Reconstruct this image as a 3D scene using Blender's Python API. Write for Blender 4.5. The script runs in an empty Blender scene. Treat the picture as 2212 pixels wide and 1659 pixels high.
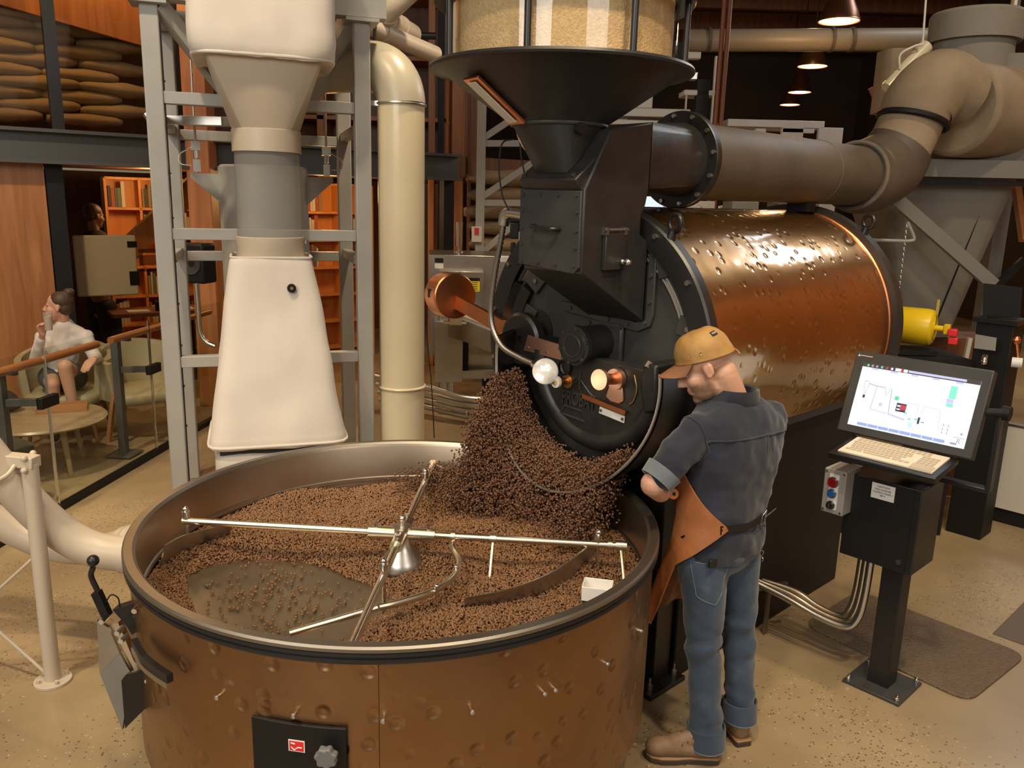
import bpy, math, random
import numpy as np
from mathutils import Vector as Vec, Matrix as Mat
random.seed(7); RNG = np.random.default_rng(7)
SC = bpy.context.scene
COL = SC.collection
PI = math.pi
R = math.radians

# ---------------------------------------------------------------- camera
FPX, PITCH, ROLL, EYE = 1760.0, R(12.64), R(1.5), 2.15
_f = Vec((0, math.cos(PITCH), -math.sin(PITCH))); _r0 = Vec((1, 0, 0)); _u0 = _r0.cross(_f)
_r = _r0*math.cos(ROLL) + _u0*math.sin(ROLL); _u = _u0*math.cos(ROLL) - _r0*math.sin(ROLL)
cam = bpy.data.cameras.new('camera'); cam.lens = FPX/2212*36; cam.sensor_width = 36
cam.sensor_fit = 'HORIZONTAL'; cam.clip_end = 100
camo = bpy.data.objects.new('camera', cam); COL.objects.link(camo)
camo.matrix_world = Mat(((_r.x, _u.x, -_f.x, 0), (_r.y, _u.y, -_f.y, 0), (_r.z, _u.z, -_f.z, EYE), (0, 0, 0, 1)))
SC.camera = camo

# ---------------------------------------------------------------- world, lights, exposure
SC.view_settings.view_transform = 'Standard'; SC.view_settings.look = 'None'
SC.view_settings.gamma = 1; SC.view_settings.use_curve_mapping = False
SC.view_settings.exposure = 0.28
wd = bpy.data.worlds.new('hall_air'); SC.world = wd; wd.use_nodes = True
wd.node_tree.nodes['Background'].inputs[0].default_value = (0.48, 0.42, 0.35, 1)
wd.node_tree.nodes['Background'].inputs[1].default_value = 0.46

def area(name, loc, tgt, sx, sy, power, col):
    l = bpy.data.lights.new(name, 'AREA'); l.shape = 'RECTANGLE'; l.size = sx; l.size_y = sy
    l.energy = power; l.color = col
    o = bpy.data.objects.new(name, l); COL.objects.link(o); o.location = loc
    o.rotation_euler = (Vec(tgt)-Vec(loc)).to_track_quat('-Z', 'Y').to_euler()
    return o
def spot(name, loc, tgt, power, ang=70, col=(1, .80, .54), rad=.12, blend=.6):
    l = bpy.data.lights.new(name, 'SPOT'); l.energy = power; l.color = col; l.spot_size = R(ang)
    l.spot_blend = blend; l.shadow_soft_size = rad
    o = bpy.data.objects.new(name, l); COL.objects.link(o); o.location = loc
    o.rotation_euler = (Vec(tgt)-Vec(loc)).to_track_quat('-Z', 'Y').to_euler()
    return o
# area lights for unseen windows behind the camera, assumed from glass and copper highlights
area('window_light_west', (-3.4, -3.2, 4.6), (0.2, 3.6, 1.4), 4.2, 2.4, 200, (1, .965, .91))
area('window_light_east', (3.6, -2.6, 4.8), (0.8, 4.0, 1.2), 2.6, 2.2, 75, (1, .96, .90))
# unseen source at upper right, assumed from the long highlight on the drum
area('skylight', (6.5, 9.3, 6.0), (1.5, 4.2, 1.9), 3.4, 1.0, 105, (.95, .97, 1))
# unseen spots, added to light the timber wall that the copper drum mirrors
for yy in (2.5, 5.5, 8.5, 11.5): spot('wall_washer', (6.9, yy, 5.9), (8.4, yy, 1.6), 260, 80)
# unseen warm ceiling spots, assumed from the shadows on the floor
for nm, lc, tg, pw, an in (
    ('track_spot', (-2.9, 1.6, 5.6), (-2.0, 3.0, 0), 420, 62),
    ('track_spot', (-0.3, 0.6, 5.6), (-0.4, 2.6, .7), 260, 60),
    ('track_spot', (1.2, 0.9, 5.6), (1.3, 3.0, .6), 300, 62),
    ('track_spot', (-1.8, 2.9, 5.6), (-1.5, 5.0, 1), 330, 56),
    ('track_spot', (-3.6, 3.8, 5.4), (-3.8, 6.6, .5), 420, 62),
    ('track_spot', (0.1, 5.0, 5.6), (-0.4, 7.6, .3), 420, 64),
    ('track_spot', (2.3, 1.8, 5.6), (2.4, 4.0, .2), 260, 62),
    ('track_spot', (3.4, 3.4, 5.6), (2.6, 5.8, 2.2), 200, 60),
    ('track_spot', (0.9, 1.9, 5.6), (0.9, 4.4, 1.8), 170, 50)):
    spot(nm, lc, tg, pw, an)

# ---------------------------------------------------------------- pixel -> place helpers (frame 2212 x 1659)
def ray(x, y): return _f + _r*((x-1106)/FPX) - _u*((y-829.5)/FPX)
def PY(x, y, Y):
    d = ray(x, y); return Vec((0, 0, EYE)) + d*(Y/d.y)
def PZ(x, y, z=0.0):
    d = ray(x, y); return Vec((0, 0, EYE)) + d*((z-EYE)/d.z)
def PX(x, y, X):
    d = ray(x, y); return Vec((0, 0, EYE)) + d*(X/d.x)
def PP(x, y, p, n):          # on the plane through p with normal n
    d = ray(x, y); o = Vec((0, 0, EYE)); n = Vec(n); return o + d*((Vec(p)-o).dot(n)/d.dot(n))

# ---------------------------------------------------------------- materials
def nodes(name):
    m = bpy.data.materials.new(name); m.use_nodes = True; nt = m.node_tree
    return m, nt, nt.nodes, nt.links, nt.nodes['Principled BSDF']
def mat(name, col, rough=.5, metal=0., var=None, bump=None, coat=0., spec=.5, sheen=0., emit=None, es=1., rvar=0.):
    """var=(scale, other colour, amount)  bump=(scale, strength[, kind])"""
    m, nt, N, L, b = nodes(name)
    b.inputs['Base Color'].default_value = (*col, 1); b.inputs['Roughness'].default_value = rough
    b.inputs['Metallic'].default_value = metal; b.inputs['Coat Weight'].default_value = coat
    b.inputs['Coat Roughness'].default_value = .12
    b.inputs['Specular IOR Level'].default_value = spec; b.inputs['Sheen Weight'].default_value = sheen
    tc = N.new('ShaderNodeTexCoord')
    if var:
        n = N.new('ShaderNodeTexNoise'); n.inputs['Scale'].default_value = var[0]; n.inputs['Detail'].default_value = 5
        L.new(tc.outputs['Object'], n.inputs['Vector'])
        r = N.new('ShaderNodeValToRGB'); r.color_ramp.elements[0].position = .35; r.color_ramp.elements[1].position = .68
        r.color_ramp.elements[0].color = (*col, 1)
        k = var[2] if len(var) > 2 else 1
        r.color_ramp.elements[1].color = (*[a*(1-k)+c*k for a, c in zip(col, var[1])], 1)
        L.new(n.outputs['Fac'], r.inputs['Fac']); L.new(r.outputs['Color'], b.inputs['Base Color'])
        if rvar:
            mr = N.new('ShaderNodeMapRange'); mr.inputs['To Min'].default_value = rough-rvar; mr.inputs['To Max'].default_value = rough+rvar
            L.new(n.outputs['Fac'], mr.inputs['Value']); L.new(mr.outputs['Result'], b.inputs['Roughness'])
    if bump:
        kind = bump[2] if len(bump) > 2 else 'noise'
        if kind == 'noise':
            t = N.new('ShaderNodeTexNoise'); t.inputs['Scale'].default_value = bump[0]; t.inputs['Detail'].default_value = 4; o = t.outputs['Fac']
        elif kind == 'dimple':
            t = N.new('ShaderNodeTexVoronoi'); t.feature = 'SMOOTH_F1'; t.inputs['Scale'].default_value = bump[0]
            t.inputs['Smoothness'].default_value = .35; o = t.outputs['Distance']
        else:
            t = N.new('ShaderNodeTexWave'); t.inputs['Scale'].default_value = bump[0]; t.inputs['Distortion'].default_value = 1.5; o = t.outputs['Fac']
        L.new(tc.outputs['Object'], t.inputs['Vector'])
        bp = N.new('ShaderNodeBump'); bp.inputs['Strength'].default_value = bump[1]; bp.inputs['Distance'].default_value = .01
        L.new(o, bp.inputs['Height']); L.new(bp.outputs['Normal'], b.inputs['Normal'])
    if emit:
        b.inputs['Emission Color'].default_value = (*emit, 1); b.inputs['Emission Strength'].default_value = es
    return m
def glass(name, tint=(1, 1, 1), rough=.02, ior=1.45, amount=1.0, haze=0.):
    m = bpy.data.materials.new(name); m.use_nodes = True; nt = m.node_tree; N, L = nt.nodes, nt.links
    N.clear(); out = N.new('ShaderNodeOutputMaterial'); mx = N.new('ShaderNodeMixShader')
    t = N.new('ShaderNodeBsdfTransparent'); t.inputs[0].default_value = (*tint, 1)
    g = N.new('ShaderNodeBsdfGlossy'); g.inputs['Roughness'].default_value = rough
    fr = N.new('ShaderNodeFresnel'); fr.inputs[0].default_value = ior
    ml = N.new('ShaderNodeMath'); ml.operation = 'MULTIPLY'; ml.inputs[1].default_value = amount
    ge = N.new('ShaderNodeNewGeometry'); iv = N.new('ShaderNodeMath'); iv.operation = 'SUBTRACT'; iv.inputs[0].default_value = 1
    L.new(ge.outputs['Backfacing'], iv.inputs[1]); m2 = N.new('ShaderNodeMath'); m2.operation = 'MULTIPLY'
    L.new(fr.outputs[0], ml.inputs[0]); L.new(ml.outputs[0], m2.inputs[0]); L.new(iv.outputs[0], m2.inputs[1]); L.new(m2.outputs[0], mx.inputs[0])
    if haze:
        df = N.new('ShaderNodeBsdfDiffuse'); df.inputs[0].default_value = (.8, .79, .76, 1); hz = N.new('ShaderNodeMixShader'); hz.inputs[0].default_value = haze
        L.new(t.outputs[0], hz.inputs[1]); L.new(df.outputs[0], hz.inputs[2]); L.new(hz.outputs[0], mx.inputs[1])
    else: L.new(t.outputs[0], mx.inputs[1])
    L.new(g.outputs[0], mx.inputs[2]); L.new(mx.outputs[0], out.inputs[0])
    return m
def wood(name, c1, c2, scale=6., rough=.45, axis=2):
    m, nt, N, L, b = nodes(name)
    tc = N.new('ShaderNodeTexCoord'); mp = N.new('ShaderNodeMapping')
    s = [1, 1, 1]; s[axis] = .08; mp.inputs['Scale'].default_value = s
    n = N.new('ShaderNodeTexNoise'); n.inputs['Scale'].default_value = scale*3; n.inputs['Detail'].default_value = 8; n.inputs['Distortion'].default_value = .6
    r = N.new('ShaderNodeValToRGB'); r.color_ramp.elements[0].position = .3; r.color_ramp.elements[1].position = .72
    r.color_ramp.elements[0].color = (*c1, 1); r.color_ramp.elements[1].color = (*c2, 1)
    L.new(tc.outputs['Object'], mp.inputs[0]); L.new(mp.outputs[0], n.inputs['Vector']); L.new(n.outputs['Fac'], r.inputs['Fac'])
    L.new(r.outputs['Color'], b.inputs['Base Color']); b.inputs['Roughness'].default_value = rough
    return m
def floor_mat():
    m, nt, N, L, b = nodes('polished_concrete')
    tc = N.new('ShaderNodeTexCoord')
    n1 = N.new('ShaderNodeTexNoise'); n1.inputs['Scale'].default_value = .8; n1.inputs['Detail'].default_value = 6; n1.inputs['Roughness'].default_value = .55
    r1 = N.new('ShaderNodeValToRGB'); e = r1.color_ramp.elements
    e[0].position = .32; e[0].color = (.235, .165, .092, 1); e[1].position = .68; e[1].color = (.43, .325, .185, 1)
    v = N.new('ShaderNodeTexVoronoi'); v.inputs['Scale'].default_value = 85; v.inputs['Randomness'].default_value = 1
    sep = N.new('ShaderNodeSeparateColor'); L.new(v.outputs['Color'], sep.inputs[0])
    n2 = N.new('ShaderNodeTexNoise'); n2.inputs['Scale'].default_value = 1.7; n2.inputs['Detail'].default_value = 3
    # dark aggregate stones: small cells with random pick, density following a patchy noise
    th = N.new('ShaderNodeMapRange'); th.inputs['From Min'].default_value = .42; th.inputs['From Max'].default_value = .72
    th.inputs['To Min'].default_value = .0; th.inputs['To Max'].default_value = .36
    L.new(n2.outputs['Fac'], th.inputs['Value'])
    lt = N.new('ShaderNodeMath'); lt.operation = 'LESS_THAN'; L.new(sep.outputs[0], lt.inputs[0]); L.new(th.outputs[0], lt.inputs[1])
    dist = N.new('ShaderNodeMath'); dist.operation = 'LESS_THAN'; dist.inputs[1].default_value = .42; L.new(v.outputs['Distance'], dist.inputs[0])
    mk = N.new('ShaderNodeMath'); mk.operation = 'MULTIPLY'; L.new(lt.outputs[0], mk.inputs[0]); L.new(dist.outputs[0], mk.inputs[1])
    mk2 = N.new('ShaderNodeMath'); mk2.operation = 'MULTIPLY'; mk2.inputs[1].default_value = .8; L.new(mk.outputs[0], mk2.inputs[0])
    rs = N.new('ShaderNodeValToRGB'); rs.color_ramp.elements[0].color = (.10, .06, .03, 1); rs.color_ramp.elements[1].color = (.5, .42, .30, 1)
    rs.color_ramp.elements[0].position = .6; rs.color_ramp.elements[1].position = .75
    L.new(sep.outputs[1], rs.inputs['Fac'])
    mx = N.new('ShaderNodeMixRGB'); L.new(mk2.outputs[0], mx.inputs[0]); L.new(r1.outputs[0], mx.inputs[1]); L.new(rs.outputs[0], mx.inputs[2])
    L.new(tc.outputs['Object'], n1.inputs['Vector']); L.new(tc.outputs['Object'], n2.inputs['Vector']); L.new(tc.outputs['Object'], v.inputs['Vector'])
    L.new(n1.outputs['Fac'], r1.inputs['Fac']); L.new(mx.outputs[0], b.inputs['Base Color'])
    b.inputs['Roughness'].default_value = .33; b.inputs['Specular IOR Level'].default_value = .45
    return m
def copper_mat(name, c1, c2, rough, dscale, dstr, nscale=2.2, coat=.9, dist=.006, stretch=(1, 1, 1)):
    """beaten copper: round hammer dimples (voronoi, flattened between) on lightly wavy sheet"""
    m, nt, N, L, b = nodes(name)
    tc = N.new('ShaderNodeTexCoord'); mp = N.new('ShaderNodeMapping'); mp.inputs['Scale'].default_value = stretch
    L.new(tc.outputs['Object'], mp.inputs[0])
    n = N.new('ShaderNodeTexNoise'); n.inputs['Scale'].default_value = nscale; n.inputs['Detail'].default_value = 7
    r = N.new('ShaderNodeValToRGB'); r.color_ramp.elements[0].position = .3; r.color_ramp.elements[1].position = .7
    r.color_ramp.elements[0].color = (*c1, 1); r.color_ramp.elements[1].color = (*c2, 1)
    L.new(tc.outputs['Object'], n.inputs['Vector']); L.new(n.outputs['Fac'], r.inputs['Fac']); L.new(r.outputs[0], b.inputs['Base Color'])
    v = N.new('ShaderNodeTexVoronoi'); v.inputs['Scale'].default_value = dscale; v.feature = 'F1'
    L.new(mp.outputs[0], v.inputs['Vector'])
    cr = N.new('ShaderNodeValToRGB'); cr.color_ramp.interpolation = 'EASE'
    cr.color_ramp.elements[0].position = .08; cr.color_ramp.elements[0].color = (0, 0, 0, 1)
    cr.color_ramp.elements[1].position = .36; cr.color_ramp.elements[1].color = (1, 1, 1, 1)
    L.new(v.outputs['Distance'], cr.inputs['Fac'])
    n2 = N.new('ShaderNodeTexNoise'); n2.inputs['Scale'].default_value = 5; n2.inputs['Detail'].default_value = 2
    L.new(tc.outputs['Object'], n2.inputs['Vector'])
    ad = N.new('ShaderNodeMath'); ad.operation = 'ADD'; L.new(cr.outputs[0], ad.inputs[0])
    ml = N.new('ShaderNodeMath'); ml.operation = 'MULTIPLY'; ml.inputs[1].default_value = 1.6; L.new(n2.outputs['Fac'], ml.inputs[0]); L.new(ml.outputs[0], ad.inputs[1])
    bp = N.new('ShaderNodeBump'); bp.inputs['Strength'].default_value = dstr; bp.inputs['Distance'].default_value = dist
    L.new(ad.outputs[0], bp.inputs['Height']); L.new(bp.outputs[0], b.inputs['Normal'])
    b.inputs['Metallic'].default_value = 1; b.inputs['Roughness'].default_value = rough
    b.inputs['Coat Weight'].default_value = coat; b.inputs['Coat Roughness'].default_value = .10
    L.new(bp.outputs[0], b.inputs['Coat Normal'])
    return m

MT = {}
MT['floor'] = floor_mat()
MT['copper'] = copper_mat('hammered_copper', (.38, .190, .045), (.54, .300, .090), .32, 17, .40)
MT['copper_tank'] = copper_mat('hammered_copper_dull', (.27, .150, .075), (.39, .230, .118), .40, 13, .75, 1.6, .15, .010)
MT['copper_plain'] = mat('copper_sheet', (.80, .33, .15), .33, 1, (9, (.66, .25, .10)))
MT['copper_pale'] = mat('copper_pale', (.86, .52, .38), .38, 1)
MT['brass'] = mat('brass', (.75, .55, .22), .25, 1)
MT['black'] = mat('black_paint', (.017, .016, .015), .42, 0, (7, (.027, .025, .023)), (60, .06), spec=.5)
MT['black_satin'] = mat('black_satin', (.013, .012, .012), .36)
MT['black_dull'] = mat('black_dull', (.007, .0065, .006), .55, spec=.35)
MT['charcoal'] = mat('charcoal_paint', (.032, .031, .030), .45, 0, (6, (.047, .045, .041)))
MT['steel'] = mat('brushed_steel', (.56, .54, .50), .34, 1, (4, (.46, .43, .38)), (220, .03))
MT['steel_inner'] = mat('tray_inner_steel', (.55, .47, .37), .36, 1, (2.4, (.43, .33, .23)))
MT['steel_dark'] = mat('worn_steel', (.33, .30, .26), .42, 1)
MT['chrome'] = mat('chrome', (.85, .84, .82), .12, 1)
MT['rod'] = mat('satin_rod', (.78, .70, .55), .28, 1)
MT['galv'] = mat('galvanised', (.62, .60, .55), .32, 1)
MT['canvas'] = mat('canvas_jacket', (.74, .675, .595), .72, 0, (3, (.69, .62, .54)), (7, .28), sheen=.2)
MT['canvas_grey'] = mat('canvas_grey', (.215, .197, .165), .85, 0, (3, (.18, .163, .135)), (30, .25))
MT['canvas_tan'] = mat('canvas_tan', (.31, .232, .150), .85, 0, (4, (.24, .18, .115)), (22, .25))
MT['greypaint'] = mat('grey_enamel', (.36, .35, .325), .42, 0, (5, (.33, .32, .295)))
MT['beigepaint'] = mat('beige_enamel', (.56, .475, .365), .40)
MT['cream'] = mat('cream_enamel', (.70, .61, .42), .28, 0, (2, (.64, .55, .37)), coat=.3)
MT['offwhite'] = mat('offwhite_enamel', (.62, .58, .50), .4)
MT['duct'] = mat('duct_brown', (.066, .051, .038), .58, 0, (3, (.10, .075, .053)), (14, .1))
MT['white'] = mat('white_plastic', (.80, .78, .74), .4)
MT['beam'] = mat('painted_beam', (.075, .075, .072), .5)
MT['woodpanel'] = wood('cherry_veneer', (.30, .105, .032), (.47, .20, .072), 5, .38)
MT['woodcol'] = wood('cedar_post', (.33, .11, .03), (.50, .20, .065), 5, .5)
MT['wooddark'] = wood('dark_wood', (.13, .045, .018), (.22, .085, .034), 5, .5)
MT['woodrail'] = wood('handrail_wood', (.26, .085, .03), (.40, .15, .055), 6, .35, 1)
MT['woodtable'] = wood('table_wood', (.33, .24, .14), (.44, .33, .20), 4, .28, 0)
MT['glass'] = glass('clear_glass', (.93, .95, .92))
MT['glass_dim'] = glass('tinted_glass', (.86, .82, .74), amount=.15)
MT['acrylic'] = glass('acrylic_tube', (.86, .84, .78), .05, 1.5, 1.3, haze=.22)
MT['silo_glass'] = glass('silo_glass', (.93, .88, .78), .03, 1.5, 1.5)
MT['burlap'] = mat('burlap', (.40, .29, .17), .95, 0, (5, (.33, .235, .135)), (90, .35))
MT['bean'] = mat('roasted_bean', (.135, .063, .026), .34, 0, (60, (.25, .125, .053)), spec=.5)
MT['bean_air'] = mat('roasted_bean_fresh', (.100, .045, .022), .45, 0, (60, (.155, .070, .035)))
MT['leather'] = mat('tan_leather_chair', (.42, .35, .21), .45, 0, None, (18, .08))

# ---------------------------------------------------------------- mesh building
def frame_of(p, z=None):
    """orthonormal basis with given axis"""
    z = Vec(p).normalized(); x = z.orthogonal().normalized(); y = z.cross(x); return x, y, z
class MB:
    def __init__(s, m=None): s.v = []; s.f = []; s.i = []; s.k = 0; s.m = m
    def add(s, vs, fs, m=None):
        o = len(s.v); m = m if m is not None else s.m
        s.v += [tuple((m @ Vec(a)) if m is not None else a) for a in vs]
        s.f += [tuple(o+j for j in f) for f in fs]; s.i += [s.k]*len(fs); return s
    def box(s, c, d, m=None, rz=0, rot=None):
        x, y, z = (q/2 for q in d); cx, cy, cz = c
        vs = [Vec((a*x, b*y, e*z)) for a in (-1, 1) for b in (-1, 1) for e in (-1, 1)]
        q = rot.to_matrix() if rot is not None else (Mat.Rotation(rz, 3, 'Z') if rz else None)
        vs = [tuple((q @ a if q else a)+Vec(c)) for a in vs]
        return s.add(vs, [(0, 1, 3, 2), (4, 6, 7, 5), (0, 4, 5, 1), (2, 3, 7, 6), (0, 2, 6, 4), (1, 5, 7, 3)], m)
    def bar(s, a, b, w, h, up=(0, 0, 1), m=None):
        """rectangular bar from a to b, w wide (sideways) and h tall (along up)"""
        a, b = Vec(a), Vec(b); z = (b-a).normalized(); x = z.cross(Vec(up))
        if x.length < 1e-4: x = z.cross(Vec((0, 1, 0)))
        x.normalize(); y = x.cross(z); vs = []
        for p in (a, b):
            for i, j in ((-1, -1), (1, -1), (1, 1), (-1, 1)): vs.append(tuple(p+x*(i*w/2)+y*(j*h/2)))
        return s.add(vs, [(0, 3, 2, 1), (4, 5, 6, 7), (0, 1, 5, 4), (1, 2, 6, 5), (2, 3, 7, 6), (3, 0, 4, 7)], m)
    def cyl(s, a, b, r0, r1=None, n=24, caps=True, m=None, flat=1.0):
        r1 = r0 if r1 is None else r1; a, b = Vec(a), Vec(b); x, y, z = frame_of(b-a); vs = []
        for p, r in ((a, r0), (b, r1)):
            for k in range(n):
                t = 2*PI*k/n; vs.append(tuple(p+x*(math.cos(t)*r)+y*(math.sin(t)*r*flat)))
        fs = [(k, (k+1) % n, n+(k+1) % n, n+k) for k in range(n)]
        if caps: fs += [tuple(range(n-1, -1, -1)), tuple(range(n, 2*n))]
        return s.add(vs, fs, m)
    def tube(s, path, r, n=12, caps=True, closed=False, m=None):
        P = [Vec(p) for p in path]; k = len(P); rr = r if hasattr(r, '__len__') else [r]*k; vs = []
        T = []
        for i in range(k):
            if closed: t = P[(i+1) % k]-P[i-1]
            else: t = P[min(i+1, k-1)]-P[max(i-1, 0)]
            T.append(t.normalized())
        x = T[0].orthogonal().normalized()
        for i in range(k):
            x = (x-T[i]*x.dot(T[i])).normalized(); y = T[i].cross(x)
            for j in range(n):
                a = 2*PI*j/n; vs.append(tuple(P[i]+x*(math.cos(a)*rr[i])+y*(math.sin(a)*rr[i])))
        fs = []
        for i in range(k if closed else k-1):
            o = i*n; q = ((i+1) % k)*n
            fs += [(o+j, o+(j+1) % n, q+(j+1) % n, q+j) for j in range(n)]
        if caps and not closed: fs += [tuple(range(n-1, -1, -1)), tuple((k-1)*n+j for j in range(n))]
        return s.add(vs, fs, m)
    def lathe(s, prof, n=64, m=None, a0=0., a1=2*PI, c=(0, 0, 0)):
        full = abs(a1-a0-2*PI) < 1e-6; cols = n if full else n+1; vs = []; k = len(prof)
        for i in range(cols):
            t = a0+(a1-a0)*i/n
            for r, z in prof: vs.append((c[0]+r*math.cos(t), c[1]+r*math.sin(t), c[2]+z))
        fs = []
        for i in range(n):
            o = i*k; q = ((i+1) % cols)*k
            for j in range(k-1): fs.append((o+j, q+j, q+j+1, o+j+1))
        return s.add(vs, fs, m)
    def sph(s, c, r, n=16, m=None, rot=None):
        rx, ry, rz = r if hasattr(r, '__len__') else (r, r, r); vs = []; h = n//2
        q = rot.to_matrix() if rot is not None else None
        def pt(x, y, z):
            w = Vec((x*rx, y*ry, z*rz)); w = q @ w if q else w; return tuple(w+Vec(c))
        vs.append(pt(0, 0, 1))
        for i in range(1, h):
            a = PI*i/h
            for j in range(n):
                t = 2*PI*j/n; vs.append(pt(math.sin(a)*math.cos(t), math.sin(a)*math.sin(t), math.cos(a)))
        vs.append(pt(0, 0, -1)); fs = [(0, 1+j, 1+(j+1) % n) for j in range(n)]
        for i in range(h-2):
            o = 1+i*n; fs += [(o+j, o+n+j, o+n+(j+1) % n, o+(j+1) % n) for j in range(n)]
        o = 1+(h-2)*n; fs += [(o+j, len(vs)-1, o+(j+1) % n) for j in range(n)]
        return s.add(vs, fs, m)
    def cap(s, a, b, r0, r1, n=14):
        """rounded cone: limb segment"""
        s.cyl(a, b, r0, r1, n); s.sph(a, r0, n); s.sph(b, r1, n); return s
    def torus(s, c, ax, Rr, r, n=40, k=10, m=None):
        x, y, z = frame_of(ax); P = [tuple(Vec(c)+x*(math.cos(2*PI*i/n)*Rr)+y*(math.sin(2*PI*i/n)*Rr)) for i in range(n)]
        return s.tube(P, r, k, closed=True, m=m)
    def prism(s, pts, ext, m=None):
        """polygon (3-D points) pushed along the vector ext"""
        k = len(pts); e = Vec(ext); vs = [tuple(p) for p in pts]+[tuple(Vec(p)+e) for p in pts]
        fs = [tuple(range(k-1, -1, -1)), tuple(range(k, 2*k))]+[(i, (i+1) % k, k+(i+1) % k, k+i) for i in range(k)]
        return s.add(vs, fs, m)
    def loft(s, rings, caps=True, closed=True, m=None):
        k = len(rings[0]); vs = [tuple(p) for r in rings for p in r]; fs = []
        for i in range(len(rings)-1):
            o = i*k; q = o+k
            for j in range(k if closed else k-1): fs.append((o+j, o+(j+1) % k, q+(j+1) % k, q+j))
        if caps: fs += [tuple(range(k-1, -1, -1)), tuple((len(rings)-1)*k+j for j in range(k))]
        return s.add(vs, fs, m)
    def grid(s, fn, nu, nv, m=None):
        vs = [tuple(fn(i/nu, j/nv)) for i in range(nu+1) for j in range(nv+1)]
        fs = [(i*(nv+1)+j, (i+1)*(nv+1)+j, (i+1)*(nv+1)+j+1, i*(nv+1)+j+1) for i in range(nu) for j in range(nv)]
        return s.add(vs, fs, m)

FRAME = {}
def tag(o, label, cat, group=None, kind=None):
    if label: o['label'] = label
    if cat: o['category'] = cat
    if group: o['group'] = group
    if kind: o['kind'] = kind
    return o
def thing(name, label, cat, loc=(0, 0, 0), rz=0., group=None):
    o = bpy.data.objects.new(name, None); COL.objects.link(o); o.empty_display_size = .1
    o.location = loc; o.rotation_euler = (0, 0, rz); tag(o, label, cat, group)
    FRAME[o.name] = Mat.Translation(Vec(loc)) @ Mat.Rotation(rz, 4, 'Z'); return o
def put(mb, name, m, parent=None, world=False, sharp=35, bev=0, solid=0, sub=0, label=None, cat=None, group=None, kind=None, flat=False):
    vs = mb.v; F = FRAME.get(parent.name) if parent else None
    loc = Vec((0, 0, 0))
    if parent and world:
        iv = F.inverted(); vs = [tuple(iv @ Vec(p)) for p in vs]
    elif not parent:
        a = np.array(vs); loc = Vec(((a[:, 0].min()+a[:, 0].max())/2, (a[:, 1].min()+a[:, 1].max())/2, a[:, 2].min()))
        vs = [tuple(a_) for a_ in (a-np.array(loc))]
    me = bpy.data.meshes.new(name); me.from_pydata(vs, [], mb.f); me.update()
    ms = m if isinstance(m, (list, tuple)) else [m]
    for q in ms: me.materials.append(MT[q] if isinstance(q, str) else q)
    if len(ms) > 1: me.polygons.foreach_set('material_index', mb.i)
    if not flat:
        me.polygons.foreach_set('use_smooth', [True]*len(me.polygons)); me.set_sharp_from_angle(angle=R(sharp))
    o = bpy.data.objects.new(name, me); COL.objects.link(o); o.location = loc
    if parent:
        o.parent = parent; FRAME[o.name] = F
    else: FRAME[o.name] = Mat.Translation(loc)
    if solid:
        q = o.modifiers.new('thick', 'SOLIDIFY'); q.thickness = solid; q.offset = 0
        q = o.modifiers.new('split', 'EDGE_SPLIT'); q.split_angle = R(max(sharp, 40))
    if bev:
        q = o.modifiers.new('bevel', 'BEVEL'); q.width = bev; q.segments = 2; q.limit_method = 'ANGLE'; q.angle_limit = R(40)
    if sub:
        q = o.modifiers.new('sub', 'SUBSURF'); q.levels = sub; q.render_levels = sub
    tag(o, label, cat, group, kind); return o
def bake(o):
    dg = bpy.context.evaluated_depsgraph_get(); e = o.evaluated_get(dg); me = bpy.data.meshes.new_from_object(e)
    o.modifiers.clear(); o.data = me; return o
def blob(mb, name, m, parent, world=False, vox=.012, sm=4, **kw):
    """overlapping lumps melted into one continuous skin"""
    o = put(mb, name, m, parent, world, **kw)
    q = o.modifiers.new('r', 'REMESH'); q.mode = 'VOXEL'; q.voxel_size = vox; q.use_smooth_shade = True
    if sm:
        q = o.modifiers.new('s', 'SMOOTH'); q.factor = .5; q.iterations = sm
    bake(o); o.data.polygons.foreach_set('use_smooth', [True]*len(o.data.polygons)); return o
def dup(o, parent=None, loc=None, rz=None, label=None):
    c = o.copy(); COL.objects.link(c)
    if parent: c.parent = parent
    if loc is not None: c.location = loc
    if rz is not None: c.rotation_euler[2] = rz
    if label: c['label'] = label
    for ch in [x for x in bpy.data.objects if x.parent == o]: dup(ch, c)
    return c
def text(s, size, ext, m, mat4, name, parent, align='CENTER'):
    cu = bpy.data.curves.new('t', 'FONT'); cu.body = s; cu.size = size; cu.extrude = ext; cu.align_x = align; cu.align_y = 'CENTER'; cu.resolution_u = 3
    t = bpy.data.objects.new('t', cu); COL.objects.link(t)
    dg = bpy.context.evaluated_depsgraph_get(); me = bpy.data.meshes.new_from_object(t.evaluated_get(dg))
    bpy.data.objects.remove(t); bpy.data.curves.remove(cu); me.transform(mat4)
    me.materials.clear(); me.materials.append(MT[m] if isinstance(m, str) else m)
    o = bpy.data.objects.new(name, me); COL.objects.link(o); o.parent = parent; FRAME[o.name] = FRAME[parent.name]; return o
from mathutils import noise as mnoise
def crumple(o, fn):
    """push the cloth in and out along its normals to make folds"""
    me = o.data; M_ = FRAME[o.name]; n = [v.normal.copy() for v in me.vertices]
    for v, k in zip(me.vertices, n): v.co += k*fn(M_ @ v.co)
    me.update()
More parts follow.
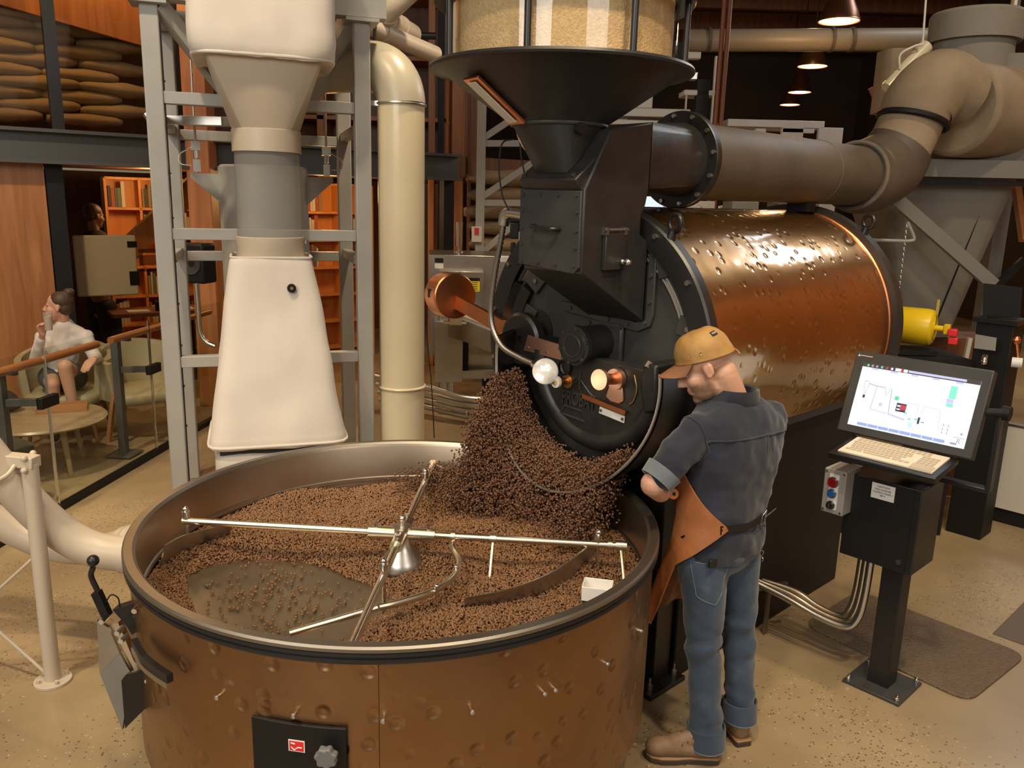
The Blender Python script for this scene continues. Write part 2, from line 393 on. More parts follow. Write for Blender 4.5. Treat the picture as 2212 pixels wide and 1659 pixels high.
def dense(rings, k=8):
    """more cross-sections between the given ones"""
    out = []
    for a, b in zip(rings[:-1], rings[1:]):
        n = max(1, int(max((Vec(p)-Vec(q)).length for p, q in zip(a, b))/.03)); n = min(n, k*3)
        for i in range(n): t = i/n; out.append([tuple(Vec(p).lerp(Vec(q), t)) for p, q in zip(a, b)])
    out.append(rings[-1]); return out
def bolt(mb, p, n, r=.012, h=.008):
    p, n = Vec(p), Vec(n).normalized(); mb.cyl(p, p+n*h, r, r*.9, 6); return mb
def bez(pts, n=8):
    """smooth curve through the points (catmull-rom)"""
    P = [Vec(p) for p in pts]; P = [P[0]*2-P[1]]+P+[P[-1]*2-P[-2]]; out = []
    for i in range(1, len(P)-2):
        for k in range(n):
            t = k/n; a, b, c, d = P[i-1], P[i], P[i+1], P[i+2]
            out.append(.5*((2*b)+(c-a)*t+(2*a-5*b+4*c-d)*t*t+(3*b-a-3*c+d)*t**3))
    out.append(P[-2]); return out
# ================================================================= the hall
put(MB().box((0, 9, -.05), (30, 34, .1)), 'floor', 'floor', kind='structure', flat=True)
MT['ceil'] = wood('ceiling_boards', (.045, .022, .012), (.075, .036, .018), 4, .7, 0)
ceil = put(MB().box((0, 14, 6.6), (30, 26, .1)), 'ceiling', 'ceil', kind='structure', flat=True)
for k in range(9):
    put(MB().box((0, 5+k*2.2, 6.35), (30, .16, .4)), 'joist', 'wooddark', ceil, flat=True, world=True)
MT['darkwall'] = mat('dark_back_wall', (.030, .019, .012), .8, 0, (.8, (.055, .030, .016)))
put(MB().box((3, 24, 3.2), (26, .2, 6.6)), 'wall_back', 'darkwall', kind='structure', flat=True)
wr = put(MB().box((9.5, 18.6, 3.2), (.2, 11, 6.6)), 'wall_right', 'darkwall', kind='structure', flat=True)
put(MB().box((8.6, 4.4, 3.2), (.2, 17, 6.6)), 'wall_east', 'woodcol', kind='structure', flat=True)  # unseen timber wall, added so the copper drum mirrors something warm

# ---- partition wall of the lounge: steel beam, glass, veneer panel
W0 = Vec((-5.3, 6.95, 0)); WD = Vec((.82, .572, 0)).normalized(); WN = Vec((.572, -.82, 0)).normalized()
def W(t, d=0., z=0.): p = W0+WD*t+WN*d; return Vec((p.x, p.y, z))
WA = math.atan2(WD.y, WD.x)
def wbox(mb, t0, t1, z0, z1, d0, d1):
    a, b = W(t0, d0), W(t1, d0); a2, b2 = W(t0, d1), W(t1, d1)
    return mb.prism([(a.x, a.y, z0), (b.x, b.y, z0), (b2.x, b2.y, z0), (a2.x, a2.y, z0)], (0, 0, z1-z0))
ib = MB(); wbox(ib, -2.5, 5.5, 2.64, 2.67, .02, .24); wbox(ib, -2.5, 5.5, 2.37, 2.40, .02, .24); wbox(ib, -2.5, 5.5, 2.40, 2.64, .12, .14)
put(ib, 'trim_1', 'beam', kind='structure')
mz = MB(); wbox(mz, -2.5, 7.5, 2.40, 2.66, -2.4, .02)
put(mz, 'mezzanine_floor', 'wooddark', kind='structure')
wp = MB(); wbox(wp, -2.5, 1.20, 0, 2.37, -.04, .03)
wl = put(wp, 'wall_left', 'woodpanel', kind='structure')
for i, (t0, t1, z0, z1) in enumerate(((1.21, 1.35, 0, 2.37), (2.62, 2.70, 0, 2.37), (4.30, 4.42, 0, 2.37), (5.36, 5.5, 0, 2.37),
                                      (1.30, 1.40, 2.67, 6.5), (2.40, 2.48, 2.67, 6.5), (4.30, 4.42, 2.67, 6.5))):
    m = MB(); wbox(m, t0, t1, z0, z1, -.05, .06)
    put(m, 'window_frame', 'black_dull' if i != 4 else 'black_satin', wl, world=True)
for i, (t0, t1, z0, z1) in enumerate(((1.35, 2.62, 0.04, 2.37), (2.70, 4.30, .04, 2.37), (-2.4, 1.30, 2.67, 6.4), (1.40, 2.40, 2.67, 6.4))):
    m = MB(); wbox(m, t0, t1, z0, z1, -.005, .005)
    put(m, 'window_%d' % (i+1), 'glass_dim', kind='structure')
# orange board soffit above the sacks, and back of the mezzanine
so = MB(); a, b = W(-2.5, -.25, 4.35), W(2.45, -.25, 3.48)
so.prism([a, b, W(2.45, -.25, 6), W(-2.5, -.25, 6)], WN*-.06)
put(so, 'trim_2', 'woodcol', kind='structure')
bw = MB(); wbox(bw, -3, 7.5, 2.66, 6.5, -2.45, -2.40); put(bw, 'wall_mezzanine', 'wooddark', kind='structure')
bw = MB(); wbox(bw, -3.5, 7.5, 0, 2.40, -3.75, -3.70); put(bw, 'wall_lounge', 'wooddark', kind='structure')

# ---- pile of coffee sacks behind the upper glass
def sack_mesh():
    nu, nv = 14, 12; vs = []; fs = []
    for i in range(nu+1):
        for j in range(nv):
            u = -1+2*i/nu; t = 2*PI*j/nv
            e = .5+.5*(1-abs(u)**6)**.5
            ee = .10+.90*e
            vs.append((u*.35, math.cos(t)*.155*ee*(1+.06*math.sin(5*u)), math.sin(t)*(.070*e+.008)*(1+.14*math.sin(4*u+1)+.06*math.sin(9*u))))
    for i in range(nu):
        for j in range(nv): fs.append((i*nv+j, i*nv+(j+1) % nv, (i+1)*nv+(j+1) % nv, (i+1)*nv+j))
    mb = MB(); mb.add(vs, fs+[tuple(range(nv)), tuple(nu*nv+j for j in range(nv-1, -1, -1))]); return mb
sk0 = None; rowwords = ['bottom', 'second', 'third', 'fourth', 'fifth', 'sixth', 'seventh', 'eighth', 'ninth', 'tenth', 'eleventh', 'twelfth']
def sack_at(p, rz, label, group, tilt=0., sc=1.):
    global sk0
    if sk0 is None:
        o = sk0 = put(sack_mesh(), 'coffee_sack', 'burlap', sharp=80); q = o.modifiers.new('s', 'SUBSURF'); q.levels = q.render_levels = 1
    else:
        o = sk0.copy(); COL.objects.link(o)
    o.location = p; o.rotation_euler = (tilt, random.uniform(-.05, .05), rz+random.uniform(-.05, .05))
    o.scale = (sc*random.uniform(.94, 1.06), sc, sc*random.uniform(.80, .92)); tag(o, label, 'sack', group); return o
for r in range(12):
    n = 5; off = .32 if r % 2 else 0
    for k in range(n):
        t = -.42+off+k*.69
        if r > 11-int(max(0, t-.3)*1.6): continue
        if t > 2.25: continue
        sack_at(W(t, -.55-.02*(r % 3), 2.70+.04+r*.102), WA, 'burlap coffee sack, %s in %s row of pile behind glass' % (('leftmost', 'second from left', 'third from left', 'fourth from left', 'fifth from left')[k], rowwords[r]), 'coffee sacks piled behind the upper glass')

# ---- glass balustrade by the lounge
RA = Vec((-3.135, 4.55, 0)); RB = Vec((-2.85, 7.95, 0)); RD = (RB-RA).normalized(); RN = Vec((RD.y, -RD.x, 0))
def RL(t, d=0., z=0.): p = RA+RD*t+RN*d; return Vec((p.x, p.y, z))
def ty(Y): return (Y-RA.y)/RD.y
bal = thing('glass_balustrade', 'glass balustrade with dark posts and wooden handrail beside the lounge', 'railing', RA)
ts = [-.6, ty(5.24), ty(6.54), ty(7.9)]
for i in range(3):
    m = MB(); m.bar(RL(ts[i]+.006, 0, .58), RL(ts[i+1]-.006, 0, .58), .014, 1.10)
    put(m, 'pane', 'glass', bal, True, flat=True)
for t in ts[1:3]:
    m = MB(); m.bar(RL(t, 0, .03), RL(t, 0, 1.13), .016, .012, up=RD); put(m, 'edge_strip', 'chrome', bal, True)
m = MB(); m.bar(RL(-.6, 0, .02), RL(ts[3], 0, .02), .05, .05); put(m, 'base_shoe', 'black_dull', bal, True)
for t, zc in ((ty(5.22), .78), (ty(6.56), .73)):
    m = MB(); m.bar(RL(t-.10, -.24, 0), RL(t-.10, -.24, 1.0), .06, .06, up=RD)
    m.bar(RL(t-.10, -.24, .012), RL(t-.10, -.24, .024), .22, .22, up=RD)
    m.bar(RL(t-.10, -.24, zc), RL(t-.02, -.02, zc), .03, .05); m.bar(RL(t-.10, -.24, .99), RL(t-.10, -.11, .99), .03, .04)
    po = put(m, 'post', 'beam', bal, True, bev=.003)
    m = MB(); m.bar(RL(t-.09, .012, zc), RL(t+.09, .012, zc), .04, .075); put(m, 'glass_clamp', 'black_dull', bal, True, bev=.004)
for t0, t1 in ((-.5, ty(6.02)), (ty(6.20), ts[3])):
    m = MB(); m.cyl(RL(t0, -.12, 1.02), RL(t1, -.12, 1.02), .028, n=16); put(m, 'handrail', 'woodrail', bal, True)

# ---- things seen behind the lower glass
bd = MB(); wbox(bd, 1.42, 1.98, 1.12, 1.72, -.30, -.27); board = put(bd, 'notice_board', 'offwhite', label='large pale rounded board hanging behind the lower glass', cat='board', bev=.02)
for z0, z1 in ((1.60, 1.66), (1.22, 1.36)):
    m = MB(); wbox(m, 1.90, 1.99, z0, z1, -.268, -.262); put(m, 'board_clip', 'black_dull', board, True)
MT['frost'] = glass('frosted_band', (.55, .52, .48), .4, 1.5, 1.5)
for i, (z0, z1) in enumerate(((1.56, 1.60), (1.44, 1.54), (1.38, 1.41))):
    m = MB(); wbox(m, 1.95, 2.60, z0, z1, .006, .009); put(m, 'frosted_band', 'frost', bpy.data.objects['window_1'], True)
m = MB(); m.bar(W(2.75, -.6, 2.3), W(1.75, -.6, 1.35), .14, .22); put(m, 'diagonal_brace', 'woodcol', label='broad diagonal timber brace behind the lower glass', cat='brace', flat=True)

MT['shelfwood'] = wood('lit_shelf_wood', (.62, .25, .07), (.80, .36, .11), 5, .5)
BOOKC = [mat('book_%d' % i, c, .6) for i, c in enumerate(((.08, .06, .05), (.42, .10, .06), (.55, .50, .40), (.10, .16, .22), (.30, .22, .10), (.65, .60, .52), (.16, .20, .12)))]
def bookcase(t0, t1, z0, z1, d, bays, rows, label):
    s = thing('bookcase', label, 'bookcase', W(t0, d, 0), WA)
    w = t1-t0
    def lb(mb, x0, x1, y0, y1, a, b): return mb.box(((x0+x1)/2, (y0+y1)/2, (a+b)/2), (x1-x0, y1-y0, b-a))
    put(lb(MB(), 0, w, .24, .27, 0, z1), 'back_panel', 'shelfwood', s, flat=True)
    for i in range(bays+1): put(lb(MB(), w*i/bays-.015, w*i/bays+.015, 0, .24, 0, z1), 'upright', 'shelfwood', s, flat=True)
    for j in range(rows+1):
        z = z0+(z1-z0)*j/rows; put(lb(MB(), 0, w, 0, .24, z-.015, z+.015), 'shelf', 'shelfwood', s, flat=True)
    return s
bcs = [(2.05, 3.2, .15, 2.3, -2.3, 3, 6, 'open bookcase of orange wood dimly seen left of the canvas hopper'),
       (3.35, 5.2, .15, 2.3, -1.6, 4, 6, 'lit orange bookcase with leaning books seen between frame and cream pipe')]
for t0, t1, z0, z1, d, bays, rows, lb in bcs:
    bookcase(t0, t1, z0, z1, d, bays, rows, lb)
    bw_ = (t1-t0)/bays; hh = (z1-z0)/rows
    bm = {}
    for i in range(bays):
        for j in range(1, rows):
            if (i*7+j*3) % 4 == 0: continue
            x = .03
            for k in range(random.choice((4, 5, 6))):
                th = random.choice((.022, .03, .04)); h = random.uniform(.6, .85)*hh
                key = (th, round(h, 2)); col = random.randrange(7)
                mb = MB().box((0, 0, h/2), (th, .15, h))
                o = put(mb, 'book', BOOKC[col], flat=True)
                p = W(t0+bw_*i+x+th/2, d+0*.1, z0+hh*j+.017); q = WN*-.11
                o.location = (p.x+q.x, p.y+q.y, p.z); o.rotation_euler = (0, 0, WA)
                tag(o, '%s book, %s shelf, %s bay, %s' % (('black', 'red', 'cream', 'navy', 'brown', 'pale', 'olive')[col], rowwords[j], ('first', 'second', 'third', 'fourth')[i], 'dim bookcase left of canvas hopper' if d < -2 else 'lit orange bookcase by cream pipe'), 'book', 'books on the bookcases behind the glass')
                x += th+.004
                if x > bw_-.08: break
def lamp_pt(name, p, power, col=(1, .62, .28), r=.12):
    l = bpy.data.lights.new(name, 'POINT'); l.energy = power; l.color = col; l.shadow_soft_size = r
    o = bpy.data.objects.new(name, l); COL.objects.link(o); o.location = p
lamp_pt('bookcase_lamp', W(4.2, -.7, 2.2), 30); lamp_pt('lounge_lamp', W(2.4, -1.4, 2.25), 26); lamp_pt('mezzanine_lamp', W(.3, .45, 4.6), 60); lamp_pt('mezzanine_lamp', W(1.9, .4, 4.5), 45)  # unseen fill lamps, added to light the books, lounge and sacks

# ---- timber and steel behind the cream pipe
for (x0, x1, Y, mt_, lb) in ((975, 1000, 10.3, 'woodcol', 'broad cedar post beside the grey steel tower'),
                             (945, 958, 10.5, 'black_dull', 'dark steel post left of the cedar post'),
                             (925, 938, 10.6, 'woodcol', 'narrow cedar post just right of the cream pipe'),
                             (1008, 1016, 10.2, 'wooddark', 'thin dark wood post right of the broad cedar post')):
    a, b = PY(x0, 500, Y), PY(x1, 500, Y); w = b.x-a.x
    put(MB().box(((a.x+b.x)/2, Y, 3.2), (w, w, 6.4)), 'timber_post' if 'cedar' in lb or 'wood' in lb else 'steel_post', mt_, label=lb, cat='post', bev=.006)
for (px, z, lb) in ((1118, 2.64, 'x'),):
    pass
bb = MB(); a, b = PY(690, 345, 10.8), PY(985, 350, 10.6); bb.bar((a.x, 10.8, 2.52), (b.x, 10.6, 2.52), .16, .26)
put(bb, 'cross_beam', 'wooddark', label='dark timber cross beam running behind the cream pipe', cat='beam')
# upper wooden shelving behind the pipes
us = thing('upper_shelving', 'tall orange timber rack high behind the cream pipe', 'rack', (-2.1, 11.4, 2.66))
for x in (-3.4, -2.6, -1.8, -1.0): put(MB().box((x+2.1, 0, 1.9), (.09, .5, 3.8)), 'upright', 'woodcol', us, flat=True)
for z in (.5, 1.25, 2.0, 2.75): put(MB().box((-.1, 0, z), (2.5, .5, .05)), 'shelf', 'woodcol', us, flat=True)
put(MB().box((-.1, .3, 1.9), (2.6, .04, 3.8)), 'back_panel', 'wooddark', us, flat=True)

# grey lattice tower with sacks behind it
tw = thing('steel_tower', 'grey lattice steel tower with diagonal braces behind the roaster', 'frame', (.15, 9.7, 0))
tY = 9.7
def twb(p, q, w=.07, nm='brace', Y=tY):
    a, b = PY(*p, Y), PY(*q, Y); m = MB(); m.bar(a, b, w, w, up=(0, 1, 0)); put(m, nm, 'greypaint', tw, True)
a = PY(1040, 300, tY); m = MB(); m.bar((a.x, tY, 0), (a.x, tY, 4.6), .10, .10, up=(0, 1, 0)); put(m, 'column', 'greypaint', tw, True)
m = MB(); m.bar((a.x+1.6, tY, 0), (a.x+1.6, tY, 4.6), .10, .10, up=(0, 1, 0)); put(m, 'column', 'greypaint', tw, True)
for p, q in (((1042, 310), (1170, 310)), ((1042, 438), (1200, 438)), ((1042, 425), (1160, 345)), ((1042, 545), (1160, 440)), ((1042, 300), (1110, 255)), ((1042, 180), (1200, 180))): twb(p, q)
for k in range(14):
    r, cidx = divmod(k, 2)
    sack_at((-.12+cidx*1.08+random.uniform(-.02, .02), 10.35, 1.10+r*.20), .1, '%s burlap sack of the %s layer stacked behind the grey steel tower' % (('left', 'right')[cidx], rowwords[r]), 'sacks behind the steel tower', sc=1.5)
put(MB().box((.4, 10.35, .5), (1.6, .9, 1.0)), 'pallet_stack', 'wooddark', label='dark timber stack carrying sacks behind the grey steel tower', cat='pallet')
# ================================================================= the roaster
RO = Vec((.375, 3.7, 0)); AZ = R(46.7)
ro = thing('drum_roaster', 'large black coffee roaster with a hammered copper drum beside the man', 'roaster', RO, -AZ)
UX = Vec((math.cos(AZ), -math.sin(AZ), 0)); UY = Vec((math.sin(AZ), math.cos(AZ), 0))
def LW(x, y, z): p = RO+UX*x+UY*y; return Vec((p.x, p.y, z))
CZ = 1.496
YAX = Mat.Translation((0, 0, CZ)) @ Mat.Rotation(-PI/2, 4, 'X')      # lathe axis -> drum axis
def ydisc(cx, cz): return Mat.Translation((cx, 0, cz)) @ Mat.Rotation(-PI/2, 4, 'X')
put(MB(YAX).lathe([(.645, .0), (.645, 1.69)], 160), 'drum_shell', 'copper', ro)
put(MB(YAX).lathe([(.646, .0), (.654, .002), (.654, .022), (.646, .026)], 160), 'shell_band', 'copper_plain', ro)
put(MB(YAX).lathe([(.646, 1.655), (.653, 1.66), (.653, 1.69), (.646, 1.692)], 160), 'shell_band', 'copper_plain', ro)
fl = MB(YAX).lathe([(.565, -.055), (.60, -.06), (.66, -.055), (.668, -.045), (.668, .002), (.60, .004), (.565, -.02)], 128)
flange = put(fl, 'front_flange', 'black_satin', ro)
for k in range(16):
    a = 2*PI*(k+.5)/16; m = MB(); bolt(m, (math.cos(a)*.634, -.057, CZ+math.sin(a)*.634), (0, -1, 0), .013, .012); put(m, 'flange_bolt', 'steel_dark', flange)
put(MB(YAX).lathe([(.0, 1.78), (.66, 1.78), (.68, 1.765), (.68, 1.69), (.645, 1.69)], 128), 'rear_flange', 'black', ro)
put(MB(YAX).lathe([(0, -.02), (.575, -.02), (.575, .0), (0, .0)], 96), 'front_plate', 'charcoal', ro)
for rr, t in ((.555, .010), (.537, .008), (.520, .010)):
    put(MB().torus((0, -.024, CZ), (0, 1, 0), rr, t, 96, 8), 'seal_ring', 'steel_dark' if rr < .55 else 'charcoal', ro)
# feed block with access panel, sight flap and sloped apron
x0, x1 = -.02, .305
prof = [(-.045, 1.66), (-.45, 1.885), (-.45, 2.20), (-.315, 2.43), (-.06, 2.475), (-.06, 2.215), (-.075, 2.15), (-.10, 2.11), (-.10, 2.03), (-.045, 2.0)]
blk = put(MB().prism([(x0, y, z) for y, z in prof], (x1-x0, 0, 0)), 'feed_block', 'black', ro, bev=.006, sharp=25)
pan = [(x0-.015, 1.90), (x1-.03, 1.88), (x1-.005, 1.905), (x1-.005, 2.195), (x0-.015, 2.20)]
panel = put(MB().prism([(x, -.450, z) for x, z in pan], (0, -.014, 0)), 'access_panel', 'charcoal', ro, bev=.003)
for x, z in [(x0+.005+i*.097, zz) for i in range(4) for zz in (1.912, 2.178)]+[(xx, zz) for xx in (x0+.004, x1-.022) for zz in (1.98, 2.045, 2.115)]:
    m = MB(); bolt(m, (x, -.464, z), (0, -1, 0), .008, .006); put(m, 'panel_bolt', 'charcoal', panel)
put(MB().tube(bez([(.06, -.464, 2.055), (.065, -.495, 2.053), (.10, -.505, 2.05), (.17, -.505, 2.048), (.19, -.49, 2.048), (.195, -.464, 2.048)], 5), .009, 10), 'panel_handle', 'black_satin', panel)
flap = put(MB().box((x1+.012, -.275, 1.965), (.02, .125, .145)), 'sight_flap', 'black', ro, bev=.003)
m = MB(); m.cyl((x1+.02, -.352, 2.05), (x1+.02, -.205, 2.05), .007, n=10); m.box((x1+.012, -.335, 2.045), (.03, .014, .03)); m.box((x1+.012, -.222, 2.045), (.03, .014, .03))
put(m, 'hinge_rod', 'steel_dark', flap)
m = MB(); m.cyl((x1+.02, -.24, 1.925), (x1+.05, -.24, 1.925), .008, n=10); m.sph((x1+.058, -.24, 1.925), .016, 12); m.sph((x1+.03, -.24, 1.925), .012, 12); put(m, 'flap_knob', 'chrome', flap)
# bolted apron flange on the plate
ap = [(-.20, 1.70), (-.16, 1.655), (.27, 1.615), (.335, 1.645), (.35, 1.70), (.35, 2.0), (.31, 2.0), (.31, 1.67), (.26, 1.655), (-.15, 1.70)]
apron = put(MB().prism([(x, -.021, z) for x, z in ap], (0, -.020, 0)), 'apron_flange', 'charcoal', ro, bev=.004)
for x, z in ((-.12, 1.675), (-.01, 1.665), (.11, 1.652), (.22, 1.642), (.315, 1.66), (.332, 1.75), (.332, 1.86), (.332, 1.95)):
    m = MB(); bolt(m, (x, -.041, z), (0, -1, 0), .010, .008); put(m, 'apron_bolt', 'charcoal', apron)
# bearing housing
bcx, bcz = .075, 1.545
bh = put(MB(ydisc(bcx, bcz)).lathe([(0, -.235), (.070, -.235), (.076, -.228), (.088, -.226), (.088, -.200), (.079, -.196), (.079, -.04), (.105, -.036), (.105, -.02)], 48), 'bearing_housing', 'black', ro)
put(MB().box((bcx+.02, -.035, bcz), (.20, .024, .19)), 'bearing_plate', 'charcoal', bh, bev=.012)
put(MB().torus((bcx, -.236, bcz), (0, 1, 0), .048, .004, 32, 6), 'cap_ring', 'charcoal', bh)
for k in range(6):
    a = 2*PI*k/6+.3; m = MB(); bolt(m, (bcx+math.cos(a)*.078, -.228, bcz+math.sin(a)*.078), (0, -1, 0), .009, .007); put(m, 'housing_bolt', 'charcoal', bh)
for dx, dz in ((-.07, .08), (.11, .08), (-.07, -.08), (.11, -.08)):
    m = MB(); bolt(m, (bcx+dx, -.048, bcz+dz), (0, -1, 0), .011, .008); put(m, 'plate_bolt', 'charcoal', bh)
# angled latch plates with bolts
for (x, z, a) in ((.405, 1.90, .5), (.525, 1.66, -.1), (-.36, 1.78, 2.6), (-.40, 1.60, 1.2)):
    ca, sa = math.cos(a), math.sin(a)
    pts = [(x+ca*u-sa*w, -.021, z+sa*u+ca*w) for u, w in ((-.055, -.03), (.05, -.045), (.055, .04), (-.04, .05))]
    lp = put(MB().prism(pts, (0, -.022, 0)), 'latch_plate', 'charcoal', ro, bev=.003)
    m = MB(); bolt(m, (x+.01, -.043, z), (0, -1, 0), .014, .012); put(m, 'latch_bolt', 'steel_dark', lp)
for (x, z) in ((.41, 2.0), (.55, 1.80), (.535, 1.775), (-.42, 1.85), (-.45, 1.7), (.33, 2.04)):
    m = MB(); bolt(m, (x, -.022, z), (0, -1, 0), .012, .012); put(m, 'plate_bolt', 'steel_dark', ro)
# swing-over door with rounded rim and cast emblem
DX, DZ, DR = .13, 1.455, .375
def arc(cx, cz, r, a0, a1, n, y): return [(cx+r*math.cos(R(a0+(a1-a0)*i/n)), y, cz+r*math.sin(R(a0+(a1-a0)*i/n))) for i in range(n+1)]
dpoly = arc(DX, DZ, DR-.03, 172, 364, 40, -.09)
door = put(MB().prism(dpoly, (0, -.06, 0)), 'discharge_door', 'black', ro, bev=.004)
put(MB().tube(arc(DX, DZ, DR-.035, 176, 366, 44, -.12), .046, 14), 'door_rim', 'black', door)
put(MB().prism([(-.30, -.055, 1.535), (-.03, -.055, 1.525), (-.025, -.055, 1.455), (-.325, -.055, 1.462)], (0, -.10, 0)), 'gap_block', 'black_dull', ro)
nm = put(MB().prism([(-.275, -.156, 1.538), (-.03, -.156, 1.520), (-.022, -.156, 1.452), (-.30, -.156, 1.462)], (0, -.006, 0)), 'name_plate', 'copper_pale', ro)
for x, z in ((-.27, 1.478), (-.15, 1.475), (-.05, 1.468)):
    m = MB(); bolt(m, (x, -.162, z), (0, -1, 0), .007, .003); put(m, 'plate_screw', 'steel_dark', nm)
# cast lettering and emblem on the door (tilted a little like the plate)
EM = Mat.Translation((.055, -.151, 1.285)) @ Mat.Rotation(R(-2), 4, 'Y') @ Mat.Rotation(PI/2, 4, 'X')
text('PROBAT', .060, .006, 'charcoal', EM @ Mat.Scale(.9, 4, (1, 0, 0)) @ Mat.Scale(1.55, 4, (0, 1, 0)), 'cast_lettering', door)
m = MB(); z_ = 1.215
m.tube([(-.055, -.152, 1.205), (-.03, -.152, 1.245), (.075, -.152, 1.240), (.10, -.152, 1.195), (-.055, -.152, 1.205)], .005, 6)
m.tube([(-.03, -.152, 1.325), (.00, -.152, 1.34), (.055, -.152, 1.385), (.11, -.152, 1.335), (.135, -.152, 1.32)], .005, 6)
m.tube([(.055, -.152, 1.335), (.055, -.152, 1.42)], .005, 6); m.tube([(.01, -.152, 1.365), (.035, -.152, 1.385)], .004, 6)
put(m, 'cast_emblem', 'charcoal', door)
# sampling spoon handle, pointer arc, slide bar, bulb socket
tr = put(MB().prism([(.245, -.152, 1.425), (.215, -.152, 1.335), (.245, -.152, 1.318), (.29, -.152, 1.318), (.315, -.152, 1.338), (.30, -.152, 1.425)], (0, -.010, 0)), 'sampler_plate', 'copper_pale', door, bev=.004)
m = MB(); m.cyl((.275, -.155, 1.425), (.275, -.180, 1.425), .045, n=28); put(m, 'sampler_collar', 'copper_pale', tr)
m = MB(); m.cyl((.275, -.17, 1.425), (.275, -.265, 1.435), .024, n=20); put(m, 'sampler_stem', 'copper_plain', tr)
m = MB(); m.cyl((.275, -.262, 1.435), (.275, -.280, 1.436), .044, n=28); put(m, 'sampler_knob', 'copper_pale', tr)
put(MB().tube(bez([(.36, -.152, 1.455), (.378, -.155, 1.40), (.365, -.155, 1.345), (.345, -.155, 1.325)], 6), .004, 8), 'pointer_arc', 'brass', door)
sb = MB(); sb.bar((.09, -.165, 1.315), (.335, -.165, 1.287), .012, .020); put(sb, 'slide_bar', 'copper_plain', door)
sb = MB(); sb.bar((.185, -.158, 1.270), (.325, -.158, 1.255), .006, .030); sp_ = put(sb, 'scale_plate', 'white', door)
for x, z in ((.195, 1.269), (.316, 1.256)):
    m = MB(); bolt(m, (x, -.161, z), (0, -1, 0), .008, .004); put(m, 'plate_screw', 'steel_dark', sp_)
m = MB(); m.cyl((-.015, -.15, 1.362), (-.015, -.160, 1.362), .032, n=24); bk = put(m, 'knob_flange', 'brass', door)
m = MB(); m.cyl((-.015, -.155, 1.362), (-.015, -.225, 1.367), .017, n=16); put(m, 'knob_stem', 'copper_plain', bk)
m = MB(); m.cyl((-.015, -.222, 1.367), (-.015, -.236, 1.368), .026, n=20); put(m, 'knob_ring', 'white', bk)
m = MB(); m.cyl((-.015, -.234, 1.368), (-.015, -.262, 1.369), .010, n=14); put(m, 'knob_tip', 'brass', bk)
put(MB(ydisc(-.03, 1.425)).lathe([(.03, -.15), (.038, -.155), (.038, -.17), (.03, -.172)], 28), 'sight_port', 'black_satin', door)
# latch on the right of the door, hub wheel on the left
m = MB(); m.prism([(.455, -.05, 1.53), (.52, -.05, 1.53), (.53, -.05, 1.34), (.47, -.05, 1.32), (.44, -.05, 1.42)], (0, -.17, 0)); put(m, 'door_latch', 'black_satin', ro, bev=.012)
m = MB(); m.cyl((.47, -.22, 1.51), (.47, -.20, 1.53), .014, n=8); put(m, 'latch_bolt', 'steel_dark', ro)
hub = put(MB(ydisc(-.345, 1.545)).lathe([(0, -.13), (.05, -.13), (.06, -.12), (.06, -.03), (.095, -.03), (.095, -.02)], 32), 'lever_hub', 'black', ro)
put(MB(ydisc(-.34, 1.505)).lathe([(.115, -.16), (.13, -.15), (.13, -.11), (.115, -.10), (.02, -.11), (.02, -.15), (.115, -.16)], 40), 'hub_wheel', 'black_satin', ro)
# discharge chute: half funnel around the door, open towards the cooling tray
def chute(u, v):
    a = R(170+198*u)
    cx = .07+.09*v; cz = 1.47-.01*v; rr = .50+(.465-.50)*v
    y = -.03-.30*v
    low = max(0., -math.sin(a))
    y -= .13*v*low**2
    return (cx+rr*math.cos(a), y, cz+rr*math.sin(a)-.03*v*low)
MT['chute_inner'] = mat('chute_steel', (.16, .145, .13), .30, 1)
ch = put(MB().grid(chute, 64, 12), 'chute', 'chute_inner', ro, solid=.008)
put(MB().tube([chute(i/64, 1.0) for i in range(65)], .007, 8), 'chute_edge', 'steel', ch)
m = MB(); m.grid(lambda u, v: tuple(Vec(chute(u, v))+Vec((math.cos(R(170+198*u))*.014, 0, math.sin(R(170+198*u))*.014))), 64, 6); put(m, 'chute_outer', 'black_satin', ch)
put(MB(ydisc(-.02, 1.47)).lathe([(.50, -.06), (.525, -.09), (.525, -.02), (.44, -.02), (.44, -.05), (.50, -.06)], 30, a0=R(150), a1=R(215)), 'lever_guard', 'black_satin', ro)
# copper counterweight on its lever
m = MB(); m.bar((-.88, -.10, 1.625), (-.50, -.10, 1.535), .022, .07); lev = put(m, 'counterweight_lever', 'copper_plain', ro)
m = MB(); m.cyl((-1.02, -.07, 1.652), (-.885, -.105, 1.655), .120, n=56)
cw = put(m, 'counterweight', 'copper_plain', lev, bev=.008)
m = MB(); q = Vec((-.985, -.06, 1.665)); m.box((-.985, -.197, 1.668), (.03, .012, .045), rz=R(-14)); put(m, 'slot', 'black_dull', cw)
m = MB(); m.cyl((-.46, -.02, 1.535), (-.46, -.14, 1.535), .05, n=28); put(m, 'lever_boss', 'copper_plain', lev)
# lifting eyes
for x, z, y in ((.415, 2.025, -.03), (.425, 2.035, 1.73)):
    ey = put(MB().torus((x+.012, y, z+.055), (.25, 1, 0), .034, .011, 28, 10), 'lifting_eye', 'black_satin', ro)
    m = MB(); m.cyl((x-.008, y, z-.01), (x+.003, y, z+.025), .022, .016, n=14); put(m, 'eye_collar', 'black_satin', ey)
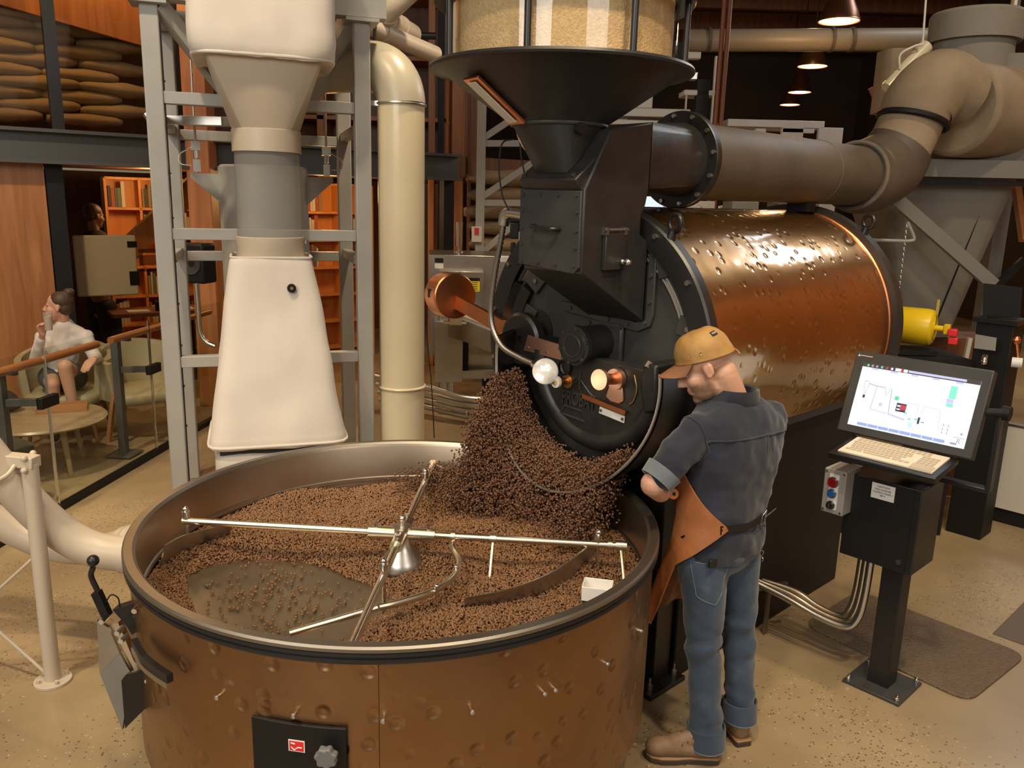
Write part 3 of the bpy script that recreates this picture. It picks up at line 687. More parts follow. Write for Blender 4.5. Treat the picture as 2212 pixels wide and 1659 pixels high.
# pedestal
base = put(MB().box((.02, .90, .55), (.96, 1.62, 1.10)), 'pedestal', 'black_dull', ro, bev=.008)
put(MB().box((.02, .90, 1.13), (1.04, 1.70, .05)), 'pedestal_top', 'black_satin', base)
for sx in (-1, 1):
    m = MB(); m.box((.02+sx*.40, .02, .55), (.12, .12, 1.1)); m.box((.02+sx*.40, .0, .012), (.24, .26, .024)); lg = put(m, 'leg', 'black_satin', ro, bev=.004)
    for dx, dy in ((-.08, -.09), (.08, -.09), (.08, .09)):
        m = MB(); m.cyl((.02+sx*.40+dx, dy, .02), (.02+sx*.40+dx, dy, .055), .013, n=6); m.cyl((.02+sx*.40+dx, dy, .05), (.02+sx*.40+dx, dy, .085), .006, n=8); put(m, 'anchor_bolt', 'steel', lg)
# duct: square-to-round transition, flange, straight pipe
sq = []
cxd, czd, rd = .10, 2.355, .175
rect = []
import itertools
for i in range(40):
    a = 2*PI*i/40; cx_, sx_ = math.cos(a), math.sin(a); k = max(abs(cx_), abs(sx_))
    rect.append(((x0+x1)/2+cx_/k*(x1-x0)/2, -.06, (2.215+2.475)/2+sx_/k*.13))
circ = [(cxd+math.cos(2*PI*i/40)*.165, .40, czd+math.sin(2*PI*i/40)*.165) for i in range(40)]
put(MB().loft([rect, circ], caps=False), 'duct_transition', 'black', ro, sharp=60)
fd = put(MB(ydisc(cxd, czd)).lathe([(.16, .40), (.214, .40), (.218, .404), (.218, .435), (.16, .435)], 64), 'duct_flange', 'black_satin', ro)
for k in range(12):
    a = 2*PI*(k+.3)/12; m = MB(); bolt(m, (cxd+math.cos(a)*.198, .40, czd+math.sin(a)*.198), (0, -1, 0), .011, .010); put(m, 'flange_bolt', 'galv', fd)
put(MB().cyl((cxd, .43, czd), (cxd, 2.22, czd), rd, n=64, caps=False), 'duct', 'duct', ro)
put(MB(ydisc(cxd, czd)).lathe([(rd, 1.70), (rd+.003, 1.702), (rd+.003, 1.712), (rd, 1.714)], 64), 'duct_seam', 'duct', ro)
put(MB().box((cxd, 1.60, 2.165), (.12, .10, .06)), 'duct_saddle', 'black_dull', ro)

# ---- feed hopper with glass silo
hl = Vec((.07, -.36, 0)); hw = LW(.07, -.36, 0)
ho = thing('feed_hopper', 'black cone hopper with glass silo of green coffee above the roaster', 'hopper', hw, -AZ)
cone = put(MB().lathe([(.185, 2.445), (.19, 2.45), (.465, 2.635), (.515, 2.640), (.52, 2.648), (.515, 2.658), (.44, 2.658)], 96), 'cone', 'black', ho)
gl = put(MB().lathe([(.445, 2.655), (.445, 3.6)], 96), 'silo_glass', 'silo_glass', ho)
MT['greenbean'] = mat('green_beans', (.64, .50, .32), .75, 0, (70, (.52, .39, .23)), (120, .5))
put(MB().lathe([(0, 2.66), (.425, 2.66), (.428, 2.80), (.425, 3.02), (.30, 3.08), (0, 3.12)], 64), 'green_coffee', 'greenbean', ho)
put(MB().lathe([(.44, 2.885), (.50, 2.885), (.505, 2.895), (.50, 2.91), (.44, 2.91)], 96), 'silo_ring', 'black_satin', ho)
for k in range(8):
    a = 2*PI*k/8+R(-62)+AZ
    m = MB(); m.cyl((math.cos(a)*.478, math.sin(a)*.478, 2.655), (math.cos(a)*.478, math.sin(a)*.478, 3.6), .0125, n=12); put(m, 'tie_rod', 'black_satin', ho)
# sight strip on the cone
def conepos(a, z, off=0.):
    r = .19+(z-2.45)/(2.635-2.45)*(.465-.19)+off; return (math.cos(a)*r, math.sin(a)*r, z-off*.9)
as_ = R(-145)+AZ
def strip(mb, z0, z1, w, off, th):
    pts = []
    for z, s in ((z0, -1), (z0, 1), (z1, 1), (z1, -1)):
        p = Vec(conepos(as_, z, off)); t = Vec((-math.sin(as_), math.cos(as_), 0)); pts.append(p+t*(s*w))
    n = Vec((math.cos(as_)*.56, math.sin(as_)*.56, -.83)); return mb.prism(pts, n*th)
ss = put(strip(MB(), 2.452, 2.598, .050, .004, .012), 'sight_frame', 'copper_plain', ho, bev=.002)
put(strip(MB(), 2.462, 2.588, .026, .017, .004), 'sight_glass', 'offwhite', ss)
# lower throat and slanted slide frame
top = [(math.cos(2*PI*i/32)*.185, math.sin(2*PI*i/32)*.185, 2.447) for i in range(32)]
sl = Vec((0, math.cos(R(38)), math.sin(R(38)))); sn = Vec((0, -math.sin(R(38)), math.cos(R(38)))); sc0 = Vec((.062, .0, 2.30))
def slp(u, v, w=0.): return sc0+Vec((u, 0, 0))+sl*v+sn*w
low = []
for i in range(32):
    a = 2*PI*i/32; k = max(abs(math.cos(a)), abs(math.sin(a))); low.append(tuple(slp(math.cos(a)/k*.085, math.sin(a)/k*.10, .03)))
put(MB().loft([low, top], caps=False), 'throat', 'black', ho, sharp=50)
put(MB().torus((0, 0, 2.447), (0, 0, 1), .188, .008, 64, 8), 'throat_ring', 'charcoal', ho)
m = MB(); m.prism([slp(-.155, -.14, -.03), slp(.155, -.14, -.03), slp(.155, .15, -.03), slp(-.155, .15, -.03)], sn*.058); sf = put(m, 'slide_frame', 'black', ho, bev=.006)
m = MB(); m.prism([slp(-.135, -.125, -.09), slp(.135, -.125, -.09), slp(.135, .15, -.09), slp(-.135, .15, -.09)], sn*.062); put(m, 'slide_gate', 'charcoal', ho)
for u, v in ((-.135, -.12), (.135, -.12), (.135, .03), (.135, .13), (-.135, .03)):
    m = MB(); p = slp(u, v, .028); m.cyl(p, p+sn*.01, .010, n=6); put(m, 'frame_bolt', 'charcoal', sf)
m = MB(); p = Vec((-.095, -.105, 2.385)); d = Vec((-.45, -.72, -.5)).normalized(); m.cyl(p-d*.01, p+d*.006, .042, n=28); pw_ = put(m, 'peep_ring', 'copper_plain', ho)
m = MB(); m.cyl(p, p+d*.010, .020, n=20); put(m, 'peep_glass', 'offwhite', pw_)
m = MB(); m.cyl((.13, -.06, 2.43), (.19, -.07, 2.425), .022, n=16); m.box((.10, -.10, 2.43), (.03, .03, .03), rz=.7); put(m, 'sensor', 'black_satin', ho)

# ---- gooseneck lamp in front of the door
gp = [LW(-.10, -.42, 2.10), LW(-.155, -.42, 2.105), LW(-.175, -.42, 2.08), LW(-.19, -.42, 2.0), LW(-.225, -.42, 1.86), LW(-.25, -.42, 1.70), LW(-.235, -.42, 1.60), LW(-.17, -.42, 1.525), LW(-.07, -.41, 1.49), LW(.015, -.40, 1.473)]
gn = thing('gooseneck_lamp', 'silver globe lamp on a flexible black conduit in front of the door', 'lamp', LW(.07, -.40, 1.40))
path = bez(gp, 14)
rr_ = [.0125+.0018*(1 if i % 2 else -1) for i in range(len(path))]
put(MB().tube(path, rr_, 10), 'flexible_conduit', 'steel_dark', gn, True, sharp=180)
m = MB(); m.tube(bez([LW(-.05, -.42, 2.10), LW(-.14, -.42, 2.105), LW(-.170, -.42, 2.09), LW(-.18, -.42, 2.05)], 6), .024, 14); put(m, 'elbow', 'galv', gn, True)
m = MB(); m.cyl(LW(.01, -.40, 1.475), LW(.05, -.40, 1.464), .020, n=16); put(m, 'lamp_neck', 'chrome', gn, True)
MT['lampglow'] = mat('lamp_globe', (.9, .88, .84), .10, .7, None, (40, .5), emit=(1, .90, .72), es=.25)
m = MB(); m.sph(LW(.085, -.405, 1.455), .055, 28); put(m, 'lamp_globe', 'lampglow', gn, True)
lamp_pt('gooseneck_bulb', LW(.085, -.50, 1.40), .5, (1, .85, .62), .05)

# wires dropping from the hopper
for pts, lb in ((((1110, 300), (1085, 310), (1078, 360), (1085, 420), (1100, 455)), 'thin black cable looping from the hopper throat to the gooseneck elbow'), (((1122, 300), (1128, 350), (1138, 400), (1140, 412)), 'thin black cable hanging straight from the hopper throat to the block')):
    m = MB(); m.tube(bez([PY(x, y, 3.42+(0 if 'loop' in lb else .0)) for x, y in pts], 8), .0035, 6); put(m, 'cable', 'black_dull', label=lb, cat='cable')
# ================================================================= cooling tray
TC = Vec((-.41, 2.95, 0)); TR, TZ = .976, .97
tk = thing('cooling_tray', 'round hammered copper cooling tray full of roasted coffee beans', 'cooling tray', TC)
# outer wall as two copper sheets meeting at a visible seam
seam = R(-86)
for a0, a1 in ((seam+.0008, seam+PI-.0008), (seam+PI+.0008, seam+2*PI-.0008)):
    put(MB().lathe([(.945, .26), (.95, .255), (.955, .27), (.958, .925)], 110, a0=a0, a1=a1), 'copper_sheet', 'copper_tank', tk, solid=.005)
put(MB().lathe([(.945, TZ), (.935, .95), (.932, .70), (.0, .695)], 128), 'inner_wall', 'steel_inner', tk, sharp=30)
put(MB().lathe([(.935, .962), (.945, .972), (.972, .972), (.978, .966), (.978, .956), (.960, .953), (.950, .92)], 160), 'rim', 'steel_dark', tk)
for z, r in ((.946, .972), (.928, .971)):
    put(MB().torus((0, 0, z), (0, 0, 1), r-.004, .0105, 160, 8), 'rim_gasket', 'black_satin', tk)
put(MB().lathe([(.90, .26), (.55, .10), (.5, .02), (0, .02)], 64), 'under_pan', 'black_dull', tk)
for k in range(5):
    a = 2*PI*k/5+.35; m = MB(); m.bar((math.cos(a)*.78, math.sin(a)*.78, 0), (math.cos(a)*.78, math.sin(a)*.78, .28), .09, .09, up=(math.cos(a), math.sin(a), 0)); put(m, 'leg', 'black_satin', tk)
def tpix(x, y, r=.962):
    """point on the tray's outer wall seen at a pixel"""
    d = ray(x, y); o = Vec((0, 0, EYE))-TC; a = d.x**2+d.y**2; b = 2*(o.x*d.x+o.y*d.y); c_ = o.x**2+o.y**2-r*r
    q = b*b-4*a*c_
    t = (-b-math.sqrt(max(q, 0)))/(2*a); return o+d*t
for x, y in ((475, 1502), (638, 1541), (828, 1552), (1018, 1533), (1172, 1494), (1195, 1486), (1306, 1430), (1378, 1360)):
    p = tpix(x, y); n = Vec((p.x, p.y, 0)).normalized(); m = MB(); m.cyl(p-n*.004, p+n*.012, .006, n=8); m.sph(p+n*.012, .008, 8); put(m, 'rivet', 'galv', tk)
# hatch with star knob and red sticker
ps = [tpix(x, y, .968) for x, y in ((545, 1543), (748, 1576), (748, 1720), (545, 1700))]
a0 = math.atan2(ps[0].y, ps[0].x); a1 = math.atan2(ps[1].y, ps[1].x); zt = (ps[0].z+ps[1].z)/2
hp = put(MB().lathe([(.962, zt-.20), (.972, zt-.20), (.972, zt), (.962, zt)], 14, a0=a0, a1=a1), 'hatch', 'black_dull', tk, bev=.002)
p = tpix(712, 1620, .974); n = Vec((p.x, p.y, 0)).normalized()
sx_, sy_, _ = frame_of(n); star = []
for i in range(28):
    a = 2*PI*i/28; rr_ = .030+.004*math.cos(7*a); star.append(p+sx_*(math.cos(a)*rr_)+sy_*(math.sin(a)*rr_)+n*.018)
m = MB(); m.prism(star, n*.024); m.cyl(p, p+n*.02, .012, n=12); put(m, 'star_knob', mat('grey_knob', (.16, .16, .155), .45), hp, bev=.004)
p = tpix(641, 1611, .973); n = Vec((p.x, p.y, 0)).normalized(); tg = Vec((-n.y, n.x, 0))
m = MB(); m.prism([p+tg*(-.024)+Vec((0, 0, -.018)), p+tg*.024+Vec((0, 0, -.018)), p+tg*.024+Vec((0, 0, .018)), p+tg*(-.024)+Vec((0, 0, .018))], n*.0012); st = put(m, 'sticker', mat('sticker_white', (.85, .82, .78), .5), hp)
m = MB(); q = p+n*.0014; m.prism([q+tg*(-.021)+Vec((0, 0, -.015)), q+tg*.021+Vec((0, 0, -.015)), q+tg*.021+Vec((0, 0, .015)), q+tg*(-.021)+Vec((0, 0, .015))], n*.0008); rd_ = put(m, 'sticker_print', mat('sticker_red', (.75, .03, .035), .5), st)
m = MB(); q = p+n*.0026
m.tube([q+tg*-.016+Vec((0, 0, -.004)), q+tg*-.006+Vec((0, 0, -.012)), q+tg*.004+Vec((0, 0, -.003)), q+tg*.016+Vec((0, 0, -.003))], .0018, 5)
m.tube([q+tg*-.016+Vec((0, 0, .009)), q+tg*-.004+Vec((0, 0, .007))], .0022, 5); put(m, 'sticker_squiggle', mat('sticker_pale', (.9, .75, .72), .5), st)
# perforated screen floor
MT['screen'] = mat('perforated_screen', (.42, .365, .275), .42, 1, (3, (.35, .30, .22)), (160, .12, 'wave'))
put(MB().lathe([(.930, .722), (0, .722)], 96), 'screen', 'screen', tk)
# lit steel band round the inside of the wall
put(MB().lathe([(.932, .775), (.925, .780), (.925, .796), (.932, .80)], 128), 'inner_band', 'steel', tk)
# ---- stirring spider
HZ = .885
sp = thing('stirring_spider', 'four-armed metal stirrer with paddles sitting in the cooling tray', 'stirrer', TC+Vec((0, 0, .72)))
def SPp(m, nm, mt_='rod', par=None): return put(m, nm, mt_, par or sp, True, bev=0)
H0 = TC+Vec((0, 0, HZ))
m = MB(); m.lathe([(.085, .725), (.088, .735), (.088, .765), (.075, .79), (.05, .82), (.035, .85), (.032, .90), (.036, .915), (.0, .92)], 40, c=(TC.x, TC.y, 0)); SPp(m, 'hub', 'steel')
dirs = {'left': PZ(395, 1125, HZ)-H0, 'right': PZ(1352, 1180, HZ)-H0, 'back': PZ(935, 1003, HZ)-H0, 'front': Vec((-.035, -.87, 0))}
arms = {}
for k_, d in dirs.items():
    u = d.normalized(); m = MB(); m.cyl(H0+u*.09, H0+d, .0135, n=14); arms[k_] = SPp(m, 'arm')
    m = MB(); m.cyl(H0, H0+u*.13, .0245, n=20); SPp(m, 'socket', 'rod', arms[k_])
    m = MB(); m.cyl(H0+u*.105+Vec((0, 0, .02)), H0+u*.105+Vec((0, 0, .038)), .009, n=10); SPp(m, 'set_screw', 'chrome', arms[k_])
m = MB(); m.sph(H0, .036, 20); m.cyl(H0, H0+Vec((0, 0, .055)), .013, n=12); m.sph(H0+Vec((0, 0, .06)), .014, 12); m.cyl(H0+Vec((0, -.02, .0)), H0+Vec((0, -.045, .0)), .010, n=10); SPp(m, 'cross_joint', 'rod')
# clamps, drop rods and paddles
def rodz(pt, z0, z1, r=.006): m = MB(); m.cyl((pt.x, pt.y, z0), (pt.x, pt.y, z1), r, n=10); return m
ul = dirs['left'].normalized(); ur = dirs['right'].normalized(); ub = dirs['back'].normalized(); uf = dirs['front'].normalized()
for u, L_, k_ in ((ul, .865, 'left'), (ur, .755, 'right'), (ub, .60, 'back'), (uf, .36, 'front')):
    p = H0+u*L_; m = rodz(p, .735, .93, .007); m.sph((p.x, p.y, .935), .013, 12); m.cyl((p.x, p.y, .905), (p.x, p.y, .925), .016, n=12); SPp(m, 'drop_rod', 'chrome', arms[k_])
for L_, tilt in ((.355, Vec((-.01, -.13, 0))), (.84, Vec((.01, -.10, 0)))):
    p = H0+ur*L_; m = MB(); m.cyl(p, Vec((p.x+tilt.x, p.y+tilt.y, .755)), .0065, n=10); m.cyl(p-ur*.012, p+ur*.012, .020, n=14); SPp(m, 'drop_rod', 'rod', arms['right'])
for L_ in (.20, .80, .83, .855):
    p = H0+ur*L_; m = MB(); m.cyl(p-ur*.008, p+ur*.008, .019 if L_ > .5 else .022, n=16); SPp(m, 'collar', 'rod', arms['right'])
p = H0+dirs['back']; m = MB(); m.cyl(p-ub*.025, p+ub*.012, .020, n=14); SPp(m, 'collar', 'rod', arms['back'])
m = MB(); m.cyl(p, PZ(1010, 1032, .865), .006, n=10); SPp(m, 'side_rod', 'rod', arms['back'])
# S-curved paddle at the right
def paddle(name, pts, h0, h1, th=.006, mt_='steel', z=.742):
    P = bez(pts, 8); n = len(P); mb = MB(); L0, L1, U0, U1 = [], [], [], []
    rings = []
    for i, q in enumerate(P):
        t = (P[min(i+1, n-1)]-P[max(i-1, 0)]).normalized(); s_ = Vec((-t.y, t.x, 0)); h = h0+(h1-h0)*i/(n-1)
        rings.append([(q.x-s_.x*th/2, q.y-s_.y*th/2, z), (q.x+s_.x*th/2, q.y+s_.y*th/2, z), (q.x+s_.x*(th/2-.03), q.y+s_.y*(th/2-.03), z+h), (q.x-s_.x*(th/2+.03), q.y-s_.y*(th/2+.03), z+h)])
    mb.loft(rings); return SPp(mb, name, mt_)
paddle('paddle', [PZ(1003, 1310, .77), PZ(1080, 1305, .77), PZ(1170, 1280, .77), PZ(1240, 1240, .77), PZ(1285, 1200, .77)], .055, .125, z=.765)
paddle('paddle', [PZ(345, 1235, .75), PZ(390, 1205, .75), PZ(440, 1185, .75), PZ(495, 1165, .75)], .10, .07, z=.762)
# bowed scraper bar with perforated shoe
bow = bez([PZ(975, 1180, .845), PZ(992, 1215, .84), PZ(975, 1250, .835), PZ(930, 1280, .83), PZ(860, 1302, .83), PZ(818, 1312, .83)], 8)
m = MB(); m.tube(bow, .0125, 12); bo = SPp(m, 'scraper_bow')
m = MB(); m.cyl(PZ(815, 1313, .83), PZ(625, 1368, .80), .0115, n=12); SPp(m, 'scraper_arm')
for px_, py_ in ((985, 1238), (943, 1280)):
    q = PZ(px_, py_, .83); m = rodz(q, .74, .85, .005); m.sph((q.x, q.y, .853), .010, 10); SPp(m, 'bow_pin', 'chrome', bo)
q = H0+ur*.20; m = MB(); m.cyl(q, PZ(975, 1180, .845), .007, n=10); SPp(m, 'bow_link', 'chrome', bo)
sh = [PZ(800, 1360, .735), PZ(825, 1330, .745), PZ(868, 1335, .75), PZ(850, 1365, .74)]
m = MB(); m.prism(sh, (0, 0, .006)); SPp(m, 'scraper_shoe', 'steel', bo)
# white plastic box on the bed near the rim
bx = thing('plastic_box', 'open white plastic box lying on the beans by the tray rim', 'box', PZ(1290, 1290, .79), R(-12))
m = MB()
for c, d in (((0, 0, .004), (.13, .10, .008)), ((0, -.048, .035), (.13, .005, .07)), ((0, .048, .035), (.13, .005, .07)), ((-.063, 0, .035), (.005, .10, .07)), ((.063, 0, .035), (.005, .10, .07))): m.box(c, d)
put(m, 'tub', 'white', bx, bev=.002); bx.scale = (.8, .8, .75)

# ---- coffee: bed, cascade (uncountable), loose beans on the bare screen (counted one by one)
def bean_nodes(name, matl, sx, sy, sz, smin, smax):
    ng = bpy.data.node_groups.new(name, 'GeometryNodeTree')
    ng.interface.new_socket('Geometry', in_out='INPUT', socket_type='NodeSocketGeometry'); ng.interface.new_socket('Geometry', in_out='OUTPUT', socket_type='NodeSocketGeometry')
    N, L = ng.nodes, ng.links; gi, go = N.new('NodeGroupInput'), N.new('NodeGroupOutput')
    ic = N.new('GeometryNodeMeshIcoSphere'); ic.inputs['Radius'].default_value = 1; ic.inputs['Subdivisions'].default_value = 2
    tr_ = N.new('GeometryNodeTransform'); tr_.inputs['Scale'].default_value = (sx, sy, sz); L.new(ic.outputs['Mesh'], tr_.inputs['Geometry'])
    ss_ = N.new('GeometryNodeSetShadeSmooth'); L.new(tr_.outputs[0], ss_.inputs[0])
    sm_ = N.new('GeometryNodeSetMaterial'); sm_.inputs['Material'].default_value = matl; L.new(ss_.outputs[0], sm_.inputs[0])
    ip = N.new('GeometryNodeInstanceOnPoints'); L.new(gi.outputs[0], ip.inputs['Points']); L.new(sm_.outputs[0], ip.inputs['Instance'])
    rv = N.new('FunctionNodeRandomValue'); rv.data_type = 'FLOAT_VECTOR'; rv.inputs[1].default_value = (6.28, 6.28, 6.28); L.new(rv.outputs[0], ip.inputs['Rotation'])
    rs_ = N.new('FunctionNodeRandomValue'); rs_.inputs[2].default_value = smin; rs_.inputs[3].default_value = smax; L.new(rs_.outputs[1], ip.inputs['Scale'])
    L.new(ip.outputs[0], go.inputs[0]); return ng
BN = bean_nodes('bean_scatter', MT['bean'], .0062, .0048, .0036, .85, 1.12)
BN2 = bean_nodes('bean_scatter_air', MT['bean_air'], .0062, .0048, .0036, .85, 1.12)
def cloud(name, pts, ng, label, parent=None):
    me = bpy.data.meshes.new(name); pts = np.asarray(pts); loc = np.array([pts[:, 0].mean(), pts[:, 1].mean(), pts[:, 2].min()])
    me.from_pydata((pts-loc).tolist(), [], []); o = bpy.data.objects.new(name, me); COL.objects.link(o); o.location = loc
    md = o.modifiers.new('beans', 'NODES'); md.node_group = ng; me.materials.append(MT['bean'])
    FRAME[o.name] = Mat.Translation(Vec(loc.tolist())); tag(o, label, 'coffee beans', kind='stuff'); return o
bare = np.array([tuple(PZ(x, y, .725))[:2] for x, y in ((430, 1345), (408, 1290), (402, 1250), (440, 1226), (500, 1214), (560, 1208), (640, 1212), (700, 1222), (745, 1245), (800, 1262), (835, 1282), (850, 1318), (800, 1340), (770, 1385), (700, 1420), (560, 1400), (490, 1375))])
def inside(P, poly):
    x, y = P[:, 0], P[:, 1]; r = np.zeros(len(P), bool); j = len(poly)-1
    for i in range(len(poly)):
        xi, yi = poly[i]; xj, yj = poly[j]
        r ^= ((yi > y) != (yj > y)) & (x < (xj-xi)*(y-yi)/(yj-yi+1e-12)+xi); j = i
    return r
def dpoly_(P, poly):
    d = np.full(len(P), 9.)
    for i in range(len(poly)):
        a, b = poly[i-1], poly[i]; ab = b-a; t = np.clip(((P-a)@ab)/(ab@ab), 0, 1); d = np.minimum(d, np.linalg.norm(P-a-t[:, None]*ab, axis=1))
    return d
mound = np.array(tuple(PZ(985, 1060, .80)))[:2]; mound2 = np.array(tuple(PZ(1210, 1130, .82)))[:2]
def bedz(P):
    x, y = P[:, 0], P[:, 1]; c = np.array([TC.x, TC.y]); th = np.arctan2(y-c[1], x-c[0]); r = np.linalg.norm(P-c, axis=1)
    z = .772+.010*np.sin(5*th+9*r)+.007*np.sin(13*x+4*y)+.005*np.sin(23*y-7*x)
    z += .085*np.exp(-((P-mound)**2).sum(1)/.032)+.055*np.exp(-((P-mound2)**2).sum(1)/.05)
    z -= .020*np.exp(-((y-(2.87-.03*(x+.4)))/.035)**2)*(r < .85)*(x > -1.0)       # furrow behind the arms' shadow line
    d = dpoly_(P, bare); ins = inside(P, bare)
    edge = np.where(ins, 0, np.clip(d/.10, 0, 1))
    return .727+(z-.727)*edge, ins
n = 84000
P = np.c_[RNG.uniform(-1, 1, n), RNG.uniform(-1, 1, n)]*.93; P = P[np.linalg.norm(P, axis=1) < .922]+np.array([TC.x, TC.y])
z, ins = bedz(P); P, z = P[~ins], z[~ins]; P3 = np.c_[P, z+RNG.uniform(-.006, .004, len(P))]
hubm = np.linalg.norm(P-np.array([TC.x, TC.y]), axis=1) > .07
bed = cloud('coffee_bean_bed', P3[hubm], BN, 'deep bed of roasted brown coffee beans filling the cooling tray')
# solid fill right under the top layer so no gaps show
def bedfill(u, v):
    r = .925*u; a = 2*PI*v; p = np.array([[TC.x+r*math.cos(a), TC.y+r*math.sin(a)]]); zz, _ = bedz(p); return (p[0, 0], p[0, 1], float(zz[0])-.007)
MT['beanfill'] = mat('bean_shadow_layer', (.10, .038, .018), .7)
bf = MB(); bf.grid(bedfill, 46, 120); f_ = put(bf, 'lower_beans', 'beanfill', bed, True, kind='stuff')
# falling beans: leave the gap below the door, fly towards the tray
n = 46000; a = RNG.uniform(188, 318, n)*PI/180
a = np.where(RNG.random(n) < .55, RNG.uniform(190, 265, n)*PI/180, a)
rr_ = RNG.uniform(.385, .455, n); y0 = RNG.uniform(-.34, -.20, n); T_ = RNG.random(n)**.8
x = .145+rr_*np.cos(a); z0 = 1.455+rr_*np.sin(a)
vy = RNG.normal(.95, .20, n)*np.where(a > 4.5, 1.05, .9); vx = RNG.normal(-.02, .10, n)-.10*(x-.1); vz0 = RNG.uniform(0, .5, n)
fall = z0-.80; tf = (-vz0+np.sqrt(vz0**2+2*9.8*np.maximum(fall, .02)))/9.8; t = T_*tf
lx = x+vx*t; ly = y0-vy*t; lz = z0-vz0*t-4.9*t*t
Pw = np.array(RO)[None, :]+lx[:, None]*np.array(UX)+ly[:, None]*np.array(UY); Pw[:, 2] = lz
zz, _ = bedz(Pw[:, :2]); ok = (lz > zz-.004) & ((np.linalg.norm(Pw[:, :2]-np.array([TC.x, TC.y]), axis=1) < .915) | (lz > 1.0))
cloud('falling_coffee_beans', Pw[ok], BN2, 'stream of roasted beans pouring from the roaster chute into the tray')
# beans thrown up by the back arm
n = 5200; q = RNG.normal(0, 1, (n, 3)); mc = np.array(tuple(PZ(985, 1058, .80)))
Pm = mc+q*np.array([.10, .07, .038]); Pm[:, 2] = np.abs(Pm[:, 2]-.80)+.80; zz, _ = bedz(Pm[:, :2]); Pm = Pm[(Pm[:, 2] > zz) & (np.linalg.norm(Pm[:, :2]-np.array([TC.x, TC.y]), axis=1) < .90)]
cloud('tossed_coffee_beans', Pm, BN2, 'heap of roasted beans tossed up by the far stirring arm')
# loose beans
bmesh_ = MB(); 
def beanshape():
    m = MB(); m.sph((0, 0, 0), (.0062, .0048, .0036), 10); return m
b0 = put(beanshape(), 'coffee_bean', 'bean', sharp=180)
cen = np.array([tuple(PZ(x, y, .73))[:2] for x, y in ((600, 1265), (545, 1300), (630, 1300), (590, 1240), (650, 1245), (560, 1340), (700, 1300), (480, 1290))])
cnt = 0; first = True; lo, hi = bare.min(0), bare.max(0)
while cnt < 230:
    c_ = cen[RNG.integers(0, len(cen))]; p = (c_+RNG.normal(0, .085, 2))[None, :] if RNG.random() < .8 else RNG.uniform(lo, hi)[None, :]
    if not inside(p, bare)[0] or dpoly_(p, bare)[0] < .012 or np.linalg.norm(p[0]-np.array([TC.x, TC.y])) > .90: continue
    o = b0 if first else b0.copy()
    if not first: COL.objects.link(o)
    first = False; o.location = (p[0, 0], p[0, 1], .7265); o.rotation_euler = (RNG.uniform(-.3, .3), RNG.uniform(-.3, .3), RNG.uniform(0, 6.28)); o.scale = (1.1,)*3
    tag(o, 'single roasted coffee bean lying loose on the bare tray screen', 'coffee bean', 'loose beans on the bare screen'); cnt += 1

# ---- discharge gate with ball-handled lever on the left of the tray
gt = thing('discharge_gate', 'steel discharge gate with ball-tipped black lever on the tray side', 'gate', PZ(300, 1500, .3))
gY = 2.42
def GP(x, y, Y=gY): return PY(x, y, Y)
m = MB(); m.tube(bez([GP(201, 1225), GP(197, 1245), GP(212, 1280), GP(225, 1325)], 6), .009, 10); lv = put(m, 'lever', 'black_satin', gt, True)
m = MB(); m.sph(GP(201, 1211), .019, 20); put(m, 'ball_knob', 'black_satin', lv, True)
m = MB(); m.bar(GP(208, 1278), GP(232, 1330), .026, .026, up=(0, 1, 0)); put(m, 'lever_sleeve', 'black_dull', lv, True)
m = MB(); m.prism([GP(243, 1318), GP(292, 1303), GP(295, 1365), GP(285, 1372), GP(268, 1345)], (0, .04, 0)); put(m, 'upper_bracket', 'black_satin', gt, True)
rail = bez([tpix(297, 1385, .985)+TC, tpix(318, 1420, .985)+TC, tpix(345, 1443, .985)+TC, tpix(374, 1462, .985)+TC], 5)
m = MB(); m.loft([[(q.x, q.y, q.z-.014), (q.x-.012, q.y-.015, q.z-.014), (q.x-.012, q.y-.015, q.z+.014), (q.x, q.y, q.z+.014)] for q in rail]); put(m, 'guide_rail', 'black_satin', gt, True)
m = MB(); m.loft([[(q.x-.010, q.y-.014, q.z-.030), (q.x-.013, q.y-.018, q.z-.030), (q.x-.013, q.y-.018, q.z-.012), (q.x-.010, q.y-.014, q.z-.012)] for q in rail]); put(m, 'rail_lip', 'steel', gt, True)
m = MB(); m.prism([GP(213, 1337), GP(238, 1352), GP(262, 1407), GP(219, 1449)], (0, -.012, 0)); put(m, 'upper_flap', 'steel', gt, True)
m = MB(); m.prism([GP(219, 1450), GP(262, 1408), GP(285, 1448), GP(268, 1572, 2.36)], (0, -.012, 0)); put(m, 'chute_side', 'steel', gt, True)
m = MB(); m.prism([GP(240, 1350), GP(255, 1345), GP(290, 1430), GP(320, 1445), GP(285, 1449)], (0, .03, 0)); put(m, 'chute_top', 'rod', gt, True)
m = MB(); m.prism([GP(262, 1470, 2.36), GP(272, 1457, 2.36), GP(320, 1447, 2.36), GP(347, 1490, 2.40), GP(345, 1500, 2.40), GP(270, 1574, 2.36)], (0, .012, 0)); put(m, 'front_plate', 'black_satin', gt, True)
m = MB(); m.prism([GP(335, 1448, 2.40), GP(362, 1462, 2.40), GP(364, 1512, 2.40), GP(348, 1495, 2.40)], (0, .02, 0)); put(m, 'side_lug', 'black_satin', gt, True)
for x, y in ((222, 1340), (336, 1448), (321, 1468), (293, 1317), (350, 1497), (256, 1365), (264, 1382)):
    q = GP(x, y, 2.36); m = MB(); m.cyl(q+Vec((0, .03, 0)), q+Vec((0, -.012, 0)), .009, n=8); put(m, 'gate_bolt', 'chrome', gt, True)
m = MB(); m.tube(bez([GP(228, 1302), GP(240, 1285), GP(255, 1292), GP(259, 1312)], 6), .0025, 6); put(m, 'wire_loop', 'black_dull', lv, True)
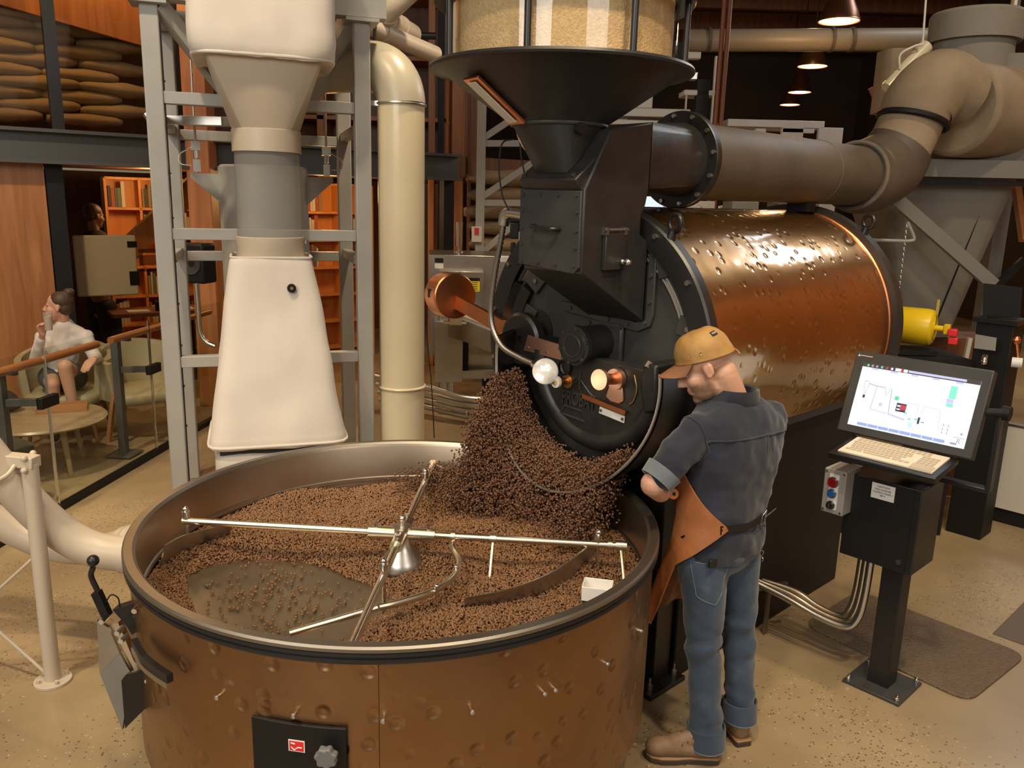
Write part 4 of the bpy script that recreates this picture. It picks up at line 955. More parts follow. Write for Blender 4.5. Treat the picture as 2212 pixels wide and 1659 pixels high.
# ================================================================= grey frame with the canvas hopper
FA = R(18); E1 = Vec((math.cos(FA), math.sin(FA), 0)); E2 = Vec((-math.sin(FA), math.cos(FA), 0))
FL = Vec((-2.13, 5.0, 0)); FW, FD = 1.20, 1.05
fr = thing('hopper_gantry', 'tall grey steel frame standing round the canvas hopper', 'frame', FL, FA)
cols = [(0, 0), (FW, 0), (0, FD), (FW, FD)]
for x, y in cols: put(MB().box((x, y, 1.62), (.10, .10, 3.24)), 'column', 'greypaint', fr, bev=.008)
for x, y in cols[:2]: put(MB().box((x, y, 3.20), (.20, .20, .02)), 'cap_plate', 'greypaint', fr)
for z in (2.69, 1.905, 1.115):
    put(MB().box((FW/2, 0, z), (FW-.1, .07, .07)), 'rail', 'greypaint', fr, bev=.004)
for z in (2.55, 1.70):
    put(MB().box((FW/2, FD, z), (FW-.1, .07, .07)), 'rail', 'greypaint', fr, bev=.004)
    for x in (0, FW): put(MB().box((x, FD/2, z+.03), (.06, FD-.1, .06)), 'side_rail', 'greypaint', fr, bev=.004)
for y in (0, FD):
    m = MB(); m.box((FW/2, y, 3.29), (FW+.3, .12, .14)); put(m, 'top_beam', 'greypaint', fr)
for x in (0, FW):
    m = MB(); m.box((x, FD/2, 3.29), (.12, FD, .14)); put(m, 'top_beam', 'greypaint', fr)
m = MB(); m.bar((.05, .0, 3.2), (.42, .35, 2.75), .06, .09); put(m, 'knee_brace', 'greypaint', fr)
m = MB(); m.bar((FW, .1, 3.22), (FW-.28, .45, 2.78), .06, .09); put(m, 'knee_brace', 'greypaint', fr)
m = MB()
for k in range(9): m.box((.058, -.02, .7+k*.26), (.012, .03, .008))
m.tube([(.056, -.03, .3), (.056, -.03, 3.1)], .004, 6); put(m, 'cable_run', 'black_dull', fr)

HC = Vec((-1.525, 5.13, 0))
hp_ = thing('canvas_hopper', 'cream canvas jacketed hopper with a clear tube in the middle', 'hopper', HC, FA)
def rsq(hx, hy, z, p=5., n=64, wob=0., dx=0., dy=0.):
    out = []
    for i in range(n):
        a = 2*PI*i/n; c_, s_ = math.cos(a), math.sin(a); k = (abs(c_)**p+abs(s_)**p)**(-1/p)
        w = 1+wob*math.sin(7*a+z*9)
        out.append((dx+hx*k*c_*w, dy+hy*k*s_*w, z))
    return out
def circ_(r, z, n=64): return [(r*math.cos(2*PI*i/n), r*math.sin(2*PI*i/n), z) for i in range(n)]
rg = [rsq(.40*s, .36*s, z, p, wob=w) for z, s, p, w in ((2.905, .90, 5, .004), (2.895, .96, 6, .006), (2.92, 1.0, 7, .006), (3.0, 1.015, 9, .006), (3.1, 1.0, 10, .004), (3.3, 1.0, 12, .003), (3.6, 1.0, 12, .0))]
uj = put(MB().loft(dense(rg)), 'upper_jacket', 'canvas', hp_, sharp=70); crumple(uj, lambda p: .010*mnoise.noise(p*5)+.005*mnoise.noise(Vec((p.x*16, p.y*16, p.z*6)))*max(0, 1-(p.z-2.9)*3))
m = MB(); m.tube([(x, y, z+.012) for x, y, z in rsq(.40*.975, .36*.975, 2.895, 6)], .010, 8, closed=True); put(m, 'jacket_hem', 'canvas', hp_)
put(MB().loft([rsq(.335, .32, 2.93, 14), circ_(.196, 2.525)], caps=False), 'transition', 'beigepaint', hp_, sharp=25)
put(MB().lathe([(.196, 2.53), (.203, 2.525), (.203, 2.40), (.196, 2.398)], 64), 'upper_band', 'beigepaint', hp_)
put(MB().lathe([(.192, 2.42), (.192, 1.87)], 64), 'clear_tube', 'acrylic', hp_)
put(MB().lathe([(.196, 1.90), (.203, 1.895), (.203, 1.76), (.196, 1.75)], 64), 'lower_band', 'beigepaint', hp_)
m = MB(); m.box((.207, -.05, 1.87), (.01, .05, .02)); put(m, 'band_clasp', 'galv', hp_)
rg = [rsq(s, s*.95, z, p, wob=.004) for z, s, p in ((1.772, .205, 8), (1.775, .235, 9), (1.755, .243, 9), (1.5, .287, 9), (1.2, .332, 9), (.9, .372, 9), (.70, .402, 9), (.655, .415, 9), (.640, .405, 9), (.638, .36, 9))]
cj = put(MB().loft(dense(rg)), 'lower_jacket', 'canvas', hp_, sharp=70); crumple(cj, lambda p: .012*mnoise.noise(p*3.6)+.004*mnoise.noise(Vec((p.x*14, p.y*14, p.z*4))))
m = MB(); m.tube(rsq(.416, .395, .66, 9), .009, 8, closed=True); put(m, 'jacket_hem', 'canvas', cj)
m = MB(); m.tube(rsq(.236, .224, 1.782, 9), .008, 8, closed=True); put(m, 'jacket_hem', 'canvas', cj)
m = MB(); m.cyl((.105, -.282, 1.605), (.105, -.255, 1.605), .026, n=20); put(m, 'eyelet', 'black_dull', cj)
m = MB(); m.cyl((.105, -.290, 1.606), (.105, -.27, 1.606), .010, n=12); put(m, 'eyelet_pin', 'brass', cj)
put(MB().box((0, 0, .62), (.70, .64, .05)), 'seal_plate', 'charcoal', hp_)
rg = [rsq(s, s*.93, z, 8, wob=.006) for z, s in ((.05, .36), (.06, .375), (.3, .385), (.55, .385), (.592, .378), (.600, .35))]
bj = put(MB().loft(dense(rg)), 'base_jacket', 'canvas', hp_, sharp=70); crumple(bj, lambda p: .012*mnoise.noise(p*6))
m = MB(); m.sph((.105, -.40, .545), .022, 16); m.cyl((.105, -.36, .55), (.105, -.40, .546), .006, n=8); put(m, 'ball_knob', 'black_satin', hp_)
m = MB(); m.box((.19, -.395, .585), (.045, .03, .10)); m.box((.20, -.40, .545), (.12, .04, .03)); put(m, 'sensor_bracket', 'black_satin', hp_, bev=.004)
m = MB(); m.tube(bez([(.21, -.40, .60), (.27, -.41, .61), (.33, -.40, .59), (.37, -.39, .55)], 6), .004, 6); put(m, 'sensor_cable', 'black_dull', hp_)
for s in (-1, 1): put(MB().box((s*.22, 0, .025), (.06, .5, .05)), 'foot', 'greypaint', hp_)

# grey drum behind the clear tube, with brackets and load rods
gd = thing('grey_vessel', 'grey painted cylinder standing behind the clear tube', 'vessel', (-1.78, 5.88, 1.30), FA)
put(MB().lathe([(0, .0), (.20, 0), (.30, .12), (.30, 1.03), (.285, 1.045), (0, 1.045)], 64), 'shell', 'greypaint', gd)
for s in (-1, 1):
    m = MB(); m.prism([(s*.28, -.1, .98), (s*.47, -.1, .98), (s*.47, -.1, .95), (s*.28, -.1, .78)], (0, .10, 0)); br_ = put(m, 'bracket', 'greypaint', gd)
    m = MB(); m.cyl((s*.43, -.06, .98), (s*.43, -.06, 1.95), .008, n=8); m.box((s*.43, -.06, 1.03), (.045, .03, .08)); m.box((s*.43, -.06, 1.16), (.06, .045, .06)); m.cyl((s*.43, -.06, 1.08), (s*.43, -.06, 1.13), .018, n=10); put(m, 'load_rod', 'galv', br_)
    m = MB(); m.tube(bez([(s*.45, -.08, 1.15), (s*.53, -.09, 1.10), (s*.53, -.09, 1.04), (s*.46, -.09, 1.03)], 6), .004, 6); put(m, 'load_cable', 'offwhite', br_)

# cream riser pipe with clamp rings and elbow
cp = thing('cream_pipe', 'thick cream riser pipe bending away at its top', 'pipe', (-.76, 5.5, 0))
cr_ = .152
put(MB().lathe([(cr_, 0), (cr_, 2.74)], 64, c=(-.76, 5.5, 0)), 'riser', 'cream', cp, True)
eld = Vec((-.82, .45, 0)).normalized(); ctr = Vec((-.76, 5.5, 2.74))+eld*.24
pth = [ctr-eld*(.24*math.cos(t))+Vec((0, 0, .24*math.sin(t))) for t in [PI/2*i/14 for i in range(15)]]
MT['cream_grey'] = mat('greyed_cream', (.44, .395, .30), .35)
put(MB().tube(pth, cr_+.004, 40, caps=False), 'elbow', 'cream_grey', cp, True)
p2 = ctr+Vec((0, 0, .24)); put(MB().cyl(p2, p2+eld*.50, cr_, n=48, caps=False), 'run', 'cream_grey', cp, True)
p3 = p2+eld*.50; c3 = p3+Vec((0, 0, .24)); pth = [c3+eld*(.24*math.sin(t))-Vec((0, 0, .24*math.cos(t))) for t in [PI/2*i/12 for i in range(13)]]
put(MB().tube(pth, cr_+.004, 40, caps=False), 'elbow', 'cream', cp, True)
put(MB().cyl(pth[-1], pth[-1]+Vec((0, 0, 1.2)), cr_, n=48), 'upper_run', 'cream', cp, True)
for p, n_ in (((-.76, 5.5, 2.735), (0, 0, 1)), (tuple(p2), tuple(eld)), ((-.76, 5.5, .885), (0, 0, 1)), (tuple(p3), tuple(eld))):
    m = MB(); m.torus(p, n_, cr_+.004, .009, 48, 8); put(m, 'clamp_ring', 'galv' if p[2] > 2 else 'cream', cp, True)
q = Vec((-.76, 5.5, 2.735))
m = MB(); m.box((-.92, 5.44, 2.735), (.05, .03, .03)); put(m, 'clamp_latch', 'galv', cp, True)
m = MB(); m.box((-1.04, 5.55, .55), (.035, .03, .16)); m.box((-1.04, 5.545, .63), (.05, .04, .07)); put(m, 'red_valve_handle', mat('red_plastic', (.55, .03, .03), .4), label='small red handle beside the foot of the cream pipe', cat='handle')
# thin drop cable right of the pipe
for pts, lb in (([PY(921, 380, 5.5), PY(922, 700, 5.5), PY(932, 830, 5.5), PY(938, 946, 5.5)], 'thin dark cable hanging down just right of the cream pipe'),):
    m = MB(); m.tube(bez(pts, 6), .004, 6); put(m, 'cable', 'black_dull', label=lb, cat='cable')

# beige pipes under the roof, upper middle
def simple_pipe(name, pts, r, mt_, label, cat='pipe', n=24, collars=()):
    P = bez(pts, 8); t_ = thing(name, label, cat, P[0]) if collars else None
    m = MB(); m.tube(P, r, n)
    if not collars: return put(m, name, mt_, label=label, cat=cat)
    put(m, 'run', mt_, t_, True)
    for k in collars:
        i = int(k*(len(P)-2)); mm = MB(); d = (P[i+1]-P[i]).normalized(); mm.cyl(P[i]-d*.02, P[i]+d*.02, r+.008, n=n); put(mm, 'collar', mt_, t_, True)
    return t_
simple_pipe('conveying_pipe', [PY(895, -30, 6.6), PY(835, 30, 6.7), PY(850, 50, 7.0), PY(890, 75, 7.4)], .085, 'beigepaint', 'bent beige pipe under the roof right of the frame', collars=(.35, .6, .85))
simple_pipe('conveying_pipe', [PY(760, 25, 6.4), PY(800, 55, 6.6), PY(850, 80, 6.9), PY(940, 118, 7.4)], .07, 'beigepaint', 'straight beige pipe sloping below the bent roof pipe', collars=(.3, .6))
simple_pipe('black_pipe', [PY(800, 75, 7.6), PY(940, 78, 7.8)], .03, 'black_satin', 'black horizontal pipe below the bent roof pipe')
m = MB(); m.bar(PY(757, 5, 6.0), PY(800, 5, 6.0), .12, .03); put(m, 'light_bracket', 'offwhite', label='short pale bracket at the top beside the frame', cat='bracket')
m = MB(); m.tube(bez([PY(814, 20, 5.9), PY(810, 60, 5.9), PY(808, 110, 5.9)], 6), .012, 8); put(m, 'cable', 'black_dull', label='black drop cable above the cream pipe elbow', cat='cable')

# post, loudspeaker and conduit left of the hopper
a, b = PY(412, 450, 8.2), PY(462, 450, 8.2)
put(MB().box(((a.x+b.x)/2, 8.25, 3.2), (b.x-a.x, .22, 6.4)), 'timber_post', 'woodcol', label='wide cedar post seen between frame column and clear tube', cat='post', bev=.008)
sp0 = PY(428, 568, 7.3)
spk = thing('loudspeaker', 'dark square loudspeaker behind the left frame column', 'loudspeaker', (sp0.x, 7.3, sp0.z-.17), R(-14))
put(MB().box((0, 0, .17), (.24, .20, .35)), 'cabinet', 'black_dull', spk, bev=.02)
m = MB(); m.lathe([(.095, 0), (.095, .012), (.08, .006), (.0, -.004)], 32, m=Mat.Translation((0, -.10, .17)) @ Mat.Rotation(PI/2, 4, 'X')); put(m, 'woofer', 'charcoal', spk)
m = MB(); m.tube(bez([PY(424, 612, 7.1), PY(428, 660, 7.1), PY(432, 715, 7.1), PY(445, 738, 7.1), PY(465, 748, 7.1)], 8), .022, 12); put(m, 'conduit', 'galv', label='bent galvanised conduit below the loudspeaker', cat='conduit')
m = MB(); m.bar(PY(320, 258, 5.3), PY(480, 262, 5.3), .04, .05); m.cyl(PY(318, 245, 5.28), PY(330, 262, 5.28), .03, n=10); put(m, 'actuator', 'galv', label='galvanised actuator cylinder sticking out left of the frame', cat='actuator')
put(MB().box((PY(450, 262, 5.6)), (.35, .06, .06)), 'cross_arm', 'greypaint', label='grey cross arm behind the hopper transition', cat='beam')

# ---- pole and suction pipes, lower left
ps_ = thing('pipe_stand', 'beige pole on a round bolted plate propping the curved pipes', 'stand', PZ(115, 1475))
b0_ = PZ(115, 1472)
m = MB(); m.cyl((b0_.x, b0_.y, .01), (b0_.x, b0_.y, 1.02), .033, n=28); put(m, 'pole', 'beigepaint', ps_, True)
m = MB(); m.cyl((b0_.x, b0_.y, 0), (b0_.x, b0_.y, .014), .077, n=40); bp_ = put(m, 'base_plate', 'beigepaint', ps_, True, bev=.002)
for k in range(4):
    a = PI/4+PI/2*k; m = MB(); m.cyl((b0_.x+.058*math.cos(a), b0_.y+.058*math.sin(a), .014), (b0_.x+.058*math.cos(a), b0_.y+.058*math.sin(a), .03), .009, n=8); put(m, 'anchor_bolt', 'beigepaint', bp_, True)
m = MB(); m.bar((b0_.x-.30, b0_.y+.04, 1.04), (b0_.x+.03, b0_.y, 1.03), .06, .05); cb = put(m, 'clamp_bar', 'beigepaint', ps_, True, bev=.004)
for dx, dy in ((.0, -.032), (-.005, .04)):
    m = MB(); m.sph((b0_.x+dx, b0_.y+dy, 1.055), .014, 10); m.sph((b0_.x+dx, b0_.y+dy-.01, 1.005), .014, 10); put(m, 'nut', 'beigepaint', cb, True)
m = MB(); m.tube(bez([(b0_.x-.05, b0_.y-.02, 1.02), (b0_.x-.07, b0_.y-.06, .985), (b0_.x-.15, b0_.y-.09, .955), (b0_.x-.26, b0_.y-.06, .96)], 6), .009, 8); put(m, 'u_bolt', 'beigepaint', cb, True)
for a, b in (((b0_.x, b0_.y, .62), (b0_.x-.55, b0_.y+.02, .12)), ((b0_.x-.02, b0_.y, .03), (b0_.x-.50, b0_.y+.02, .52))):
    m = MB(); m.cyl(a, b, .007, n=8); put(m, 'tie_rod', 'beigepaint', ps_, True)
simple_pipe('suction_pipe', [PY(-120, 860, 3.2), PY(-30, 980, 3.25), PY(60, 1085, 3.32), PY(140, 1155, 3.38), PY(210, 1188, 3.4), PY(300, 1200, 3.4)], .078, 'beigepaint', 'upper beige suction pipe sweeping down to the cooling tray', collars=(.98,))
simple_pipe('suction_pipe', [PY(-160, 1020, 3.6), PY(-40, 1105, 3.62), PY(60, 1160, 3.65), PY(140, 1185, 3.65), PY(220, 1185, 3.6), PY(300, 1165, 3.5)], .07, 'beigepaint', 'lower beige suction pipe passing behind the pole', collars=(.98,))

# ================================================================= lounge furniture behind the glass
tz = .42; tcx, tcy = -3.67, 6.11
TRr = .44
tb = thing('coffee_table', 'round pale wooden coffee table in the lounge', 'table', (tcx, tcy, 0))
put(MB().lathe([(0, tz-.03), (.465, tz-.03), (.48, tz-.015), (.465, tz), (0, tz)], 64), 'table_top', 'woodtable', tb, bev=0)
for k in range(4):
    a = PI/4+PI/2*k+.3; m = MB(); m.cyl((math.cos(a)*.33, math.sin(a)*.33, 0), (math.cos(a)*.27, math.sin(a)*.27, tz-.03), .018, .024, n=12); put(m, 'leg', 'woodtable', tb)
MT['traywood'] = wood('tray_wood', (.36, .16, .06), (.46, .22, .09), 5, .45, 0)
ty_ = PZ(135, 884, tz)
tr2 = thing('serving_tray', 'rectangular brown wooden tray on the coffee table', 'tray', (ty_.x, ty_.y, tz), R(26))
put(MB().box((0, 0, .006), (.36, .24, .012)), 'tray_floor', 'traywood', tr2)
for c, d in (((0, .115, .018), (.36, .012, .03)), ((0, -.115, .018), (.36, .012, .03)), ((.175, 0, .018), (.012, .24, .03)), ((-.175, 0, .018), (.012, .24, .03))): put(MB().box(c, d), 'tray_side', 'traywood', tr2)
pz_ = PZ(70, 872, tz); put(MB().box((pz_.x, pz_.y, tz+.005), (.14, .075, .009), rz=R(15)), 'phone', 'white', label='white phone lying on the coffee table', cat='phone', bev=.003)
bgp = PZ(8, 888, tz)
m = MB(); m.sph((bgp.x-.05, bgp.y+.02, tz+.085), (.15, .12, .085), 20); m.sph((bgp.x+.03, bgp.y, tz+.06), (.12, .10, .06), 16); m.sph((bgp.x-.12, bgp.y, tz+.10), (.12, .10, .10), 16)
blob(m, 'bag', mat('dark_bag', (.035, .03, .027), .6, 0, None, (25, .5)), None, vox=.012, sm=3, label='crumpled dark bag at the left edge of the coffee table', cat='bag')
def armchair(name, loc, rz, label, seatz=.42):
    t_ = thing(name, label, 'armchair', loc, rz)
    # bucket shell open to local -y
    def shell(u, v):
        a = R(-35)+R(250)*u; hx = .33; hy = .31
        h = seatz-.06+(.34+.12*math.sin(PI*u)**2 if True else 0)*v
        k = 1+.10*v; return (hx*k*math.cos(a), hy*k*math.sin(a)+.02, h)
    put(MB().grid(shell, 40, 8), 'backrest', 'leather', t_, solid=.055, sub=0, sharp=80)
    rg = [rsq(.30*s, .30*s, z, 4, 40) for z, s in ((seatz-.09, .90), (seatz-.07, 1.0), (seatz-.01, 1.02), (seatz+.01, .93), (seatz+.012, .3))]
    put(MB().loft(rg), 'seat', 'leather', t_, sharp=70)
    for sx in (-1, 1):
        for sy in (-1, 1): m = MB(); m.cyl((sx*.27, sy*.25, 0), (sx*.22, sy*.20, seatz-.08), .015, .02, n=10); put(m, 'leg', 'wooddark', t_)
    return t_
armchair('lounge_chair', (-3.93, 7.0, 0), R(14), 'tan leather armchair under the seated woman')
armchair('lounge_chair', (-3.32, 7.16, 0), R(38), 'empty tan leather armchair beside the seated woman')
gc = thing('side_chair', 'dark green padded chair cut off by the left edge', 'chair', (-3.55, 5.30, 0), R(150))
MT['green_fab'] = mat('dark_green_fabric', (.055, .06, .045), .7)
put(MB().loft([rsq(.23*s, .05*s, z, 3, 32, dy=.2) for z, s in ((.36, .9), (.40, 1), (.68, 1.0), (.74, .85))]), 'backrest', 'green_fab', gc, sharp=70)
put(MB().loft([rsq(.23, .22, z, 5, 32) for z in (.37, .43)]), 'seat', 'green_fab', gc)
for sx in (-1, 1):
    for sy in (-1, 1): m = MB(); m.cyl((sx*.2, sy*.2, 0), (sx*.18, sy*.18, .38), .012, .016, n=8); put(m, 'leg', 'wooddark', gc)
wl_ = PZ(240, 955)
m = MB(); m.bar((wl_.x-.02, wl_.y, 0), (wl_.x+.05, wl_.y+.02, .44), .03, .05, up=(0, 1, 0)); put(m, 'folded_stand', 'traywood', label='slanting brown wooden leg beside the coffee table', cat='stand')
# table with things further back behind the glass
dk = thing('cafe_table', 'dim dark cafe table with papers behind the lower glass', 'table', W(2.25, -.9, 0), WA)
put(MB().box((0, 0, .86), (.95, .55, .04)), 'table_top', 'wooddark', dk)
for sx in (-1, 1):
    for sy in (-1, 1): put(MB().box((sx*.42, sy*.22, .42), (.05, .05, .84)), 'leg', 'black_dull', dk)
for (t, d, z, dims, mt_, nm, lb) in ((2.05, -.8, .885, (.22, .16, .01), 'white', 'paper_sheet', 'white paper sheet on the dim cafe table left'), (2.5, -.82, .885, (.26, .18, .01), 'offwhite', 'paper_sheet', 'pale paper sheet on the dim cafe table right'), (2.28, -.8, .93, (.10, .08, .10), 'black_dull', 'napkin_box', 'small black box on the dim cafe table'), (2.46, -.98, .955, (.10, .04, .15), 'black_dull', 'card_holder', 'black upright holder on the dim cafe table')):
    p = W(t, d, z); put(MB().box(p, dims, rz=WA), nm, mt_, label=lb, cat=nm.replace('_', ' '))
# ================================================================= stainless weigher behind the tray
sc_ = Vec((-.86, 8.2, 0)); SA = R(6)
sm = thing('weighing_machine', 'stainless steel cabinet machine on legs behind the cream pipe', 'machine', sc_, SA)
cab = put(MB().box((.50, .40, 1.10), (1.0, .80, 1.02)), 'cabinet', 'steel', sm, bev=.006)
put(MB().box((.32, -.06, 1.15), (.44, .12, .62)), 'door_box', 'steel', sm, bev=.006)
m = MB(); m.box((.30, -.122, 1.15), (.006, .004, .62)); put(m, 'door_gap', 'black_dull', sm)
st = put(MB().box((.44, -.124, 1.33), (.125, .003, .135)), 'warning_sticker', mat('yellow_label', (.85, .68, .02), .5), sm)
put(MB().box((.44, -.1265, 1.382), (.125, .002, .032)), 'sticker_header', 'black_dull', st)
for k in range(5): put(MB().box((.44, -.1265, 1.352-k*.018), (.09-.01*(k % 2), .002, .005)), 'sticker_line', 'black_dull', st)
put(MB().box((.10, -.003, 1.50), (.085, .006, .05)), 'plate_white', 'white', sm); put(MB().box((.10, -.003, 1.555), (.085, .006, .045)), 'plate_dark', 'black_dull', sm)
put(MB().box((.935, -.006, 1.36), (.03, .015, .05)), 'latch', 'steel_dark', sm)
m = MB(); m.cyl((.30, .18, 1.61), (.30, .18, 1.70), .016, n=14); m.cyl((.30, .18, 1.69), (.30, .18, 1.93), .038, .042, n=20); m.cyl((.30, .18, 1.62), (.30, .18, 1.64), .05, n=16); put(m, 'silver_stack', 'chrome', sm)
put(MB().box((.20, -.10, .66), (.28, .20, .62)), 'feed_leg', 'steel', sm, bev=.006)
put(MB().box((.34, -.05, .62), (.12, .16, .30)), 'dark_slot', 'black_dull', sm)
put(MB().box((.55, .2, .52), (.62, .4, .30)), 'lower_bin', 'steel', sm)
for x, y in ((.15, -.12), (.92, -.12), (.15, .72), (.92, .72)):
    m = MB(); m.box((x, y, .30), (.07, .07, .55)); m.cyl((x, y, 0), (x, y, .05), .05, n=16); put(m, 'leg', 'steel', sm)
put(MB().box((.55, -.12, .42), (.90, .06, .08)), 'rail', 'steel', sm)
# curved vibrating conveyor in front of it
cv = thing('curved_conveyor', 'curved steel conveyor trough with white rails in front of the weigher', 'conveyor', PZ(1075, 928))
f0 = PZ(1075, 926)
ctrl = [PY(968, 702, 8.0), PY(1005, 712, 7.75), PY(1050, 730, 7.6), PY(1100, 752, 7.45), PY(1140, 770, 7.3)]
P = bez(ctrl, 8)
m = MB(); m.loft([[(q.x, q.y, q.z-.12), (q.x+.05, q.y+.30, q.z-.12), (q.x+.05, q.y+.30, q.z+.08), (q.x, q.y, q.z+.08)] for q in P]); put(m, 'trough', 'steel', cv, True)
for k in range(2): m = MB(); m.tube([(q.x+.02, q.y+.03+.09*k, q.z+.115+.035*k) for q in P], .022, 10); put(m, 'guide_rail', 'offwhite', cv, True)
m = MB(); m.cyl((f0.x, f0.y, .05), (f0.x, f0.y, 1.0), .035, n=20); put(m, 'post', 'steel', cv, True)
m = MB(); m.lathe([(.0, 0), (.10, 0), (.105, .01), (.05, .045), (.042, .06), (0, .06)], 32, c=(f0.x, f0.y, 0)); put(m, 'foot', 'chrome', cv, True)
m = MB(); a = PY(985, 690, 7.7); m.box(a, (.12, .05, .10)); m.cyl(a-Vec((.12, 0, .03)), a+Vec((.1, 0, -.03)), .014, n=8); put(m, 'clamp', 'chrome', cv, True)
fo = PZ(970, 888); m = MB(); m.box((fo.x, fo.y, .26), (.09, .09, .5)); m.box((fo.x, fo.y, .01), (.26, .2, .02)); put(m, 'stand_leg', 'galv', label='short galvanised stand leg in front of the weigher', cat='stand')
for k in range(4):
    d = k*.085
    pts = [(-1.35, 8.1-d, .14+.10*k), (-.85, 7.98-d, .10+.09*k), (-.45, 7.75-d*.7, .08+.075*k), (-.05, 7.70-d*.3, .08+.07*k), (.5, 7.72, .08+.07*k)]
    m = MB(); m.tube(bez(pts, 8), .030, 14); put(m, 'floor_conduit', 'galv', label='%s of four bent galvanised conduits low behind the tray' % ('lowest', 'second lowest', 'second highest', 'highest')[k], cat='conduit', group='bent conduits behind the tray')
bb_ = PZ(1063, 862); m = MB(); m.loft([rsq(.11, .09, 0, 8, 32), rsq(.125, .105, .28, 8, 32)]); o = put(m, 'waste_bin', mat('blue_bin', (.025, .06, .09), .5), label='dark blue bin under the conveyor', cat='bin'); o.location = (bb_.x, bb_.y+.1, 0)
es = thing('emergency_stop', 'small white box with a red switch on the grey tower', 'switch', PY(1030, 512, 9.625))
put(MB().box((0, 0, .03), (.12, .05, .18)), 'housing', 'offwhite', es, bev=.008); m = MB(); m.box((0, -.035, .07), (.05, .03, .07), rot=None); put(m, 'red_switch', mat('red_switch', (.6, .03, .02), .4), es)
vm = thing('valve_manifold', 'small cluster of black valves and fittings left of the feed block', 'valves', PY(1115, 560, 4.3))
q0 = PY(1115, 560, 4.3)
for (x, y, w, h, mt_) in ((1118, 470, 46, 20, 'black_dull'), (1112, 498, 20, 34, 'black_dull'), (1124, 520, 10, 40, 'steel_dark'), (1108, 535, 10, 22, 'black_dull'), (1104, 560, 46, 14, 'offwhite'), (1116, 570, 16, 22, 'bluebit')):
    if mt_ == 'bluebit': MT['bluebit'] = mat('blue_fitting', (.03, .16, .28), .4)
    p = PY(x, y, 4.3); s_ = 4.3/1760; put(MB().box(p, (w*s_, .05, h*s_)), 'fitting', mt_, vm, True, bev=.006)
# ================================================================= right side: operator console
KX, KY = 1.157, .81
kb = LW(KX, KY, 0)
co = thing('control_console', 'black operator console with monitor and keyboard on a square post', 'console', kb, -AZ)
def K(x, y, z): return Vec((x-KX, y-KY, z))
def kbox(mb, x0, x1, y0, y1, z0, z1): return mb.box(K((x0+x1)/2, (y0+y1)/2, (z0+z1)/2), (x1-x0, y1-y0, z1-z0))
bpl = put(kbox(MB(), 1.03, 1.29, .68, .94, 0, .015), 'base_plate', 'charcoal', co, bev=.003)
for x in (1.05, 1.27):
    for y in (.70, .92): m = MB(); m.cyl(K(x, y, .015), K(x, y, .03), .010, n=8); m.sph(K(x, y, .032), .008, 8); put(m, 'anchor_bolt', 'chrome', bpl)
post = put(kbox(MB(), 1.11, 1.205, .76, .86, .012, .95), 'post', 'black_satin', co, bev=.003)
box_ = put(kbox(MB(), .935, 1.255, .70, .95, .61, 1.0), 'cabinet', 'black_satin', co, bev=.004)
put(kbox(MB(), 1.225, 1.228, .697, .70, .61, 1.0), 'door_gap', 'black_dull', box_)
m = MB(); m.cyl(K(1.20, .69, .66), K(1.20, .70, .66), .012, n=14); put(m, 'cabinet_lock', 'charcoal', box_)
lbl = put(kbox(MB(), 1.045, 1.145, .697, .70, .915, .985), 'label_plate', 'white', box_)
def con_text(s, size, x, z, y, par, nm='label_text', mt_='black_dull', yaw=0.):
    return text(s, size, .0004, mt_, Mat.Translation(K(x, y, z)) @ Mat.Rotation(PI/2, 4, 'X'), nm, par)
con_text('CAUTION', .012, 1.095, .972, .6966, lbl); con_text('MAIN ROASTER', .010, 1.095, .958, .6966, lbl); con_text('CONTROL PANEL 1', .010, 1.095, .945, .6966, lbl); con_text('480 V', .010, 1.095, .932, .6966, lbl)
# keyboard shelf
TS = Mat.Translation(K(1.15, .60, 1.140)) @ Mat.Rotation(R(8), 4, 'X')
tray_ = put(MB(TS).box((0, 0, 0), (.44, .24, .025)), 'keyboard_shelf', 'black_satin', co, bev=.004)
MT['keyb'] = mat('keyboard_ivory', (.66, .58, .45), .5, emit=(.9, .75, .5), es=.06)  # slight glow put into the keyboard material to lighten it
kbd = put(MB(TS).box((0, .005, .0155), (.385, .185, .006)), 'keyboard', 'keyb', tray_)
MT['keycap'] = mat('keycap', (.50, .42, .31), .5)
def keyrow(y, xs, w, h):
    for x in xs: put(MB(TS).box((x, y, .0198), (w, h, .004)), 'key', 'keycap', kbd, flat=True)
keyrow(.083, [-.165+.0205*i for i in range(15)], .015, .011)
keyrow(.063, [-.165+.0205*i for i in range(15)], .015, .011)
keyrow(.040, [-.170+.0178*i for i in range(14)], .0135, .013)
keyrow(.018, [-.165+.0178*i for i in range(14)], .0135, .013)
keyrow(-.004, [-.162+.0178*i for i in range(13)], .0135, .013)
keyrow(-.026, [-.157+.0178*i for i in range(12)], .0135, .013)
keyrow(-.048, [-.165, -.142, -.118, .03, .054, .078], .018, .013); keyrow(-.048, [-.044], .11, .013)
for y in (.040, .018, -.004, -.026): keyrow(y, [.115+.0178*i for i in range(4)], .0135, .013)
put(MB(TS).box((.145, -.062, .0195), (.085, .045, .003)), 'touchpad', 'keycap', kbd)
